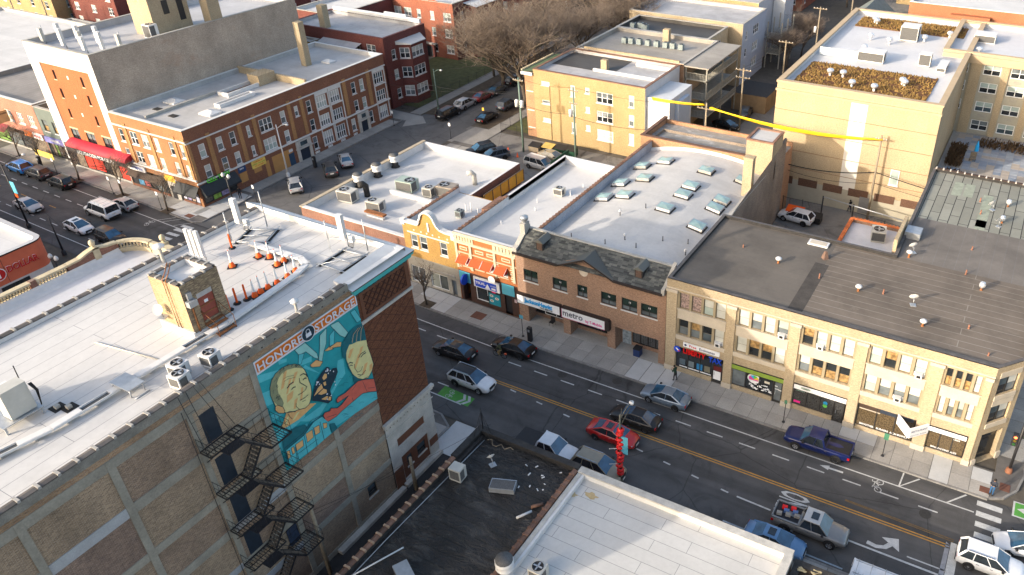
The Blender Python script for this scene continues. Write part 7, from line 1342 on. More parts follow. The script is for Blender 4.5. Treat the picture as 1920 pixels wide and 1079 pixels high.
car('black SUV driving east beside the cream balustrade','suv','black',*cp(207,443,.8),E_+dz,name='sport_utility_car',group=g2)
car('black SUV parked third from the left edge','suv','black',*cp(114,340,.8),W_D+dz,name='sport_utility_car',group=g2,rails=True)
car('grey SUV parked between the blue and the black SUV','suv','grey',*cp(71,323,.8),W_D+dz,name='sport_utility_car',group=g2)
car('bright blue SUV parked at the left edge','suv','brightblue',*cp(36,312,.8),W_D+dz,name='sport_utility_car',group=g2)
g3='cars parked nose-in by the brick flats';an=pi-radians(38)
car('silver SUV parked nose in nearest the phone shop','suv','silver',*cp(553,345,.8),an,name='sport_utility_car',group=g3)
car('dark grey SUV parked nose in between two silver cars','suv','grey',*cp(619,315,.8),an,name='sport_utility_car',group=g3)
car('silver sedan parked nose in farthest from the phone shop','sedan','silver',*cp(648,299),an,name='sedan',group=g3)
g4='cars parked along the side street'
car('black van parked first on the left of the side street','van','black',*cp(841,211,.8),N_,name='minivan',group=g4)
car('silver SUV parked behind the black van under the bare tree','suv','silver',*cp(873,193,.8),N_,name='sport_utility_car',group=g4)
car('maroon car parked third under the bare tree','sedan','maroon',*cp(905,180),N_,name='sedan',group=g4)
car('dark car parked fourth under the bare tree','sedan','grey',*cp(932,168),N_,name='sedan',group=g4)
car('black sedan parked first on the right of the side street','sedan','black',*cp(913,219),N_,name='sedan',group=g4)
car('dark grey SUV parked second on the right of the side street','suv','bluegrey',*cp(951,195,.8),N_,name='sport_utility_car',group=g4)
car('black SUV parked beyond the utility pole','suv','black',*cp(965,150,.8),N_,name='sport_utility_car',group=g4)
car('brown black SUV parked behind the flat roofed shop','suv','black',*cp(901,280,.8),N_+2.6,name='sport_utility_car',group='cars in the rear yard',rails=True)
car('dark blue SUV with sunroof behind the flat roofed shop','suv','bluegrey',*cp(926,291,.8),N_+2.6,name='sport_utility_car',group='cars in the rear yard',sunroof=True)
car('silver minivan in the rear yard by the green fence','van','silver',*cp(1013,307,.8),E_-.1,name='minivan',group='cars in the rear yard',rails=True)
car('pale gold sedan beside the dumpsters','sedan','tan',*cp(1036,293),E_-.1,name='sedan',group='cars in the rear yard')
car('white SUV parked alone in the walled car park','suv','white',*cp(1493,405,.8),pi-.12,name='sport_utility_car')
car('grey SUV in the alley by the timber porches','suv','grey',*cp(1398,209,.8),N_+.2,name='sport_utility_car',group='cars in the alley')
car('black sedan in the alley below the yellow cables','sedan','black',*cp(1362,233),E_-.2,name='sedan',group='cars in the alley')
car('black car parked at the top left corner','sedan','black',*cp(10,40),E_,name='sedan',group='cars at the top left');car('dark green car parked near the top left dumpster','sedan','grey',*cp(27,46),E_,name='sedan',group='cars at the top left')
# ==================================================================people and bicycle
def person(label,loc,rz,J,cols,hairc=(.02,.015,.012),h=1.0,group=None):
 """J: joint positions (m); one skinned surface, coloured by nearest bone"""
 root=thing('person',label,'person',loc,rz,group);root.scale=(h,h,h)
 names=list(J);me=bpy.data.meshes.new('skeleton');ed=[('pelvis','chest'),('chest','neck'),('neck','head'),('head','crown')]
 for s in 'lr': ed +=[('chest',s+'sh'),(s+'sh',s+'el'),(s+'el',s+'wr'),(s+'wr',s+'ha'),('pelvis',s+'hip'),(s+'hip',s+'kn'),(s+'kn',s+'an'),(s+'an',s+'to')]
 me.from_pydata([J[n] for n in names],[(names.index(a),names.index(b)) for a,b in ed],[])
 ob=bpy.data.objects.new('skeleton',me);COL.objects.link(ob);md=ob.modifiers.new('s','SKIN');R={'pelvis': .15,'chest': .165,'neck': .065,'head': .095,'crown': .075,'sh': .085,'el': .055,'wr': .04,'ha': .045,'hip': .105,'kn': .07,'an': .05,'to': .045}
 for i,n in enumerate(names):
  r=R.get(n,R.get(n[1:],.06));sv=me.skin_vertices[0].data[i];sv.radius=(r,r*(.72 if n in ('chest','pelvis') else 1));sv.use_root=n =='pelvis'
 ob.modifiers.new('u','SUBSURF').levels=1;dg=bpy.context.evaluated_depsgraph_get();dg.update();out=bpy.data.meshes.new_from_object(ob.evaluated_get(dg));bpy.data.objects.remove(ob)
 skin,top,leg_,shoe=cols;mm=[M('skin_tone',(.42,.25,.17),.6),M('jacket_%.2f%.2f' % top[:2],top,.8,.2,6),M('trousers_%.2f%.2f' % leg_[:2],leg_,.8,.2,6),M('shoe_dark',shoe,.6)]
 for m in mm: out.materials.append(m)
 seg={('neck','head'): 0,('head','crown'): 0}
 for s in 'lr': seg.update({(s+'wr',s+'ha'): 0,('pelvis',s+'hip'): 2,(s+'hip',s+'kn'): 2,(s+'kn',s+'an'): 2,(s+'an',s+'to'): 3})
 V={n: Vector(J[n]) for n in names}
 for p in out.polygons:
  c=p.center;bd,bm_=9,1
  for a,b in ed:
   d=V[b]-V[a];t=max(0,min(1,(c-V[a]).dot(d)/max(1e-6,d.length_squared)));q=(c-V[a]-d*t).length/(1 if a not in ('pelvis','chest') else 1.6)
   if q < bd: bd=q;bm_=seg.get((a,b),1)
  p.material_index=bm_;p.use_smooth=True
 inst('body',out,root)
 hc=MB();c=V['head'].lerp(V['crown'],.55);hc.lathe([(.0,.13),(.07,.115),(.105,.06),(.112,0),(.1,-.05)],c+Vector((-.012,0,.01)),10);hc.build('hair',M('hair_%.3f' % hairc[0],hairc,.8),root,True)
 fc=MB()
 for s in (-1,1): fc.lathe([(0,.012),(.012,0),(0,-.012)],V['head']+Vector((.09,s*.035,.03)),6)
 fc.obox(V['head']+Vector((.1,0,0)),(.018,0,0),(0,.012,0),(0,0,.025));fc.build('face',M('face_dark',(.2,.1,.07),.6),root,True)
 for s in 'lr':
  f=MB();hd=V[s+'ha'];d=(hd-V[s+'wr']).normalized();sd_=d.cross(Vector((1,0,.3))).normalized()
  for k in range(4): b0=hd+sd_*((k-1.5)*.02);f.tube([b0,b0+d*.045,b0+d*.07+Vector((.02,0,-.01))],[.0095,.009,.007],5)
  f.tube([hd-d*.03+sd_*.035,hd+sd_*.06+d*.02],[.011,.008],5);f.build('hand_fingers',mm[0],root,True)
 return root
def stand(arm='down',step=0.0,lean=0.0):
 J={'pelvis': (0,0,.98),'chest': (.02+lean,0,1.32),'neck': (.03+lean*1.3,0,1.5),'head': (.06+lean*1.5,0,1.62),'crown': (.06+lean*1.6,0,1.72)}
 for s,q in (('l',1),('r',-1)):
  st_=step*q;J.update({s+'sh': (.02+lean,q*.19,1.43),s+'hip': (0,q*.1,.9),s+'kn': (.05+st_*.5,q*.11,.5),s+'an': (st_-.02,q*.11,.08),s+'to': (st_+.17,q*.13,.04)})
  J.update({s+'el': (.04+lean,q*.27,1.15),s+'wr': (.3+lean,q*.12,1.22),s+'ha': (.38+lean,q*.07,1.27)} if arm =='phone' else {s+'el': (-.02-st_*.4,q*.25,1.14),s+'wr': (.08-st_*.8,q*.27,.9),s+'ha': (.12-st_*.9,q*.27,.8)})
 return J
q=GZ(1857,930);person('person in a dark jacket and jeans standing at the corner kerb',(q.x,q.y,.14),-1.9,stand('phone'),(0,(.03,.035,.05),(.03,.10,.22),(.02,.02,.02)))
q=GZ(1592,398);person('person in dark clothes walking through the walled car park gate',(q.x,q.y,0),2.6,stand('down',.22),(0,(.012,.013,.016),(.02,.03,.06),(.01,.01,.01)))
q=GZ(1266,716);person('person in a dark green jacket standing behind the blue grey sedan',(q.x,q.y,.14),2.9,stand('phone',.1,.08),(0,(.02,.05,.03),(.03,.03,.035),(.02,.02,.02)))
q=GZ(452,374);person('person in black standing outside the phone shop',(q.x,q.y,.14),-.7,stand('down',.05),(0,(.015,.015,.018),(.02,.02,.025),(.02,.02,.02)))
bx,by=cp(937,664,.4);bic=thing('bicycle','small dark bicycle with a rider beside the black parked sedan','bicycle',(bx,by,.01),pi-.02)
for x in (-.5,.5):
 mb=MB();
 for k in range(20): t,u=2*pi*k/20,2*pi*(k+1)/20;mb.tube([(.33*cos(t),0,.33*sin(t)),(.33*cos(u),0,.33*sin(u))],.022,5)
 w=inst('wheel',mb.mesh('wheel',m_tyre),bic,(x,0,.34));sp=MB()
 for k in range(8): t=2*pi*k/8;sp.tube([(0,0,0),(.32*cos(t),0,.32*sin(t))],.004,3)
 sp.build('spokes',m_steel,w,True)
mb=MB();[mb.tube([a,b],.02,5) for a,b in (((-.5,0,.34),(-.05,0,.3)),((-.05,0,.3),(-.2,0,.8)),((-.2,0,.78),(.33,0,.8)),((-.05,0,.3),(.35,0,.72)),((-.5,0,.34),(-.18,0,.72)),((.5,0,.34),(.33,0,.95)))];mb.build('frame',m_trim,bic,True)
MB().tube([(.34,-.28,1.0),(.31,0,.97),(.34,.28,1.0)],.018,5).build('handlebar',m_trim,bic,True);MB().box(-.35,-.08,-.08,.08,.82,.88).build('saddle',m_trim,bic,True);MB().box(-.85,-.62,-.1,.1,.6,.7).build('rear_light',m_tl,bic,True)
J=stand();J.update({'pelvis': (-.2,0,.98),'chest': (-.02,0,1.3),'neck': (.08,0,1.45),'head': (.14,0,1.55),'crown': (.15,0,1.66)})
for s,q_ in (('l',1),('r',-1)): J.update({s+'sh': (.02,q_*.18,1.4),s+'el': (.16,q_*.26,1.16),s+'wr': (.3,q_*.27,1.04),s+'ha': (.35,q_*.27,1.02),s+'hip': (-.18,q_*.1,.92),s+'kn': (.14,q_*.12,.72 if q_ > 0 else .58),s+'an': (-.02,q_*.12,.34 if q_ > 0 else .18),s+'to': (.14,q_*.13,.3 if q_ > 0 else .14)})
person('cyclist in an olive jacket and tan trousers riding beside the black sedan',(bx,by,.01),pi-.02,J,(0,(.06,.065,.03),(.33,.22,.10),(.25,.15,.08)))
# ==================================================================bare winter trees
m_bark=M('grey_brown_bark',(.13,.105,.08),.95,.3,3,fine=.3);m_twig=M('twig_brown',(.19,.15,.12),.95,.25,.6);m_twig2=M('twig_grey',(.15,.115,.085),.95,.25,.6);m_leaf=M('dry_leaf_orange',(.26,.13,.055),.9,.4,.8)
_TM={}
def tree_mesh(key,seed,H,R,depth,kids,trunk=.28,leaf=0,tw=.012):
 if key in _TM: return _TM[key]
 rt=random.Random(seed);a,b,lf=MB(),MB(),MB();tips=[]
 def grow(p,d,ln,r,lv,first=False):
  pts=[p];q=p;dd=d.copy();seg=3 if lv < 3 else 2
  for i in range(seg):
   dd=(dd+Vector((rt.uniform(-1,1),rt.uniform(-1,1),rt.uniform(-.5,.9)))*(.13 if lv < 2 else .2)).normalized();q=q+dd*(ln/seg);pts.append(q)
  m=a if lv < 3 else b;m.tube(pts,r,7 if lv < 1 else (5 if lv < 3 else 3),0,max(tw*.5,r*.55),lv < 1)
  if lv >=depth: tips.append(q);return
  n=kids[lv]
  for k in range(n):
   t=rt.uniform(.35,1.0) if lv else (.5+.5*k/n);i=min(seg-1,int(t*seg));base=pts[i].lerp(pts[i+1],t*seg-i) if t < 1 else pts[-1]
   az=rt.random()*6.28 if lv else 6.28*k/n+rt.uniform(-.3,.3);ax=Vector((cos(az),sin(az),0));up_=.95 if lv ==0 else .35
   nd=(dd*.55+ax*rt.uniform(.5,.95)+Vector((0,0,up_*rt.uniform(.2,.8)))).normalized()
   grow(base,nd,ln*rt.uniform(.55,.8) if lv else R*rt.uniform(.5,.75),max(tw,r*(.5 if lv < 2 else .45)),lv+1)
 grow(Vector((0,0,0)),Vector((0,0,1)),H*.42,trunk,0)
 for q in tips:
  for k in range(leaf):
   c=q+Vector((rt.uniform(-.5,.5),rt.uniform(-.5,.5),rt.uniform(-.5,.4)));e=rt.random()*6.28;s=.1+rt.random()*.1;lf.add([c,c+Vector((s*cos(e),s*sin(e),s*.6)),c+Vector((s*cos(e+1.3),s*sin(e+1.3),-s*.4))],[(0,1,2)])
 _TM[key]=(a.mesh('trunk',m_bark),b.mesh('crown',m_twig),lf.mesh('leaves',m_leaf) if leaf else None);return _TM[key]
def tree(label,x,y,key,rz=0.0,sc=1.0,group=None,z=.1,twig=None):
 t=thing('bare_tree',label,'tree',(x,y,z),rz,group);a,b,c=_TM[key];t.scale=(sc,sc,sc);inst('trunk',a,t);inst('crown',b,t)
 if c: inst('leaves',c,t)['kind']='stuff'
 return t
tree_mesh('big',4,11,14.0,6,(8,6,5,4,3,2),.5,tw=.02);tree_mesh('mid',9,14,8.5,5,(7,6,6,5,3),.32,tw=.026);tree_mesh('mid2',21,13,8,5,(7,6,6,4,3),.3,tw=.026);tree_mesh('leafy',31,12,7.5,5,(7,6,5,4,2),.25,leaf=2,tw=.024);tree_mesh('street',14,7.5,2.6,5,(6,4,3,3,2),.13,tw=.009);tree_mesh('street2',15,8,3.0,5,(6,4,4,3,2),.14,tw=.009)
tree('largest bare tree spreading over the parked cars beside the yellow brick flats',-77.9,111,'big',.6,1.0)
tree('wide low bare tree overhanging the silver SUV on the side street',-86.5,116,'big',2.2,.72)
gb='bare trees along the side street'
SPOT=[(-92.0,121,'mid','left of the street near the red courtyard flats'),(-78,131,'mid2','right of the street behind the largest tree'),(-91.5,139,'mid2','left of the street past the courtyard'),(-78.5,146,'big','right of the street beside the tan gable'),(-92,158,'mid','left of the street farther on'),(-79,163,'leafy','with orange leaves right of the street'),(-74,141,'mid','close to the dark roofed flats'),(-74.5,172,'leafy','with orange leaves behind the blue sided flats'),(-92,178,'mid2','far left of the street'),(-80,186,'leafy','with orange leaves far down the street'),(-90,198,'mid','near the top of the street'),(-78,205,'mid2','by the far street end'),(-75.5,155,'leafy','with rusty leaves over the far tan flats'),(-84,225,'mid','closing the street view'),(-105,200,'mid2','between distant red flats'),(-118,176,'mid','behind the courtyard flats roof'),(-66,190,'mid','beyond the far tan flats'),(-95,244,'mid2','on the far left horizon'),(-70,250,'mid','on the far horizon centre'),(-48,240,'mid2','on the far horizon right'),(-30,250,'mid','above the tan block'),(-128,138,'mid2','behind the red side wing'),(-150,142,'mid','at the far left behind maroon flats'),(-45,205,'leafy','with orange leaves by the poles'),(-18,196,'mid2','above the orange brick block')]
for i,(x,y,k,d) in enumerate(SPOT): tree('bare tree '+d,x,y,k,i*1.3,.85+.3*((i*37) % 10)/10,gb)
for x,y,k,d,s in ((-43.5,152,'mid2','beside the white end bay',.62),(-43,160,'mid','growing by the blue tarpaulin',.6),(-37.5,160,'street2','small one among the alley poles',1.0),(-33,150,'mid2','low bushy one behind the tan block parapet',.42)): tree('bare alley tree '+d,x,y,k,x,s,'bare trees along the alley')
gs='bare street trees on the pavements'
for x,y,k,d,s in ((-52.9,53.8,'street','in front of the ochre gabled shop',1.0),(-107.6,55.4,'street2','before the red barrel awning',1.05),(-117.8,55.6,'street','between two parked SUVs',1.05),(-98.0,55.2,'street2','nearest the phone shop corner',1.0),(-128.1,56.3,'street','beside the payment box at the left',1.0),(-134,56.5,'street2','at the left edge of the row',.9)): tree('thin bare street tree '+d,x,y,k,x*.7,s,gs,.14)
# ==================================================================rooftop equipment
m_acg=M('hvac_beige',(.46,.45,.41),.5,.12,1.5);m_acm=M('hvac_green',(.30,.37,.33),.5,.12,1.5);m_coil=M('hvac_coil',(.10,.10,.10),.7,.3,12);m_or=M('safety_orange',(.80,.11,.01),.5,.08,4);m_refl=M('reflective_white',(.75,.76,.76),.4,.05,4)
def hvac(label,x,y,z,w,d,h,mat=None,rz=0.0,group=None,fan=True,name='rooftop_unit',fx=0.0):
 t=thing(name,label,'air conditioner',(x,y,z),rz,group);m=mat or m_acg
 MB().box(-w/2+.06,w/2-.06,-d/2+.06,d/2-.06,0,.12).build('base_frame',m_stone,t,True);MB().box(-w/2,w/2,-d/2,d/2,.12,h).build('case',m,t,True)
 g=MB();g.box(-w/2+.08,w/2-.08,-d/2-.012,-d/2-.002,.25,h-.15);g.box(w/2+.002,w/2+.012,-d/2+.08,d/2*.3,.25,h-.15);g.build('coil_grille',m_coil,t,True)
 if fan:
  r=min(w,d)*.36;f=MB();f.lathe([(r*1.08,h+.002),(r*1.08,h+.05),(r,h+.05),(r,h+.012),(0,h+.012)],(fx,0,0),16);o=f.build('fan_shroud',m_black,t,True);k=MB()
  for i in range(4): a=i*pi/2;k.obox((fx+r*.5*cos(a),r*.5*sin(a),h+.035),(r*.42*cos(a),r*.42*sin(a),0),(-r*.16*sin(a),r*.16*cos(a),.012),(0,0,.004))
  k.build('fan_blade',m_steel,o,True)
 return t
def vent(label,x,y,z,h,r=.07,cap='plain',mat=None,group='roof vents'):
 t=thing('roof_vent',label,'vent',(x,y,z),0,group);mat=mat or m_steel;mb=MB();mb.lathe([(r*1.5,0),(r*1.1,.04),(r,.06),(r,h),(0,h)],(0,0,0),8);mb.build('pipe',mat,t,True)
 if cap =='mush': MB().lathe([(r*1.2,h-.1),(r*3,h-.05),(r*3.1,h+.05),(r*1.8,h+.16),(0,h+.2)],(0,0,0),10).build('cap',m_wpaint,t,True)
 if cap =='turb': MB().lathe([(r*1.5,h-.05),(r*2.7,h+.1),(r*3,h+.3),(r*2.2,h+.5),(0,h+.58)],(0,0,0),12,0,False).build('turbine_cap',M('bright_aluminium',(.65,.66,.68),.3,.1,8,metal=.6),t,True)
 if cap =='fan': MB().lathe([(r*1.6,h*.55),(r*1.25,h*.7),(r*1.6,h*.85),(r*1.6,h+.05),(r*.9,h+.12),(0,h+.14)],(0,0,0),14).build('fan_hood',m_wpaint,t,True);MB().lathe([(r*1.5,h+.1),(r*1.5,h+.2),(0,h+.22)],(0,0,0),14).build('cap',m_coil,t,True)
 return t
def dish(label,x,y,z,az=2.2,r=.4,group='satellite dishes'):
 t=thing('satellite_dish',label,'dish',(x,y,z),az,group);MB().tube([(0,0,0),(0,0,.5),(.12,0,.62)],.03,6).build('mast',m_steel,t,True);MB().box(-.25,.25,-.25,.25,0,.04).build('foot',m_steel,t,True)
 b=MB();b.lathe([(0,0),(r*.5,.04),(r,.14)],(0,0,0),14);o=b.build('reflector',m_wpaint,t,True);o.location=(.14,0,.68);o.rotation_euler=(0,radians(60),0);MB().tube([(.1,0,.35),(.55,0,.62),(.55,0,.72)],.015,4).build('feed_arm',m_steel,t,True)
Z=ST_R
# ---- warehouse roof: stair bulkhead
bh=thing('stair_bulkhead','tan brick stair bulkhead with a red door on the warehouse roof','bulkhead',(-43.3,24.1,Z));BF=Face((0,22.7,0),(1,0,0));BS=Face((-41.9,0,0),(0,1,0));m_bb=BRICK('bulkhead_brick',(.52,.38,.22),(.36,.25,.14),(.30,.24,.17),.2);m_bb2=BRICK('bulkhead_dark_brick',(.42,.32,.19),(.16,.11,.075),(.26,.2,.14),.25)
mb=MB();BF.wall(mb,-44.75,-41.9,Z,24.0);BS.wall(mb,22.7,25.35,Z,24.0,[(23.55,24.65,Z+.75,22.95,.15)],mi=1);mb.box(-44.75,-44.74,22.7,25.35,Z,24,0);mb.box(-44.75,-41.9,25.34,25.35,Z,24,0);mb.quad((-44.4,23.05,23.6),(-42.2,23.05,23.6),(-42.2,25.0,23.6),(-44.4,25.0,23.6),2);mb.build('wall',[m_bb,m_bb2,m_wpaint],bh)
for p,q in (((-44.6,22.85,24.0),(-42,22.85,24.0)),((-42.05,23,24.0),(-42.05,25.2,24.0)),((-44.6,25.2,24.0),(-42,25.2,24.0)),((-44.6,23,24.0),(-44.6,25.2,24.0))): coping_tiles(bh,p,q,.65,.36,m_copeg,m_joint2,.1)
mb=MB();mb.box(-44.5,-42.2,22.99,23.03,23.6,24.0);mb.box(-44.44,-44.4,23.03,25,23.6,24);mb.box(-44.4,-42.2,25.0,25.04,23.6,24);mb.build('inner_parapet',m_wpaint,bh)
mb=MB();BS.box(mb,23.57,24.63,Z+.76,22.6,-.14,-.06,0);BS.box(mb,23.57,24.63,22.6,22.94,-.14,-.04,1);d_=mb.build('red_door',[M('faded_red_door',(.30,.075,.05),.7,.25,2,fine=.2),m_steel],bh);MB().box(-41.957,-41.94,23.95,24.2,Z+1.9,Z+2.1).build('door_notice',m_swh,d_)
for z in (Z+1.2,Z+1.75): mb=MB();BS.box(mb,23.57,24.63,z,z+.06,-.05,-.02);mb.build('door_bar',m_rust,d_)
mb=MB()
for i in range(4): mb.box(-41.85+i*.3,-41.6+i*.3,23.5,24.7,Z+.6-i*.17,Z+.64-i*.17)
for y in (23.5,24.7): mb.tube([(-41.85,y,Z+.65),(-41.85,y,Z+1.6),(-40.7,y,Z+.95),(-40.7,y,Z)],.025,4);mb.tube([(-41.85,y,Z+.6),(-40.7,y,Z)],.04,4)
mb.build('iron_steps',m_rust,bh)
mb=MB()
for x in (-43.2,-42.9): mb.tube([(x,22.62,Z+.3),(x,22.62,24.15),(x+.1,22.9,24.6),(x+.1,23.2,25.1)],.03,5)
mb.build('conduit',m_rust,bh);MB().tube([(-41.82,23.05,Z),(-41.82,23.05,22.4)],.06,6).build('downpipe',m_rust,bh)
mb=MB();mb.box(-41.88,-41.5,22.75,23.3,22.5,22.9);mb.box(-41.88,-41.7,22.9,23.2,22.95,23.4);mb.build('flood_light',m_steel,bh)
mb=MB();mb.box(-44.9,-41.75,22.55,22.69,Z,Z+.5);mb.box(-41.88,-41.75,22.7,25.4,Z,Z+.35);mb.build('base_flashing',m_wpaint,bh);dish('white dish on the bulkhead wall',-44.2,22.45,Z+1.0,-1.2,.35)
for i in range(3):
 t=thing('panel_antenna',('left','middle','right')[i]+' white panel antenna behind the bulkhead','antenna',(-50.0+i*.45,28.9+i*.05,Z),0,'panel antennas');MB().box(-.15,.15,-.1,.1,.5,2.6).build('radome',m_wpaint,t,True);MB().tube([(.0,.16,0),(0,.16,2.2)],.04,6).build('mast',m_steel,t,True)
# ---- delineator posts and cones
CN=[(-49.1,31.3,0),(-46.9,29.5,1),(-46.3,31.3,1),(-45.5,31.6,1),(-44.2,31.1,1),(-44.2,31.7,1),(-42.4,31.1,1),(-42.3,30.3,1),(-42.3,29.4,1),(-42.4,28.7,1),(-42.4,28.1,1),(-42.4,27.6,1),(-42.6,27.1,0),(-42.8,26.5,0),(-42.6,25.75,0)]
cm=[(MB().lathe([(.075,.05),(.07,1.15),(.04,1.22),(0,1.22)],(0,0,0),8).mesh('post',m_or),None)]
c1=MB();c1.lathe([(.22,.05),(.18,.25),(.09,.42)],(0,0,0),10,0)
for k in range(5): r0=.09-.011*k;c1.lathe([(r0,.42+.18*k),(r0-.008,.6+.18*k)],(0,0,0),10,k % 2+0 if k % 2 else 1)
c1.lathe([(.03,1.3),(.02,1.38),(0,1.38)],(0,0,0),8,0);cm.append((c1.mesh('post',[m_or,m_refl]),None));cb=[MB().lathe([(.26,0),(.26,.05),(.12,.09),(0,.09)],(0,0,0),8).mesh('rubber_base',m_dk),MB().box(-.3,.3,-.3,.3,0,.06).mesh('rubber_base',m_dk)]
for i,(x,y,k) in enumerate(CN):
 t=thing('traffic_cone',('plain orange delineator post %s' % {0: 'under the west antenna frame',12: 'third from the bulkhead',13: 'second from the bulkhead',14: 'right beside the bulkhead'}[i]) if k ==0 else 'orange and white banded cone %s' % ['','standing alone on the open roof','leftmost by the white tray end','second from the white tray end','nearest of the group by the tray','third from the white tray end','inside the tray bend','first below the tray bend','second below the tray bend','third below the tray bend','fourth below the tray bend','fifth below the tray bend'][i],'traffic cone',(x,y,Z),i*.7,'cones on the warehouse roof');inst('post',cm[k][0],t);inst('rubber_base',cb[k],t)
# ---- antenna sleds
def sled(label,P4,masts):
 c=Vector((0,0,0));[c.__iadd__(Vector((*p,0))) for p in P4];c /=4;t=thing('antenna_sled',label,'antenna frame',(c.x,c.y,Z));mb=MB();pts=[Vector((*p,Z+.14)) for p in P4]
 for i in range(4): a,b=pts[i],pts[(i+1) % 4];e=(b-a).normalized()*.4;mb.tube([a-e,b+e],.06,4)
 mb.tube([pts[0],pts[2]],.04,4);mb.tube([(pts[0]+pts[1])/2,(pts[2]+pts[3])/2],.04,4);mb.build('base_frame',m_steel,t)
 for i in (0,2): a,b=pts[i],pts[(i+1) % 4];MB().obox((a+b)/2-Vector((0,0,.09)),(b-a)*.55,(b-a).cross(Vector((0,0,1))).normalized()*.14,(0,0,.05)).build('ballast_pad',m_dk,t)
 for (x,y,h,kind) in masts:
  MB().tube([(x,y,Z+.2),(x,y,Z+h)],.04,6).build('mast',m_steel,t)
  if kind: MB().box(x-.24,x+.24,y-.42,y-.12,Z+h*.32,Z+h).build('panel_antenna',m_wpaint,t)
  MB().tube([(x,y,Z+h*.5),tuple(c+Vector((.3,-.3,.14)))],.025,4).build('brace',m_steel,t)
 x,y=masts[0][:2];MB().box(x+.3,x+.75,y-.2,y+.1,Z+.8,Z+1.3).build('radio_unit',m_wpaint,t);mb=MB()
 for k in range(6): mb.tube([(x+.3+.08*k,y,Z+.8),(x+.25+.1*k,y-.25,Z+.45),(x+.5,y-.1,Z+.25)],.018,4)
 mb.build('cables',m_dk,t)
 for a,b in ((masts[0],masts[1]),(masts[1],masts[2])): MB().tube([(a[0],a[1],Z+1.1),(b[0],b[1],Z+1.1)],.03,4).build('crossbar',m_steel,t)
sled('west antenna frame on the warehouse roof near the street corner',[(-49.4,31.9),(-50.1,33.7),(-48.2,34.7),(-47.4,32.9)],[(-50.2,33.4,3.0,True),(-49.7,31.8,2.6,False),(-49.1,34.6,3.2,False)])
sled('east antenna frame on the warehouse roof beside the teal cornice',[(-41.5,32.5),(-41.5,34.7),(-39.5,34.9),(-39.5,32.5)],[(-41.4,35.2,3.0,True),(-42.3,34.3,2.6,False),(-39.7,35.4,2.8,False)])
# ---- cable tray,AC units,cabinet platform
ty=thing('cable_tray','white covered cable tray running along the warehouse roof','cable tray',(-41.5,22,Z))
TP=[(-42.4,9),(-41.45,13.6),(-41.35,20),(-41.2,24.5),(-41.7,30.5),(-42.1,31.8),(-43.1,32.3),(-48.0,32.1)]
for i,(a,b) in enumerate(zip(TP[:-1],TP[1:])):
 a,b=Vector((*a,Z+.3)),Vector((*b,Z+.3));d=b-a;ln=d.length;d.normalize();n_=Vector((-d.y,d.x,0));n=max(1,round(ln/1.5))
 for k in range(n):
  c=a+d*(ln*(k+.5)/n);opn=(i < 3 and k % 3 ==1)
  mb=MB();mb.obox(c+n_*.22,d*(ln/n/2),n_*.02,(0,0,.07));mb.obox(c-n_*.22,d*(ln/n/2),n_*.02,(0,0,.07));mb.obox(c-Vector((0,0,.05 if opn else -.07)),d*(ln/n/2-.01),n_*.2,(0,0,.012),1 if opn else 0);mb.obox(c-Vector((0,0,.18))+n_*.15,d*.05,n_*.22,(0,0,.1),2);mb.build('tray_section',[m_wpaint,m_coil,m_steel],ty)
mb=MB();mb.tube([(-47.0,19.5,Z+.05),(-42.0,20.2,Z+.05)],.04,5);o=mb.build('conduit',M('cream_pipe',(.6,.55,.45),.6),ty)
for i,(x,y) in enumerate(((-38.7,19.3),(-39.6,19.9),(-38.8,21.4))): hvac('white condenser %s on the warehouse roof edge' % ('nearest the fire escape','behind the other two','nearest the mural')[i],x,y,Z,.85,.85,.95,m_wpaint,.1,'condensers on the warehouse',name='condenser')
cb_=thing('equipment_cabinet','tall pale equipment cabinet on a grated platform at the left edge','cabinet',(-44.2,13.6,Z));MB().box(-44.3,-43.5,12.9,14.2,Z+.55,Z+2.3).build('cabinet_case',m_acg,cb_);mb=MB();mb.box(-46.5,-43.3,12.3,14.4,Z+.45,Z+.5);[mb.box(x-.05,x+.05,y-.05,y+.05,Z,Z+.45) for x in (-46.4,-43.4) for y in (12.4,14.3)];mb.build('platform',m_steel,cb_);MB().box(-45.6,-44.6,13.6,14.1,Z+.6,Z+1.6).build('side_cabinet',m_wpaint,cb_)
mb=MB();[mb.tube([(-43.45,14.25+.05*k,Z+2.1),(-43.3,14.4+.03*k,Z+1.6),(-43.35,14.35,Z+.6)],.03,4) for k in range(4)];mb.tube([(-44.8,14.4,Z+.5),(-44.9,14.5,Z+2.6)],.03,4);mb.build('cables',m_dk,cb_)
for x,y in ((-42.6,15.2),(-43.2,14.9)): t=thing('roof_pad','black rubber pad with a small box near the cabinet, %s one' % ('outer' if x > -43 else 'inner'),'roof pad',(x,y,Z));MB().box(-.35,.35,-.35,.35,0,.03).build('pad',m_dk,t,True);MB().box(-.1,.15,-.15,.1,.03,.22).build('box',m_stone,t,True)
tb_=thing('step_bridge','galvanised step-over platform across the cable tray','step bridge',(-41.0,17.7,Z));MB().box(-41.9,-40.2,17.2,18.2,Z+.55,Z+.6).build('deck',m_steel,tb_);mb=MB();[mb.tube([(x,y,Z),(x,y,Z+.55)],.04,4) for x in (-41.8,-40.3) for y in (17.3,18.1)];mb.tube([(-40.0,17.3,Z+.03),(-40.0,18.2,Z+.03)],.05,4);mb.build('legs',m_steel,tb_)
vent('grey pipe vent on the mural side of the warehouse roof',-38.4,27.5,Z,.95,.09,'mush',m_stone);vent('grey pipe vent at the west parapet of the warehouse roof',-51.8,27.7,Z,1.3,.13,'mush',m_stone)
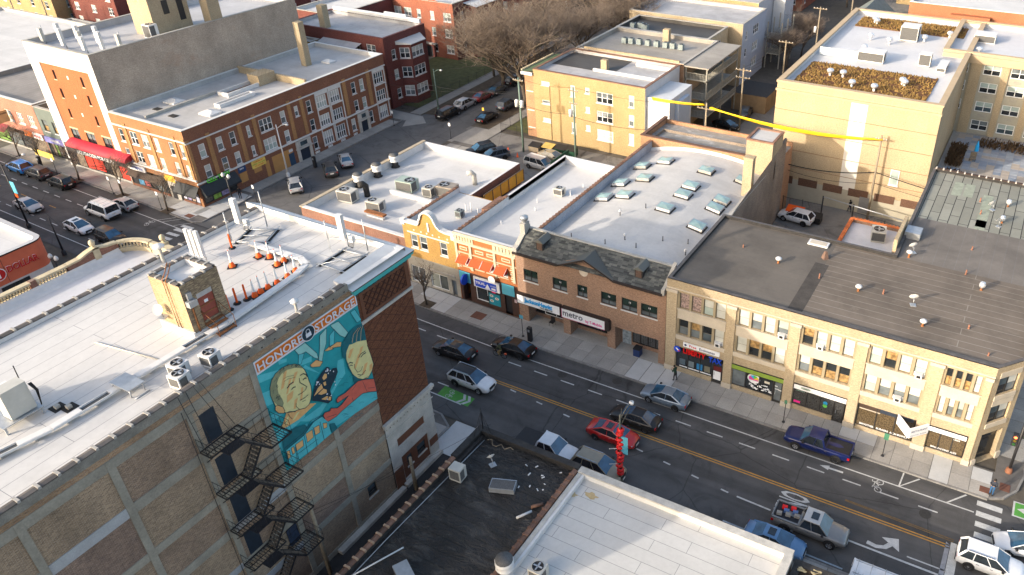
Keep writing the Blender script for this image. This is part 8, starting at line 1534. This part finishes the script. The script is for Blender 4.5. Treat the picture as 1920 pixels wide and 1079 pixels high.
# ---- white framed warehouse roof
for i in range(9): t=thing('panel_antenna','white antenna cluster %s on the white framed warehouse' % ('at the left corner','second from left','third from left','fourth from left','in the middle','right of the middle','near the right corner','at the right corner','behind the right corner')[i],'antenna',(-123+i*1.55,60.5+(i % 3)*1.5,17.7),0,'antennas on the far warehouse');MB().box(-.3,.3,-.2,.2,.5,2.3+.5*(i % 2)).build('radome',m_wpaint if i % 4 else m_acg,t,True);MB().tube([(0,.3,0),(0,.3,2.6)],.06,5).build('mast',m_steel,t,True)
hvac('tall white equipment pair beside the far bulkhead',-112.5,72.0-2.5,17.7,1.6,1.3,2.0,m_wpaint)
# ---- shop row roofs
hvac('pale rooftop unit at the near left of the flat shop roof',-71.8,62.6,4.55,2.2,1.5,1.5,m_acg,.1,fx=-.4);hvac('beige rooftop unit with rusty duct on the flat shop roof',-67.0,62.3,4.55,2.0,1.3,1.3,m_acg,.1,fx=-.4);hvac('green rooftop unit in the middle of the flat shop roof',-67.2,68.3,4.55,2.4,1.7,1.5,m_acm,.1,fx=.5);hvac('small cream unit beside the ochre shop wall',-63.6,68.2,4.55,1.3,1.2,1.3,m_acg,.1);hvac('brown double unit beside the ochre shop wall',-61.6,69.4,4.55,2.4,1.6,1.5,M('hvac_brown',(.25,.22,.19),.6),.1,fx=-.4)
for i,(x,y) in enumerate(((-73.4,66.2),(-73.4,69.6),(-73.4,73.0))): vent('white kitchen exhaust fan %s along the side street parapet' % ('nearest','middle','farthest')[i],x,y,4.55,1.6,.42,'fan',m_tar,'exhaust fans')
t=thing('goose_duct','brown gooseneck duct between two rooftop units','duct',(-70.5,65,4.5));MB().tube([(-70.6,64.6,4.5),(-70.6,64.6,6.0),(-70.7,64.3,6.35),(-70.9,63.8,6.4)],.38,10).build('duct_pipe',m_tar,t);t=thing('goose_duct','grey gooseneck duct near the rear of the flat shop roof','duct',(-60.5,73.5,4.5));MB().tube([(-60.6,73.6,4.5),(-60.6,73.6,5.9),(-60.8,73.3,6.3),(-61.2,72.9,6.2)],.32,10).build('duct_pipe',m_acg,t)
t=thing('rusty_tray','rusty orange metal trough beside the beige rooftop unit','trough',(-66,60.8,4.5));MB().box(-67.2,-64.2,60.5,61.1,5.0,5.2).build('trough',m_rust,t);MB().box(-67,-64.4,60.6,61,4.5,4.7).build('rail',m_wpaint,t)
t=thing('blue_wrapped_unit','blue tarpaulin wrapped bundle behind the ochre gable','tarpaulin',(-56.3,68,4.5));MB().lathe([(.6,3.2),(.75,3.6),(.7,4.2),(.4,4.6),(0,4.65)],(-56.2,68.0,0),10).build('tarpaulin',M('blue_tarp',(.04,.38,.62),.5,.15,4),t)
MB().box(-68.6,-62.0,66.5,66.9,4.5,5.0).build('roof_upstand',m_wpaint,fl.root);hvac('small dark condenser on the ochre shop roof',-53.3,61.5,7.3,.8,.8,.9,M('condenser_green',(.22,.26,.26),.5));hvac('small cream unit on the orange shop roof',-46.0,71.0,7.52,1.2,.9,1.0,m_acg)
for i,(x,y,h) in enumerate(((-53.6,63,.9),(-53.0,63.2,1.1),(-51.9,63,.7),(-47.3,68.2,.7),(-44.8,71.5,.8),(-46.4,66.4,.6),(-44.5,74,.7),(-48,62,.6))): vent('white plastic vent stack %s' % ('left of two hooked ones','right of two hooked ones','beside the dark coping','at the left of the orange roof','behind the cream unit','near the orange roof middle','rear of the orange roof','front of the orange roof')[i],x,y,7.35,h,.06,'plain',m_wpaint)
for i,(x,y) in enumerate(((-39.5,60.8),(-38.7,61.6),(-34.6,61.5),(-33.2,63.2),(-31.5,62.4),(-29.8,65.2),(-36.2,67.8),(-34.4,70.5),(-27.5,66.5),(-26.9,64.5))): vent('thin black vent pipe %s on the bow roof' % ('by the mansard left','second by the mansard','third by the mansard','fourth by the mansard','fifth by the mansard','amid the front part','left of the skylights','between skylights','near the right parapet','at the right front')[i],x,y,bowz(x),.55,.05,'plain' if i % 3 else 'mush',m_black)
LV_=[(-17.0,63.7,'mush',.5),(-9.1,62.4,'mush',.5),(-6.2,70.5,'mush',.6),(.7,67.7,'turb',.3),(1.2,86.2,'turb',.3),(1.0,82.0,'turb',.3),(-21,65,'plain',.3),(-12.8,62.9,'plain',.5),(-7.0,63.0,'plain',.5),(-.9,69.8,'plain',.5),(.5,61,'plain',.4),(-1.0,74.8,'plain',.4),(-3.0,59.6,'mush',.5),(-1.2,83,'plain',.5),(-1.6,86,'plain',.5),(2.4,57.9,'plain',.3)]
for i,(x,y,c,h) in enumerate(LV_): vent('%s on the dark corner block roof, number %s counted from the left' % ({'mush': 'white mushroom vent','turb': 'shiny turbine vent','plain': 'terracotta vent pipe'}[c],'one two three four five six seven eight nine ten eleven twelve thirteen fourteen fifteen sixteen'.split()[sorted(LV_).index((x,y,c,h))]),x,y,RZ,h,.1 if c !='plain' else .07,c,M('old_terracotta_pipe',(.24,.11,.07),.8) if c =='plain' else m_rust)
t=thing('roof_flue','brown tapered flue on the dark roof near the car park','flue',(-13.3,66.6,RZ));MB().lathe([(.38,0),(.16,.75),(.12,.8),(.0,.8)],(0,0,0),4,0,False).build('flue',M('flue_brown',(.16,.1,.075),.8),t,True)
for i,(x,y) in enumerate(((-4.3,62.4),(-6.0,71.6),(-.2,84.6),(.8,81.0))): dish('white dish %s of the corner block roof' % ('at the front','beside the annex','at the back','on the green sheets')[i],x,y,RZ,1.9+i*.3,.42)
hvac('beige unit on the tiled annex roof',-11.3,85.0,3.56,1.6,1.8,1.4,m_acg,.2);t=thing('exhaust_stack','shiny exhaust stack at the annex corner','exhaust',(-8.3,82,3.5));MB().lathe([(.5,5.0),(.6,5.3),(.85,5.6),(.85,6.2),(.6,6.4),(0,6.4)],(-8.3,81.5,0),14).build('stack',M('bright_aluminium',(.65,.66,.68),.3),t);MB().box(-8.8,-7.8,79.5,81,3.6,5.2).build('duct_box',m_steel,t);t=thing('brick_stub','short brick stub wall with flashing beside the annex','wall',(-7.2,74.5,RZ));MB().box(-7.9,-7.55,71,76.5,3.5,11.6).build('stub',m_tan,t);MB().box(-7.4,-5.9,74.2,75.8,RZ,RZ+.7).build('flashing_box',m_steel,t)
t=thing('roof_hatch','white rimmed octagonal hatch on the dark roof edge','hatch',(-14.5,69.0,RZ));MB().box(-1.1,.9,-.5,.5,0,.14).build('rim',m_wpaint,t,True);MB().box(-.9,.7,-.35,.35,.14,.16).build('lid',m_sp,t,True)
# ---- tan block roof plant
for i,(x,y,w,d,h) in enumerate(((-20.5,113.8,3.6,2.2,1.5),(-17.8,127,2.6,2.6,2.2),(-13.5,115,1.6,1.5,1.8),(-11.0,114.5,1.2,4,.8),(-7.5,131,3,2.5,1.3))): hvac('white plant unit %s on the tan block' % ('behind the front bed','below the rear bed','with a square intake','long low one','beyond the wing corner')[i],x,y,15.4,w,d,h,m_wpaint,0,'plant on the tan block',fan=False)
for i,(x,y) in enumerate(((-23.9,104.5),(-22.2,104.6),(-20.2,101.3),(-17.3,101.0),(-14.6,105.2),(-14.2,104.4),(-24.6,134),(-24.0,132.8),(-23.0,124),(-22.4,117.6),(-20,123),(-12.5,130.5),(-15.6,126.8),(-7.5,124))): vent('white roof ventilator %s' % ('left pair, first, front bed','left pair, second, front bed','at the front edge, left','at the front edge, middle','right pair, rear, front bed','right pair, near, front bed','left in the rear bed','second in the rear bed','on the open roof, upper','on the open roof, lower','beside the plant penthouse','by the rear bed right end','between plant units','above the wing')[i],x,y,15.45,.5,.16,'turb',m_wpaint)
mb=MB();mb.box(-27.8,-21.8,113.2,113.3,15.5,16.6);o=mb.build('wind_screen',M('pale_screen',(.55,.6,.62),.4),t_)
# ---- foreground roofs
hvac('beige condenser at the alley edge of the black roof',-31.0,31.9,4.62,1.0,.85,1.25,m_acg,.05,fan=False);dish('white dish on the black tar roof',-29.5,34.2,4.62,2.6,.32);t=thing('fallen_unit','toppled dark finned unit lying on the black roof','air conditioner',(-27.4,32.6,4.62),.35);MB().box(-.95,.95,-.5,.5,.05,.5).build('case',m_steel,t,True);mb=MB();[mb.box(-.9,.9,-.45+.09*k,-.41+.09*k,.5,.53) for k in range(10)];mb.build('fins',m_coil,t,True);hvac('open grey machine at the bottom of the black roof',-28.6,23.2,4.62,2.0,1.0,.6,m_steel,-.5,fan=False)
for lab,c,r_,l_,d_,m_ in (('white plastic pipe beside the clay coping of the black roof',(-24.6,31.2),.1,.6,1.0,m_wpaint),('long white metal strip lying on the black roof',(-31.2,23.2),.06,2.0,1.15,m_wpaint),('rusty iron bracket on the white roof',(-22.9,33.2),.1,.5,1.4,m_rust),('broken brown tiles on the black roof',(-24.2,32.3),.14,.45,.8,m_cope)): t=thing('roof_debris',lab,'debris',(*c,4.66),d_,'debris on the foreground roofs');MB().tube([(-l_,0,r_),(l_,0,r_)],r_,6).build('piece',m_,t,True)
for i in range(12): x,y=-24.2-rr.random()*3.5,33+rr.random()*3;t=thing('roof_litter','scrap of pale litter on the black roof near the parapet','litter',(x,y,4.64),rr.random()*3,'litter on the black roof');MB().obox((0,0,.04),(.06+rr.random()*.1,0,0),(0,.04,.01),(0,0,.02)).build('scrap',m_wpaint,t,True)
t=thing('sign_brace','black steel sign brace standing on the black roof corner','brace',(-32.2,36.7,5.0));mb=MB();mb.tube([(0,0,0),(0,0,2.3)],.05,5);[mb.tube([(0,0,2.0),(a,b,0)],.025,4) for a,b in ((.9,-.1),(-.1,-1.2),(1.5,-1.0),(.6,-1.4))];mb.build('struts',m_black,t,True);t=thing('hose','coiled tan hose on the black roof corner','hose',(-30.5,36,4.7));MB().tube([(-.8+.3*k,.25*sin(k*1.9),.12+.1*cos(k)) for k in range(9)],.04,5).build('hose_pipe',m_wood,t,True)
hvac('beige condenser at the bottom of the white roof',-20.9,27.4,4.57,1.0,1.0,1.1,m_acg);vent('white round flue at the bottom edge by the clay coping',-23.0,26.6,4.6,1.3,.4,'fan',m_wpaint)
# ==================================================================street furniture,poles,wires,fences
m_grn2=M('green_sign',(.06,.2,.12),.5);m_pole=M('pole_wood',(.30,.25,.18),.9,.2,3,fine=.2)
def signpost(label,x,y,h=2.6,plate=(.3,.45),mat=m_swh,z=.13,rz=0.0,group='street sign posts',base=True):
 t=thing('sign_post',label,'sign',(x,y,z),rz,group);MB().tube([(0,0,0),(0,0,h)],.035,6).build('post',m_black,t,True);MB().box(-plate[0]/2,plate[0]/2,-.06,-.04,h-plate[1],h).build('sign_plate',mat,t,True)
 if base: MB().lathe([(.16,0),(.12,.08),(0,.1)],(0,0,0),8).build('base',m_black,t,True)
signpost('blue sign post beside the payment kiosk',-40.3,53.9,2.7,(.45,.4),m_bl3);signpost('green sign post at the middle of the corner block',-12.25,54.0,2.6,(.25,.4),m_grn2);signpost('green and white sign post before the smoothie shop',-3.4,53.9,2.6,(.4,.7),m_grn2)
for i,(x,y) in enumerate(((-122.4,55.3),(-109.3,55.1),(-107.0,55.2),(-99.2,55.2),(-89.5,62.5),(-91.8,92.5),(-80.0,92.5),(-79.3,100.5))): signpost('white street sign %s' % ('by the blue and grey SUVs','before the barrel awning','behind a street tree','near the phone shop tree','by the phone shop side','at the alley beside the brick flats','at the alley by the rear yard','yellow post on the parkway')[i],x,y,2.6,(.4,.5),m_swh if i !=7 else m_yw)
for x,y,l in ((-39.2,53.6,'behind the black sedan'),(-91.0,74.5,'beside the parked cars by the brick flats'),(-127,55.7,'at the left among street trees')):
 t=thing('payment_kiosk','black parking payment kiosk '+l,'kiosk',(x,y,.13),0,'parking kiosks');MB().box(-.22,.22,-.18,.18,0,1.7).build('case',m_black,t,True);MB().box(-.12,.12,-.19,-.181,1.2,1.5).build('screen',m_steel,t,True)
t=thing('litter_bin','dark square litter bin in front of the gated shop','bin',(-28.3,56.6,.14));MB().box(-.35,.35,-.35,.35,0,.85).build('bin_body',m_snavy,t,True);MB().box(-.38,.38,-.38,.38,.85,.95).build('lid',m_black,t,True)
t=thing('folding_chair','black chair on the pavement outside the tax shop','chair',(-38.6,56.9,.15));MB().box(-.25,.25,-.25,.25,.42,.48).build('seat',m_black,t,True);MB().box(-.25,.25,.2,.25,.48,.95).build('backrest',m_black,t,True);[MB().tube([(a,b,0),(a*.9,b*.9,.42)],.02,4).build('leg',m_black,t,True) for a in (-.24,.24) for b in (-.24,.24)]
def lamp(label,x,y,h=9.0,arm=(0,2.4),mat=m_black,z=.13,garland=False,head=True,twin=False):
 t=thing('street_lamp',label,'street lamp',(x,y,z));MB().tube([(0,0,0),(0,0,h)],.13,8,0,.07).build('pole',mat,t,True);MB().lathe([(.28,0),(.25,.5),(.14,.7),(0,.7)],(0,0,0),8).build('base',mat,t,True)
 if head: a,b=arm;MB().tube([(0,0,h-.6),(a*.5,b*.5,h-.05),(a,b,h+.1)],.05,5).build('arm',mat,t,True);MB().lathe([(.05,.12),(.22,.05),(.2,-.12),(0,-.16)],(a,b,h+.05),8).build('lamp_head',m_wpaint,t,True)
 if twin: [MB().lathe([(.05,0),(.22,.15),(.24,.35),(.1,.6),(0,.65)],(s*.55,0,4.2),8).build('globe',m_wpaint,t,True) for s in (-1,1)];MB().tube([(-.55,0,4.1),(0,0,3.9),(.55,0,4.1)],.05,5).build('cross_arm',mat,t,True)
 if garland:
  for k in range(11): MB().lathe([(.14,-.16),(.3,-.06),(.32,.06),(.15,.17)],(.06*sin(k*2),.06*cos(k*2),1.2+k*.48),8).build('garland_tuft',m_sred,t,True)
  MB().box(.12,.7,-.02,.02,3.6,5.4).build('banner',m_bl3,t,True);[MB().tube([(0,0,z_),(-.8,-.35,z_-.1)],.04,4).build('banner_arm',m_wpaint,t,True) for z_ in (4.0,2.3)];[MB().tube([(0,0,h-1.3),(dx_,dy_,h-.2)],.04,4).build('fork',M('bronze_pole',(.10,.095,.075),.6),t,True) for dx_,dy_ in ((-.3,.9),(.25,1.3))]
 return t
q=GZ(1165,905);lamp('lamp post wrapped in red garlands with a blue banner beside the red sedan',q.x,q.y-.2,7.6,(.2,1.6),M('bronze_pole',(.10,.095,.075),.6),.05,True)
lt=lamp('tall black street lamp at the left with a blue banner',-109.8,44.0,9.2,(.4,2.6));MB().box(.15,1.0,-.03,.03,5.0,6.6).build('banner',m_bl3,lt,True);MB().box(.15,.7,-.03,.03,4.4,4.9).build('banner',m_or,lt,True)
lamp('black lamp post with orange ribbon before the discount store',-98.9,41.9,5.2,(0,1),head=False,twin=False);lamp('twin globe lamp beside the discount store corner',-90.6,37.2,4.4,head=False,twin=True);lamp('twin globe lamp in front of the phone shop',-91.3,60.3,4.4,head=False,twin=True);lamp('pale cobra head lamp beside the brick flats',-92.0,70.3,8.0,(1.5,.6),m_wpaint);lamp('green lamp post on the dirt parkway by the dark red flats',-89.3,101,7.5,(1.6,0),M('green_pole',(.13,.19,.16),.6))
q=GZ(167,480,5);t=thing('crossing_sign','yellow diamond crossing sign behind the balustrade','sign',(-84.3,41.6,.1));MB().tube([(0,0,0),(0,0,2.9)],.04,5).build('post',m_black,t,True);MB().obox((.05,-.05,2.5),(.3,.1,.3),(-.3,-.1,.3),(.01,-.03,0)).build('sign_plate',M('safety_yellow',(.75,.8,.05),.5),t,True)
t=thing('traffic_signal','black traffic signal with a red light at the right corner','traffic signal',(6.4,56.9,.13));MB().tube([(0,0,0),(0,0,5.6)],.12,8).build('pole',m_black,t,True);MB().lathe([(.3,0),(.26,.4),(.14,.5),(0,.5)],(0,0,0),8).build('base',m_terra,t,True)
for z_,x_ in ((3.0,-.35),(4.0,.3)):
 o=MB().box(x_-.2,x_+.2,-.2,.2,z_,z_+1.15).build('signal_head',m_black,t,True)
 for k,c in enumerate(((.05,.2,.06),(.3,.2,.03),(.9,.1,.03))): MB().lathe([(.13,-.22),(0,-.23)],(x_,0,z_+.2+k*.36),10,0,False,'y').build('lens',EMIT('signal_red',c,3) if (k ==2) else M('lens_%d' % k,_sc(c,.4),.3),o,True)
# utility poles,transformers and wires
PT={}
def upole(key,label,x,y,h,arms=((.3,1.2),),tr=0,mat=m_pole,z=0.0,ax=(1,0)):
 t=thing('utility_pole',label,'utility pole',(x,y,z),0,'utility poles');MB().tube([(0,0,0),(0,0,h)],.17,8,0,.12).build('pole',mat,t,True)
 for d,hw in arms: a=Vector((ax[0],ax[1],0));MB().obox((0,-.12,h-d),a*hw,(0,.06,0),(0,0,.06)).build('crossarm',m_wood,t,True);[MB().lathe([(.05,0),(.07,.08),(0,.16)],tuple(a*(hw*s)+Vector((0,-.12,h-d+.06))),6).build('insulator',m_white,t,True) for s in (-.9,-.45,.45,.9)]
 for k in range(tr): MB().lathe([(.0,0),(.3,.02),(.3,1.0),(.2,1.1),(0,1.12)],(-.45+.9*k,-.2,h*.62),10).build('transformer',m_wpaint,t,True)
 PT[key]=Vector((x,y,z+h))
upole('a','green treated pole with two transformers at the alley mouth',-66.9,93.7,11.8,((.4,.9),),2,M('green_pole',(.13,.19,.16),.6));upole('b','greenish pole with equipment before the yellow brick flats',-57.8,94.2,11.6,((.5,.8),(2.4,.6)),1,M('green_pole',(.13,.19,.16),.6));upole('c','brown pole in front of the tan block wall',-14.6,96.4,11.7,((.5,.7),),0);upole('d','pole with double crossarms in the alley by the tan block',-40.3,117.0,10.5,((.3,1.3),(1.5,1.2)))
upole('e','pole second along the alley by the tan block corner',-38.6,133,11,((.3,1.3),));upole('f','pole with transformer third along the alley',-38.2,152,12.5,((.3,1.3),),1);upole('g','farthest pole along the alley',-37.5,176,12.5,((.3,1.3),));upole('h','short pole carrying yellow sleeved cables near the porches',-38.0,96.2,12.0,((.8,1.3),));upole('i','thin wooden pole standing in the alley beside the fire escape',-36.8,23.4,7.4,(),0);upole('j','short wooden pole against the limestone base',-36.5,32.6,3.6,());upole('k','dark pole left among the top left flats',-196,93,10,());upole('l','dark pole beside the far yellow flats',-188,95,10,())
wr_=thing('overhead_wires','black overhead wires strung between the utility poles','wires',(-40,100,0));yc=thing('yellow_cable_sleeves','bright yellow sleeved cables hanging over the rear lots','cables',(-35,100,0))
def wire(p,q,sag=.6,r=.018,mat=m_dk,par=None,name='wire'): p,q=Vector(p),Vector(q);MB().tube([p.lerp(q,k/10)-Vector((0,0,sag*4*(k/10)*(1-k/10))) for k in range(11)],r,4).build(name,mat,par or wr_)
for o_ in (-.8,0,.8): wire(PT['d']+Vector((o_,0,-.3)),PT['e']+Vector((o_,0,-.3)));wire(PT['e']+Vector((o_,0,-.3)),PT['f']+Vector((o_,0,-.3)));wire(PT['f']+Vector((o_,0,-.3)),PT['g']+Vector((o_,0,-.3)));wire(PT['h']+Vector((o_*.5,0,-.6)),PT['d']+Vector((o_,0,-1.4)))
wire(PT['a']+Vector((0,0,-2)),(-95,92,7.5),1.0);wire(PT['a']+Vector((0,0,-2.4)),(-95,97,7.0),1.0,.03);wire(PT['a'],PT['b'],.5);wire(PT['a']+Vector((0,0,-4)),PT['b']+Vector((0,0,-4)),.5,.03);wire(PT['b'],PT['h'],.8);wire(PT['b']+Vector((0,0,-4.5)),(-43.5,95,7.5),.6,.03);wire((-25,93,7),PT['c']+Vector((0,0,-5)),.5,.07);wire(PT['c']+Vector((0,0,-5)),(6,95,5.5),.4,.06);wire(PT['c']+Vector((0,0,-6.5)),(6,95,4.6),.4,.03);wire((-25,93,6.2),PT['c']+Vector((0,0,-6.5)),.6,.03)
m_ycab=M('yellow_cable_sleeve',(.85,.55,.01),.5,.08,3);wire((-46.5,96.8,11.1),PT['h']+Vector((-.4,0,-.3)),.15,.13,m_ycab,yc,'sleeved_cable');wire((-46.5,97.0,10.8),PT['h']+Vector((-.4,.4,-.5)),.15,.13,m_ycab,yc,'sleeved_cable')
for k,o_ in enumerate((0,.35,.7)): wire(PT['h']+Vector((.6,o_-.3,-.5-.1*k)),PT['c']+Vector((.2,.1*o_-.1,-.5)),.75+.16*k,.13,m_ycab,yc,'sleeved_cable')
wire((-36.6,23.4,6.8),(-32.5,38,4.4),.3,.015);wire((-36.6,23.4,6.4),(-36.5,32.6,3.4),.2,.015)
# dumpsters,bins,cones,fences
def dumpster(label,x,y,col,w=1.8,d=1.2,h=1.3,rz=0.0,lid=None,z=0.0): t=thing('dumpster',label,'dumpster',(x,y,z),rz,'dumpsters');MB().add([(-w/2,-d/2,.1),(w/2,-d/2,.1),(w/2,d/2,.1),(-w/2,d/2,.1),(-w/2,-d/2-.12,h*.8),(w/2,-d/2-.12,h*.8),(w/2,d/2,h),(-w/2,d/2,h)],[(0,1,5,4),(1,2,6,5),(2,3,7,6),(3,0,4,7),(0,3,2,1)]).build('bin_body',col,t,True);MB().add([(-w/2-.03,-d/2-.16,h*.8),(w/2+.03,-d/2-.16,h*.8),(w/2+.03,d/2,h+.03),(-w/2-.03,d/2,h+.03),(-w/2-.03,-d/2-.16,h*.8+.05),(w/2+.03,-d/2-.16,h*.8+.05),(w/2+.03,d/2,h+.08),(-w/2-.03,d/2,h+.08)],[(4,5,6,7),(0,1,5,4),(1,2,6,5)]).build('lid',lid or m_trim,t,True)
dumpster('blue dumpster behind the flat roofed shop',-72.0,85.6,M('dumpster_blue',(.01,.08,.3),.5),1.8,1.6,1.6);dumpster('brown dumpster beside the transformer pole',-65.2,94.6,m_wood);dumpster('black dumpster overflowing with yellow bags',-63.2,95.2,m_trim,lid=M('yellow_bags',(.5,.35,.1),.6));dumpster('dark green dumpster left of two by the green fence',-61.2,95.6,M('dumpster_green',(.02,.07,.04),.5));dumpster('dark green dumpster right of two by the green fence',-59.6,95.8,M('dumpster_green',(.02,.07,.04),.5));dumpster('black bin with an orange lid behind the white parked SUV',-23.2,92.3,m_trim,2.2,1.2,1.4,lid=m_or);dumpster('black dumpster beside the car park gate',-20.6,92.3,m_trim,1.9,1.2,1.1);dumpster('black alley bin beside the tan block',-37.5,108,m_trim);dumpster('small bin with a blue lid beside the tan block',-35.6,108.3,m_trim,1.0,.9,1.2,lid=m_sbl2);dumpster('green and yellow dumpster at the top left',-190,93.5,M('dumpster_bright_green',(.03,.3,.08),.5),3,2,1.6,lid=m_yw)
for x,y,l in ((-69.0,92.6,'behind the parked black SUV'),(-66.6,91.6,'at the foot of the transformer pole')): t=thing('traffic_cone','orange yard cone '+l,'traffic cone',(x,y,0));MB().lathe([(.2,0),(.2,.04),(.16,.05),(.03,.75),(0,.75)],(0,0,0),8).build('cone',m_or,t,True)
def fence(label,pts,h,mat,step=.14,post=2.4,z=0.0,r=.012,name='iron_fence'):
 t=thing(name,label,'fence',(*pts[0],z));
 for a,b in zip(pts[:-1],pts[1:]):
  a,b=Vector((*a,z)),Vector((*b,z));ln=(b-a).length;n=max(1,round(ln/post));up_=Vector((0,0,1))
  for i in range(n):
   p,q=a.lerp(b,i/n),a.lerp(b,(i+1)/n);mb=MB();mb.tube([p+up_*(h-.08),q+up_*(h-.08)],.022,4);mb.tube([p+up_*.15,q+up_*.15],.022,4);k=max(2,round((q-p).length/step))
   for j in range(1,k): c=p.lerp(q,j/k);mb.tube([c+up_*.05,c+up_*h],r,3)
   mb.build('fence_panel',mat,t);MB().tube([p,p+up_*(h+.12)],.045,4).build('fence_post',mat,t)
fence('black iron fence round the lawn of the dark red flats',[(-96,99.3),(-93.6,99.6),(-93.6,128)],1.5,m_black,.3,2.6);fence('black iron fence before the yellow brick flats',[(-74.7,125),(-74.7,98.8),(-68.5,98.8)],1.5,m_black,.3,2.6);fence('black iron fence and gate at the back of the car park',[(-25.2,93.2),(-20.0,93.2)],2.3,m_black,.2,2.6);fence('black iron fence behind the tiled annex',[(-16.0,93.2),(-7.6,91.5)],2.3,m_black,.2,2.1);fence('chain link yard fence beside the yellow hoarding',[(-57.8,80.2),(-52.5,80.2),(-52.5,84)],2.0,m_steel,.25,1.8)
t=thing('gate_beam','grey pipe gate beam across the car park entrance','gate',(-18,93.2,0));MB().tube([(-20,93.2,3.4),(-7.7,92.0,2.9)],.07,6).build('beam',m_steel,t);MB().tube([(-20,93.2,0),(-20,93.2,3.5)],.1,6).build('post',m_black,t);MB().tube([(-16.0,93.1,0),(-16.0,93.1,3.3)],.08,6).build('post',m_black,t)
t=thing('green_screen_fence','green fabric screen fence beside the silver minivan','fence',(-57.5,90.5,0));MB().box(-58.3,-58.2,88.0,93.0,0,2.4).build('fabric_panel',M('green_screen',(.03,.1,.06),.8),t)
for i in range(3): t=thing('lounge_chair','tan cushioned seat %s on the terrace' % ('under the folded blue parasol','left of the shaded pair','right of the shaded pair')[i],'chair',((-4.4,111.5,4.43),(4.2,108.5,4.43),(5.6,108.2,4.43))[i]);MB().box(-.4,.4,-.4,.4,.35,.5).build('seat',m_wood,t,True);MB().box(-.4,.4,.3,.4,.5,1.1).build('backrest',m_wood,t,True);[MB().box(a-.03,a+.03,b-.03,b+.03,0,.35).build('leg',m_trim,t,True) for a in (-.36,.36) for b in (-.36,.36)]
t=thing('parasol','folded blue and white parasol on the terrace','parasol',(-4.2,112.4,4.43));MB().tube([(0,0,0),(0,0,2.6)],.03,5).build('pole',m_steel,t,True);MB().lathe([(.3,1.1),(.25,1.8),(.05,2.6)],(0,0,0),8).build('canopy',m_sbl2,t,True)
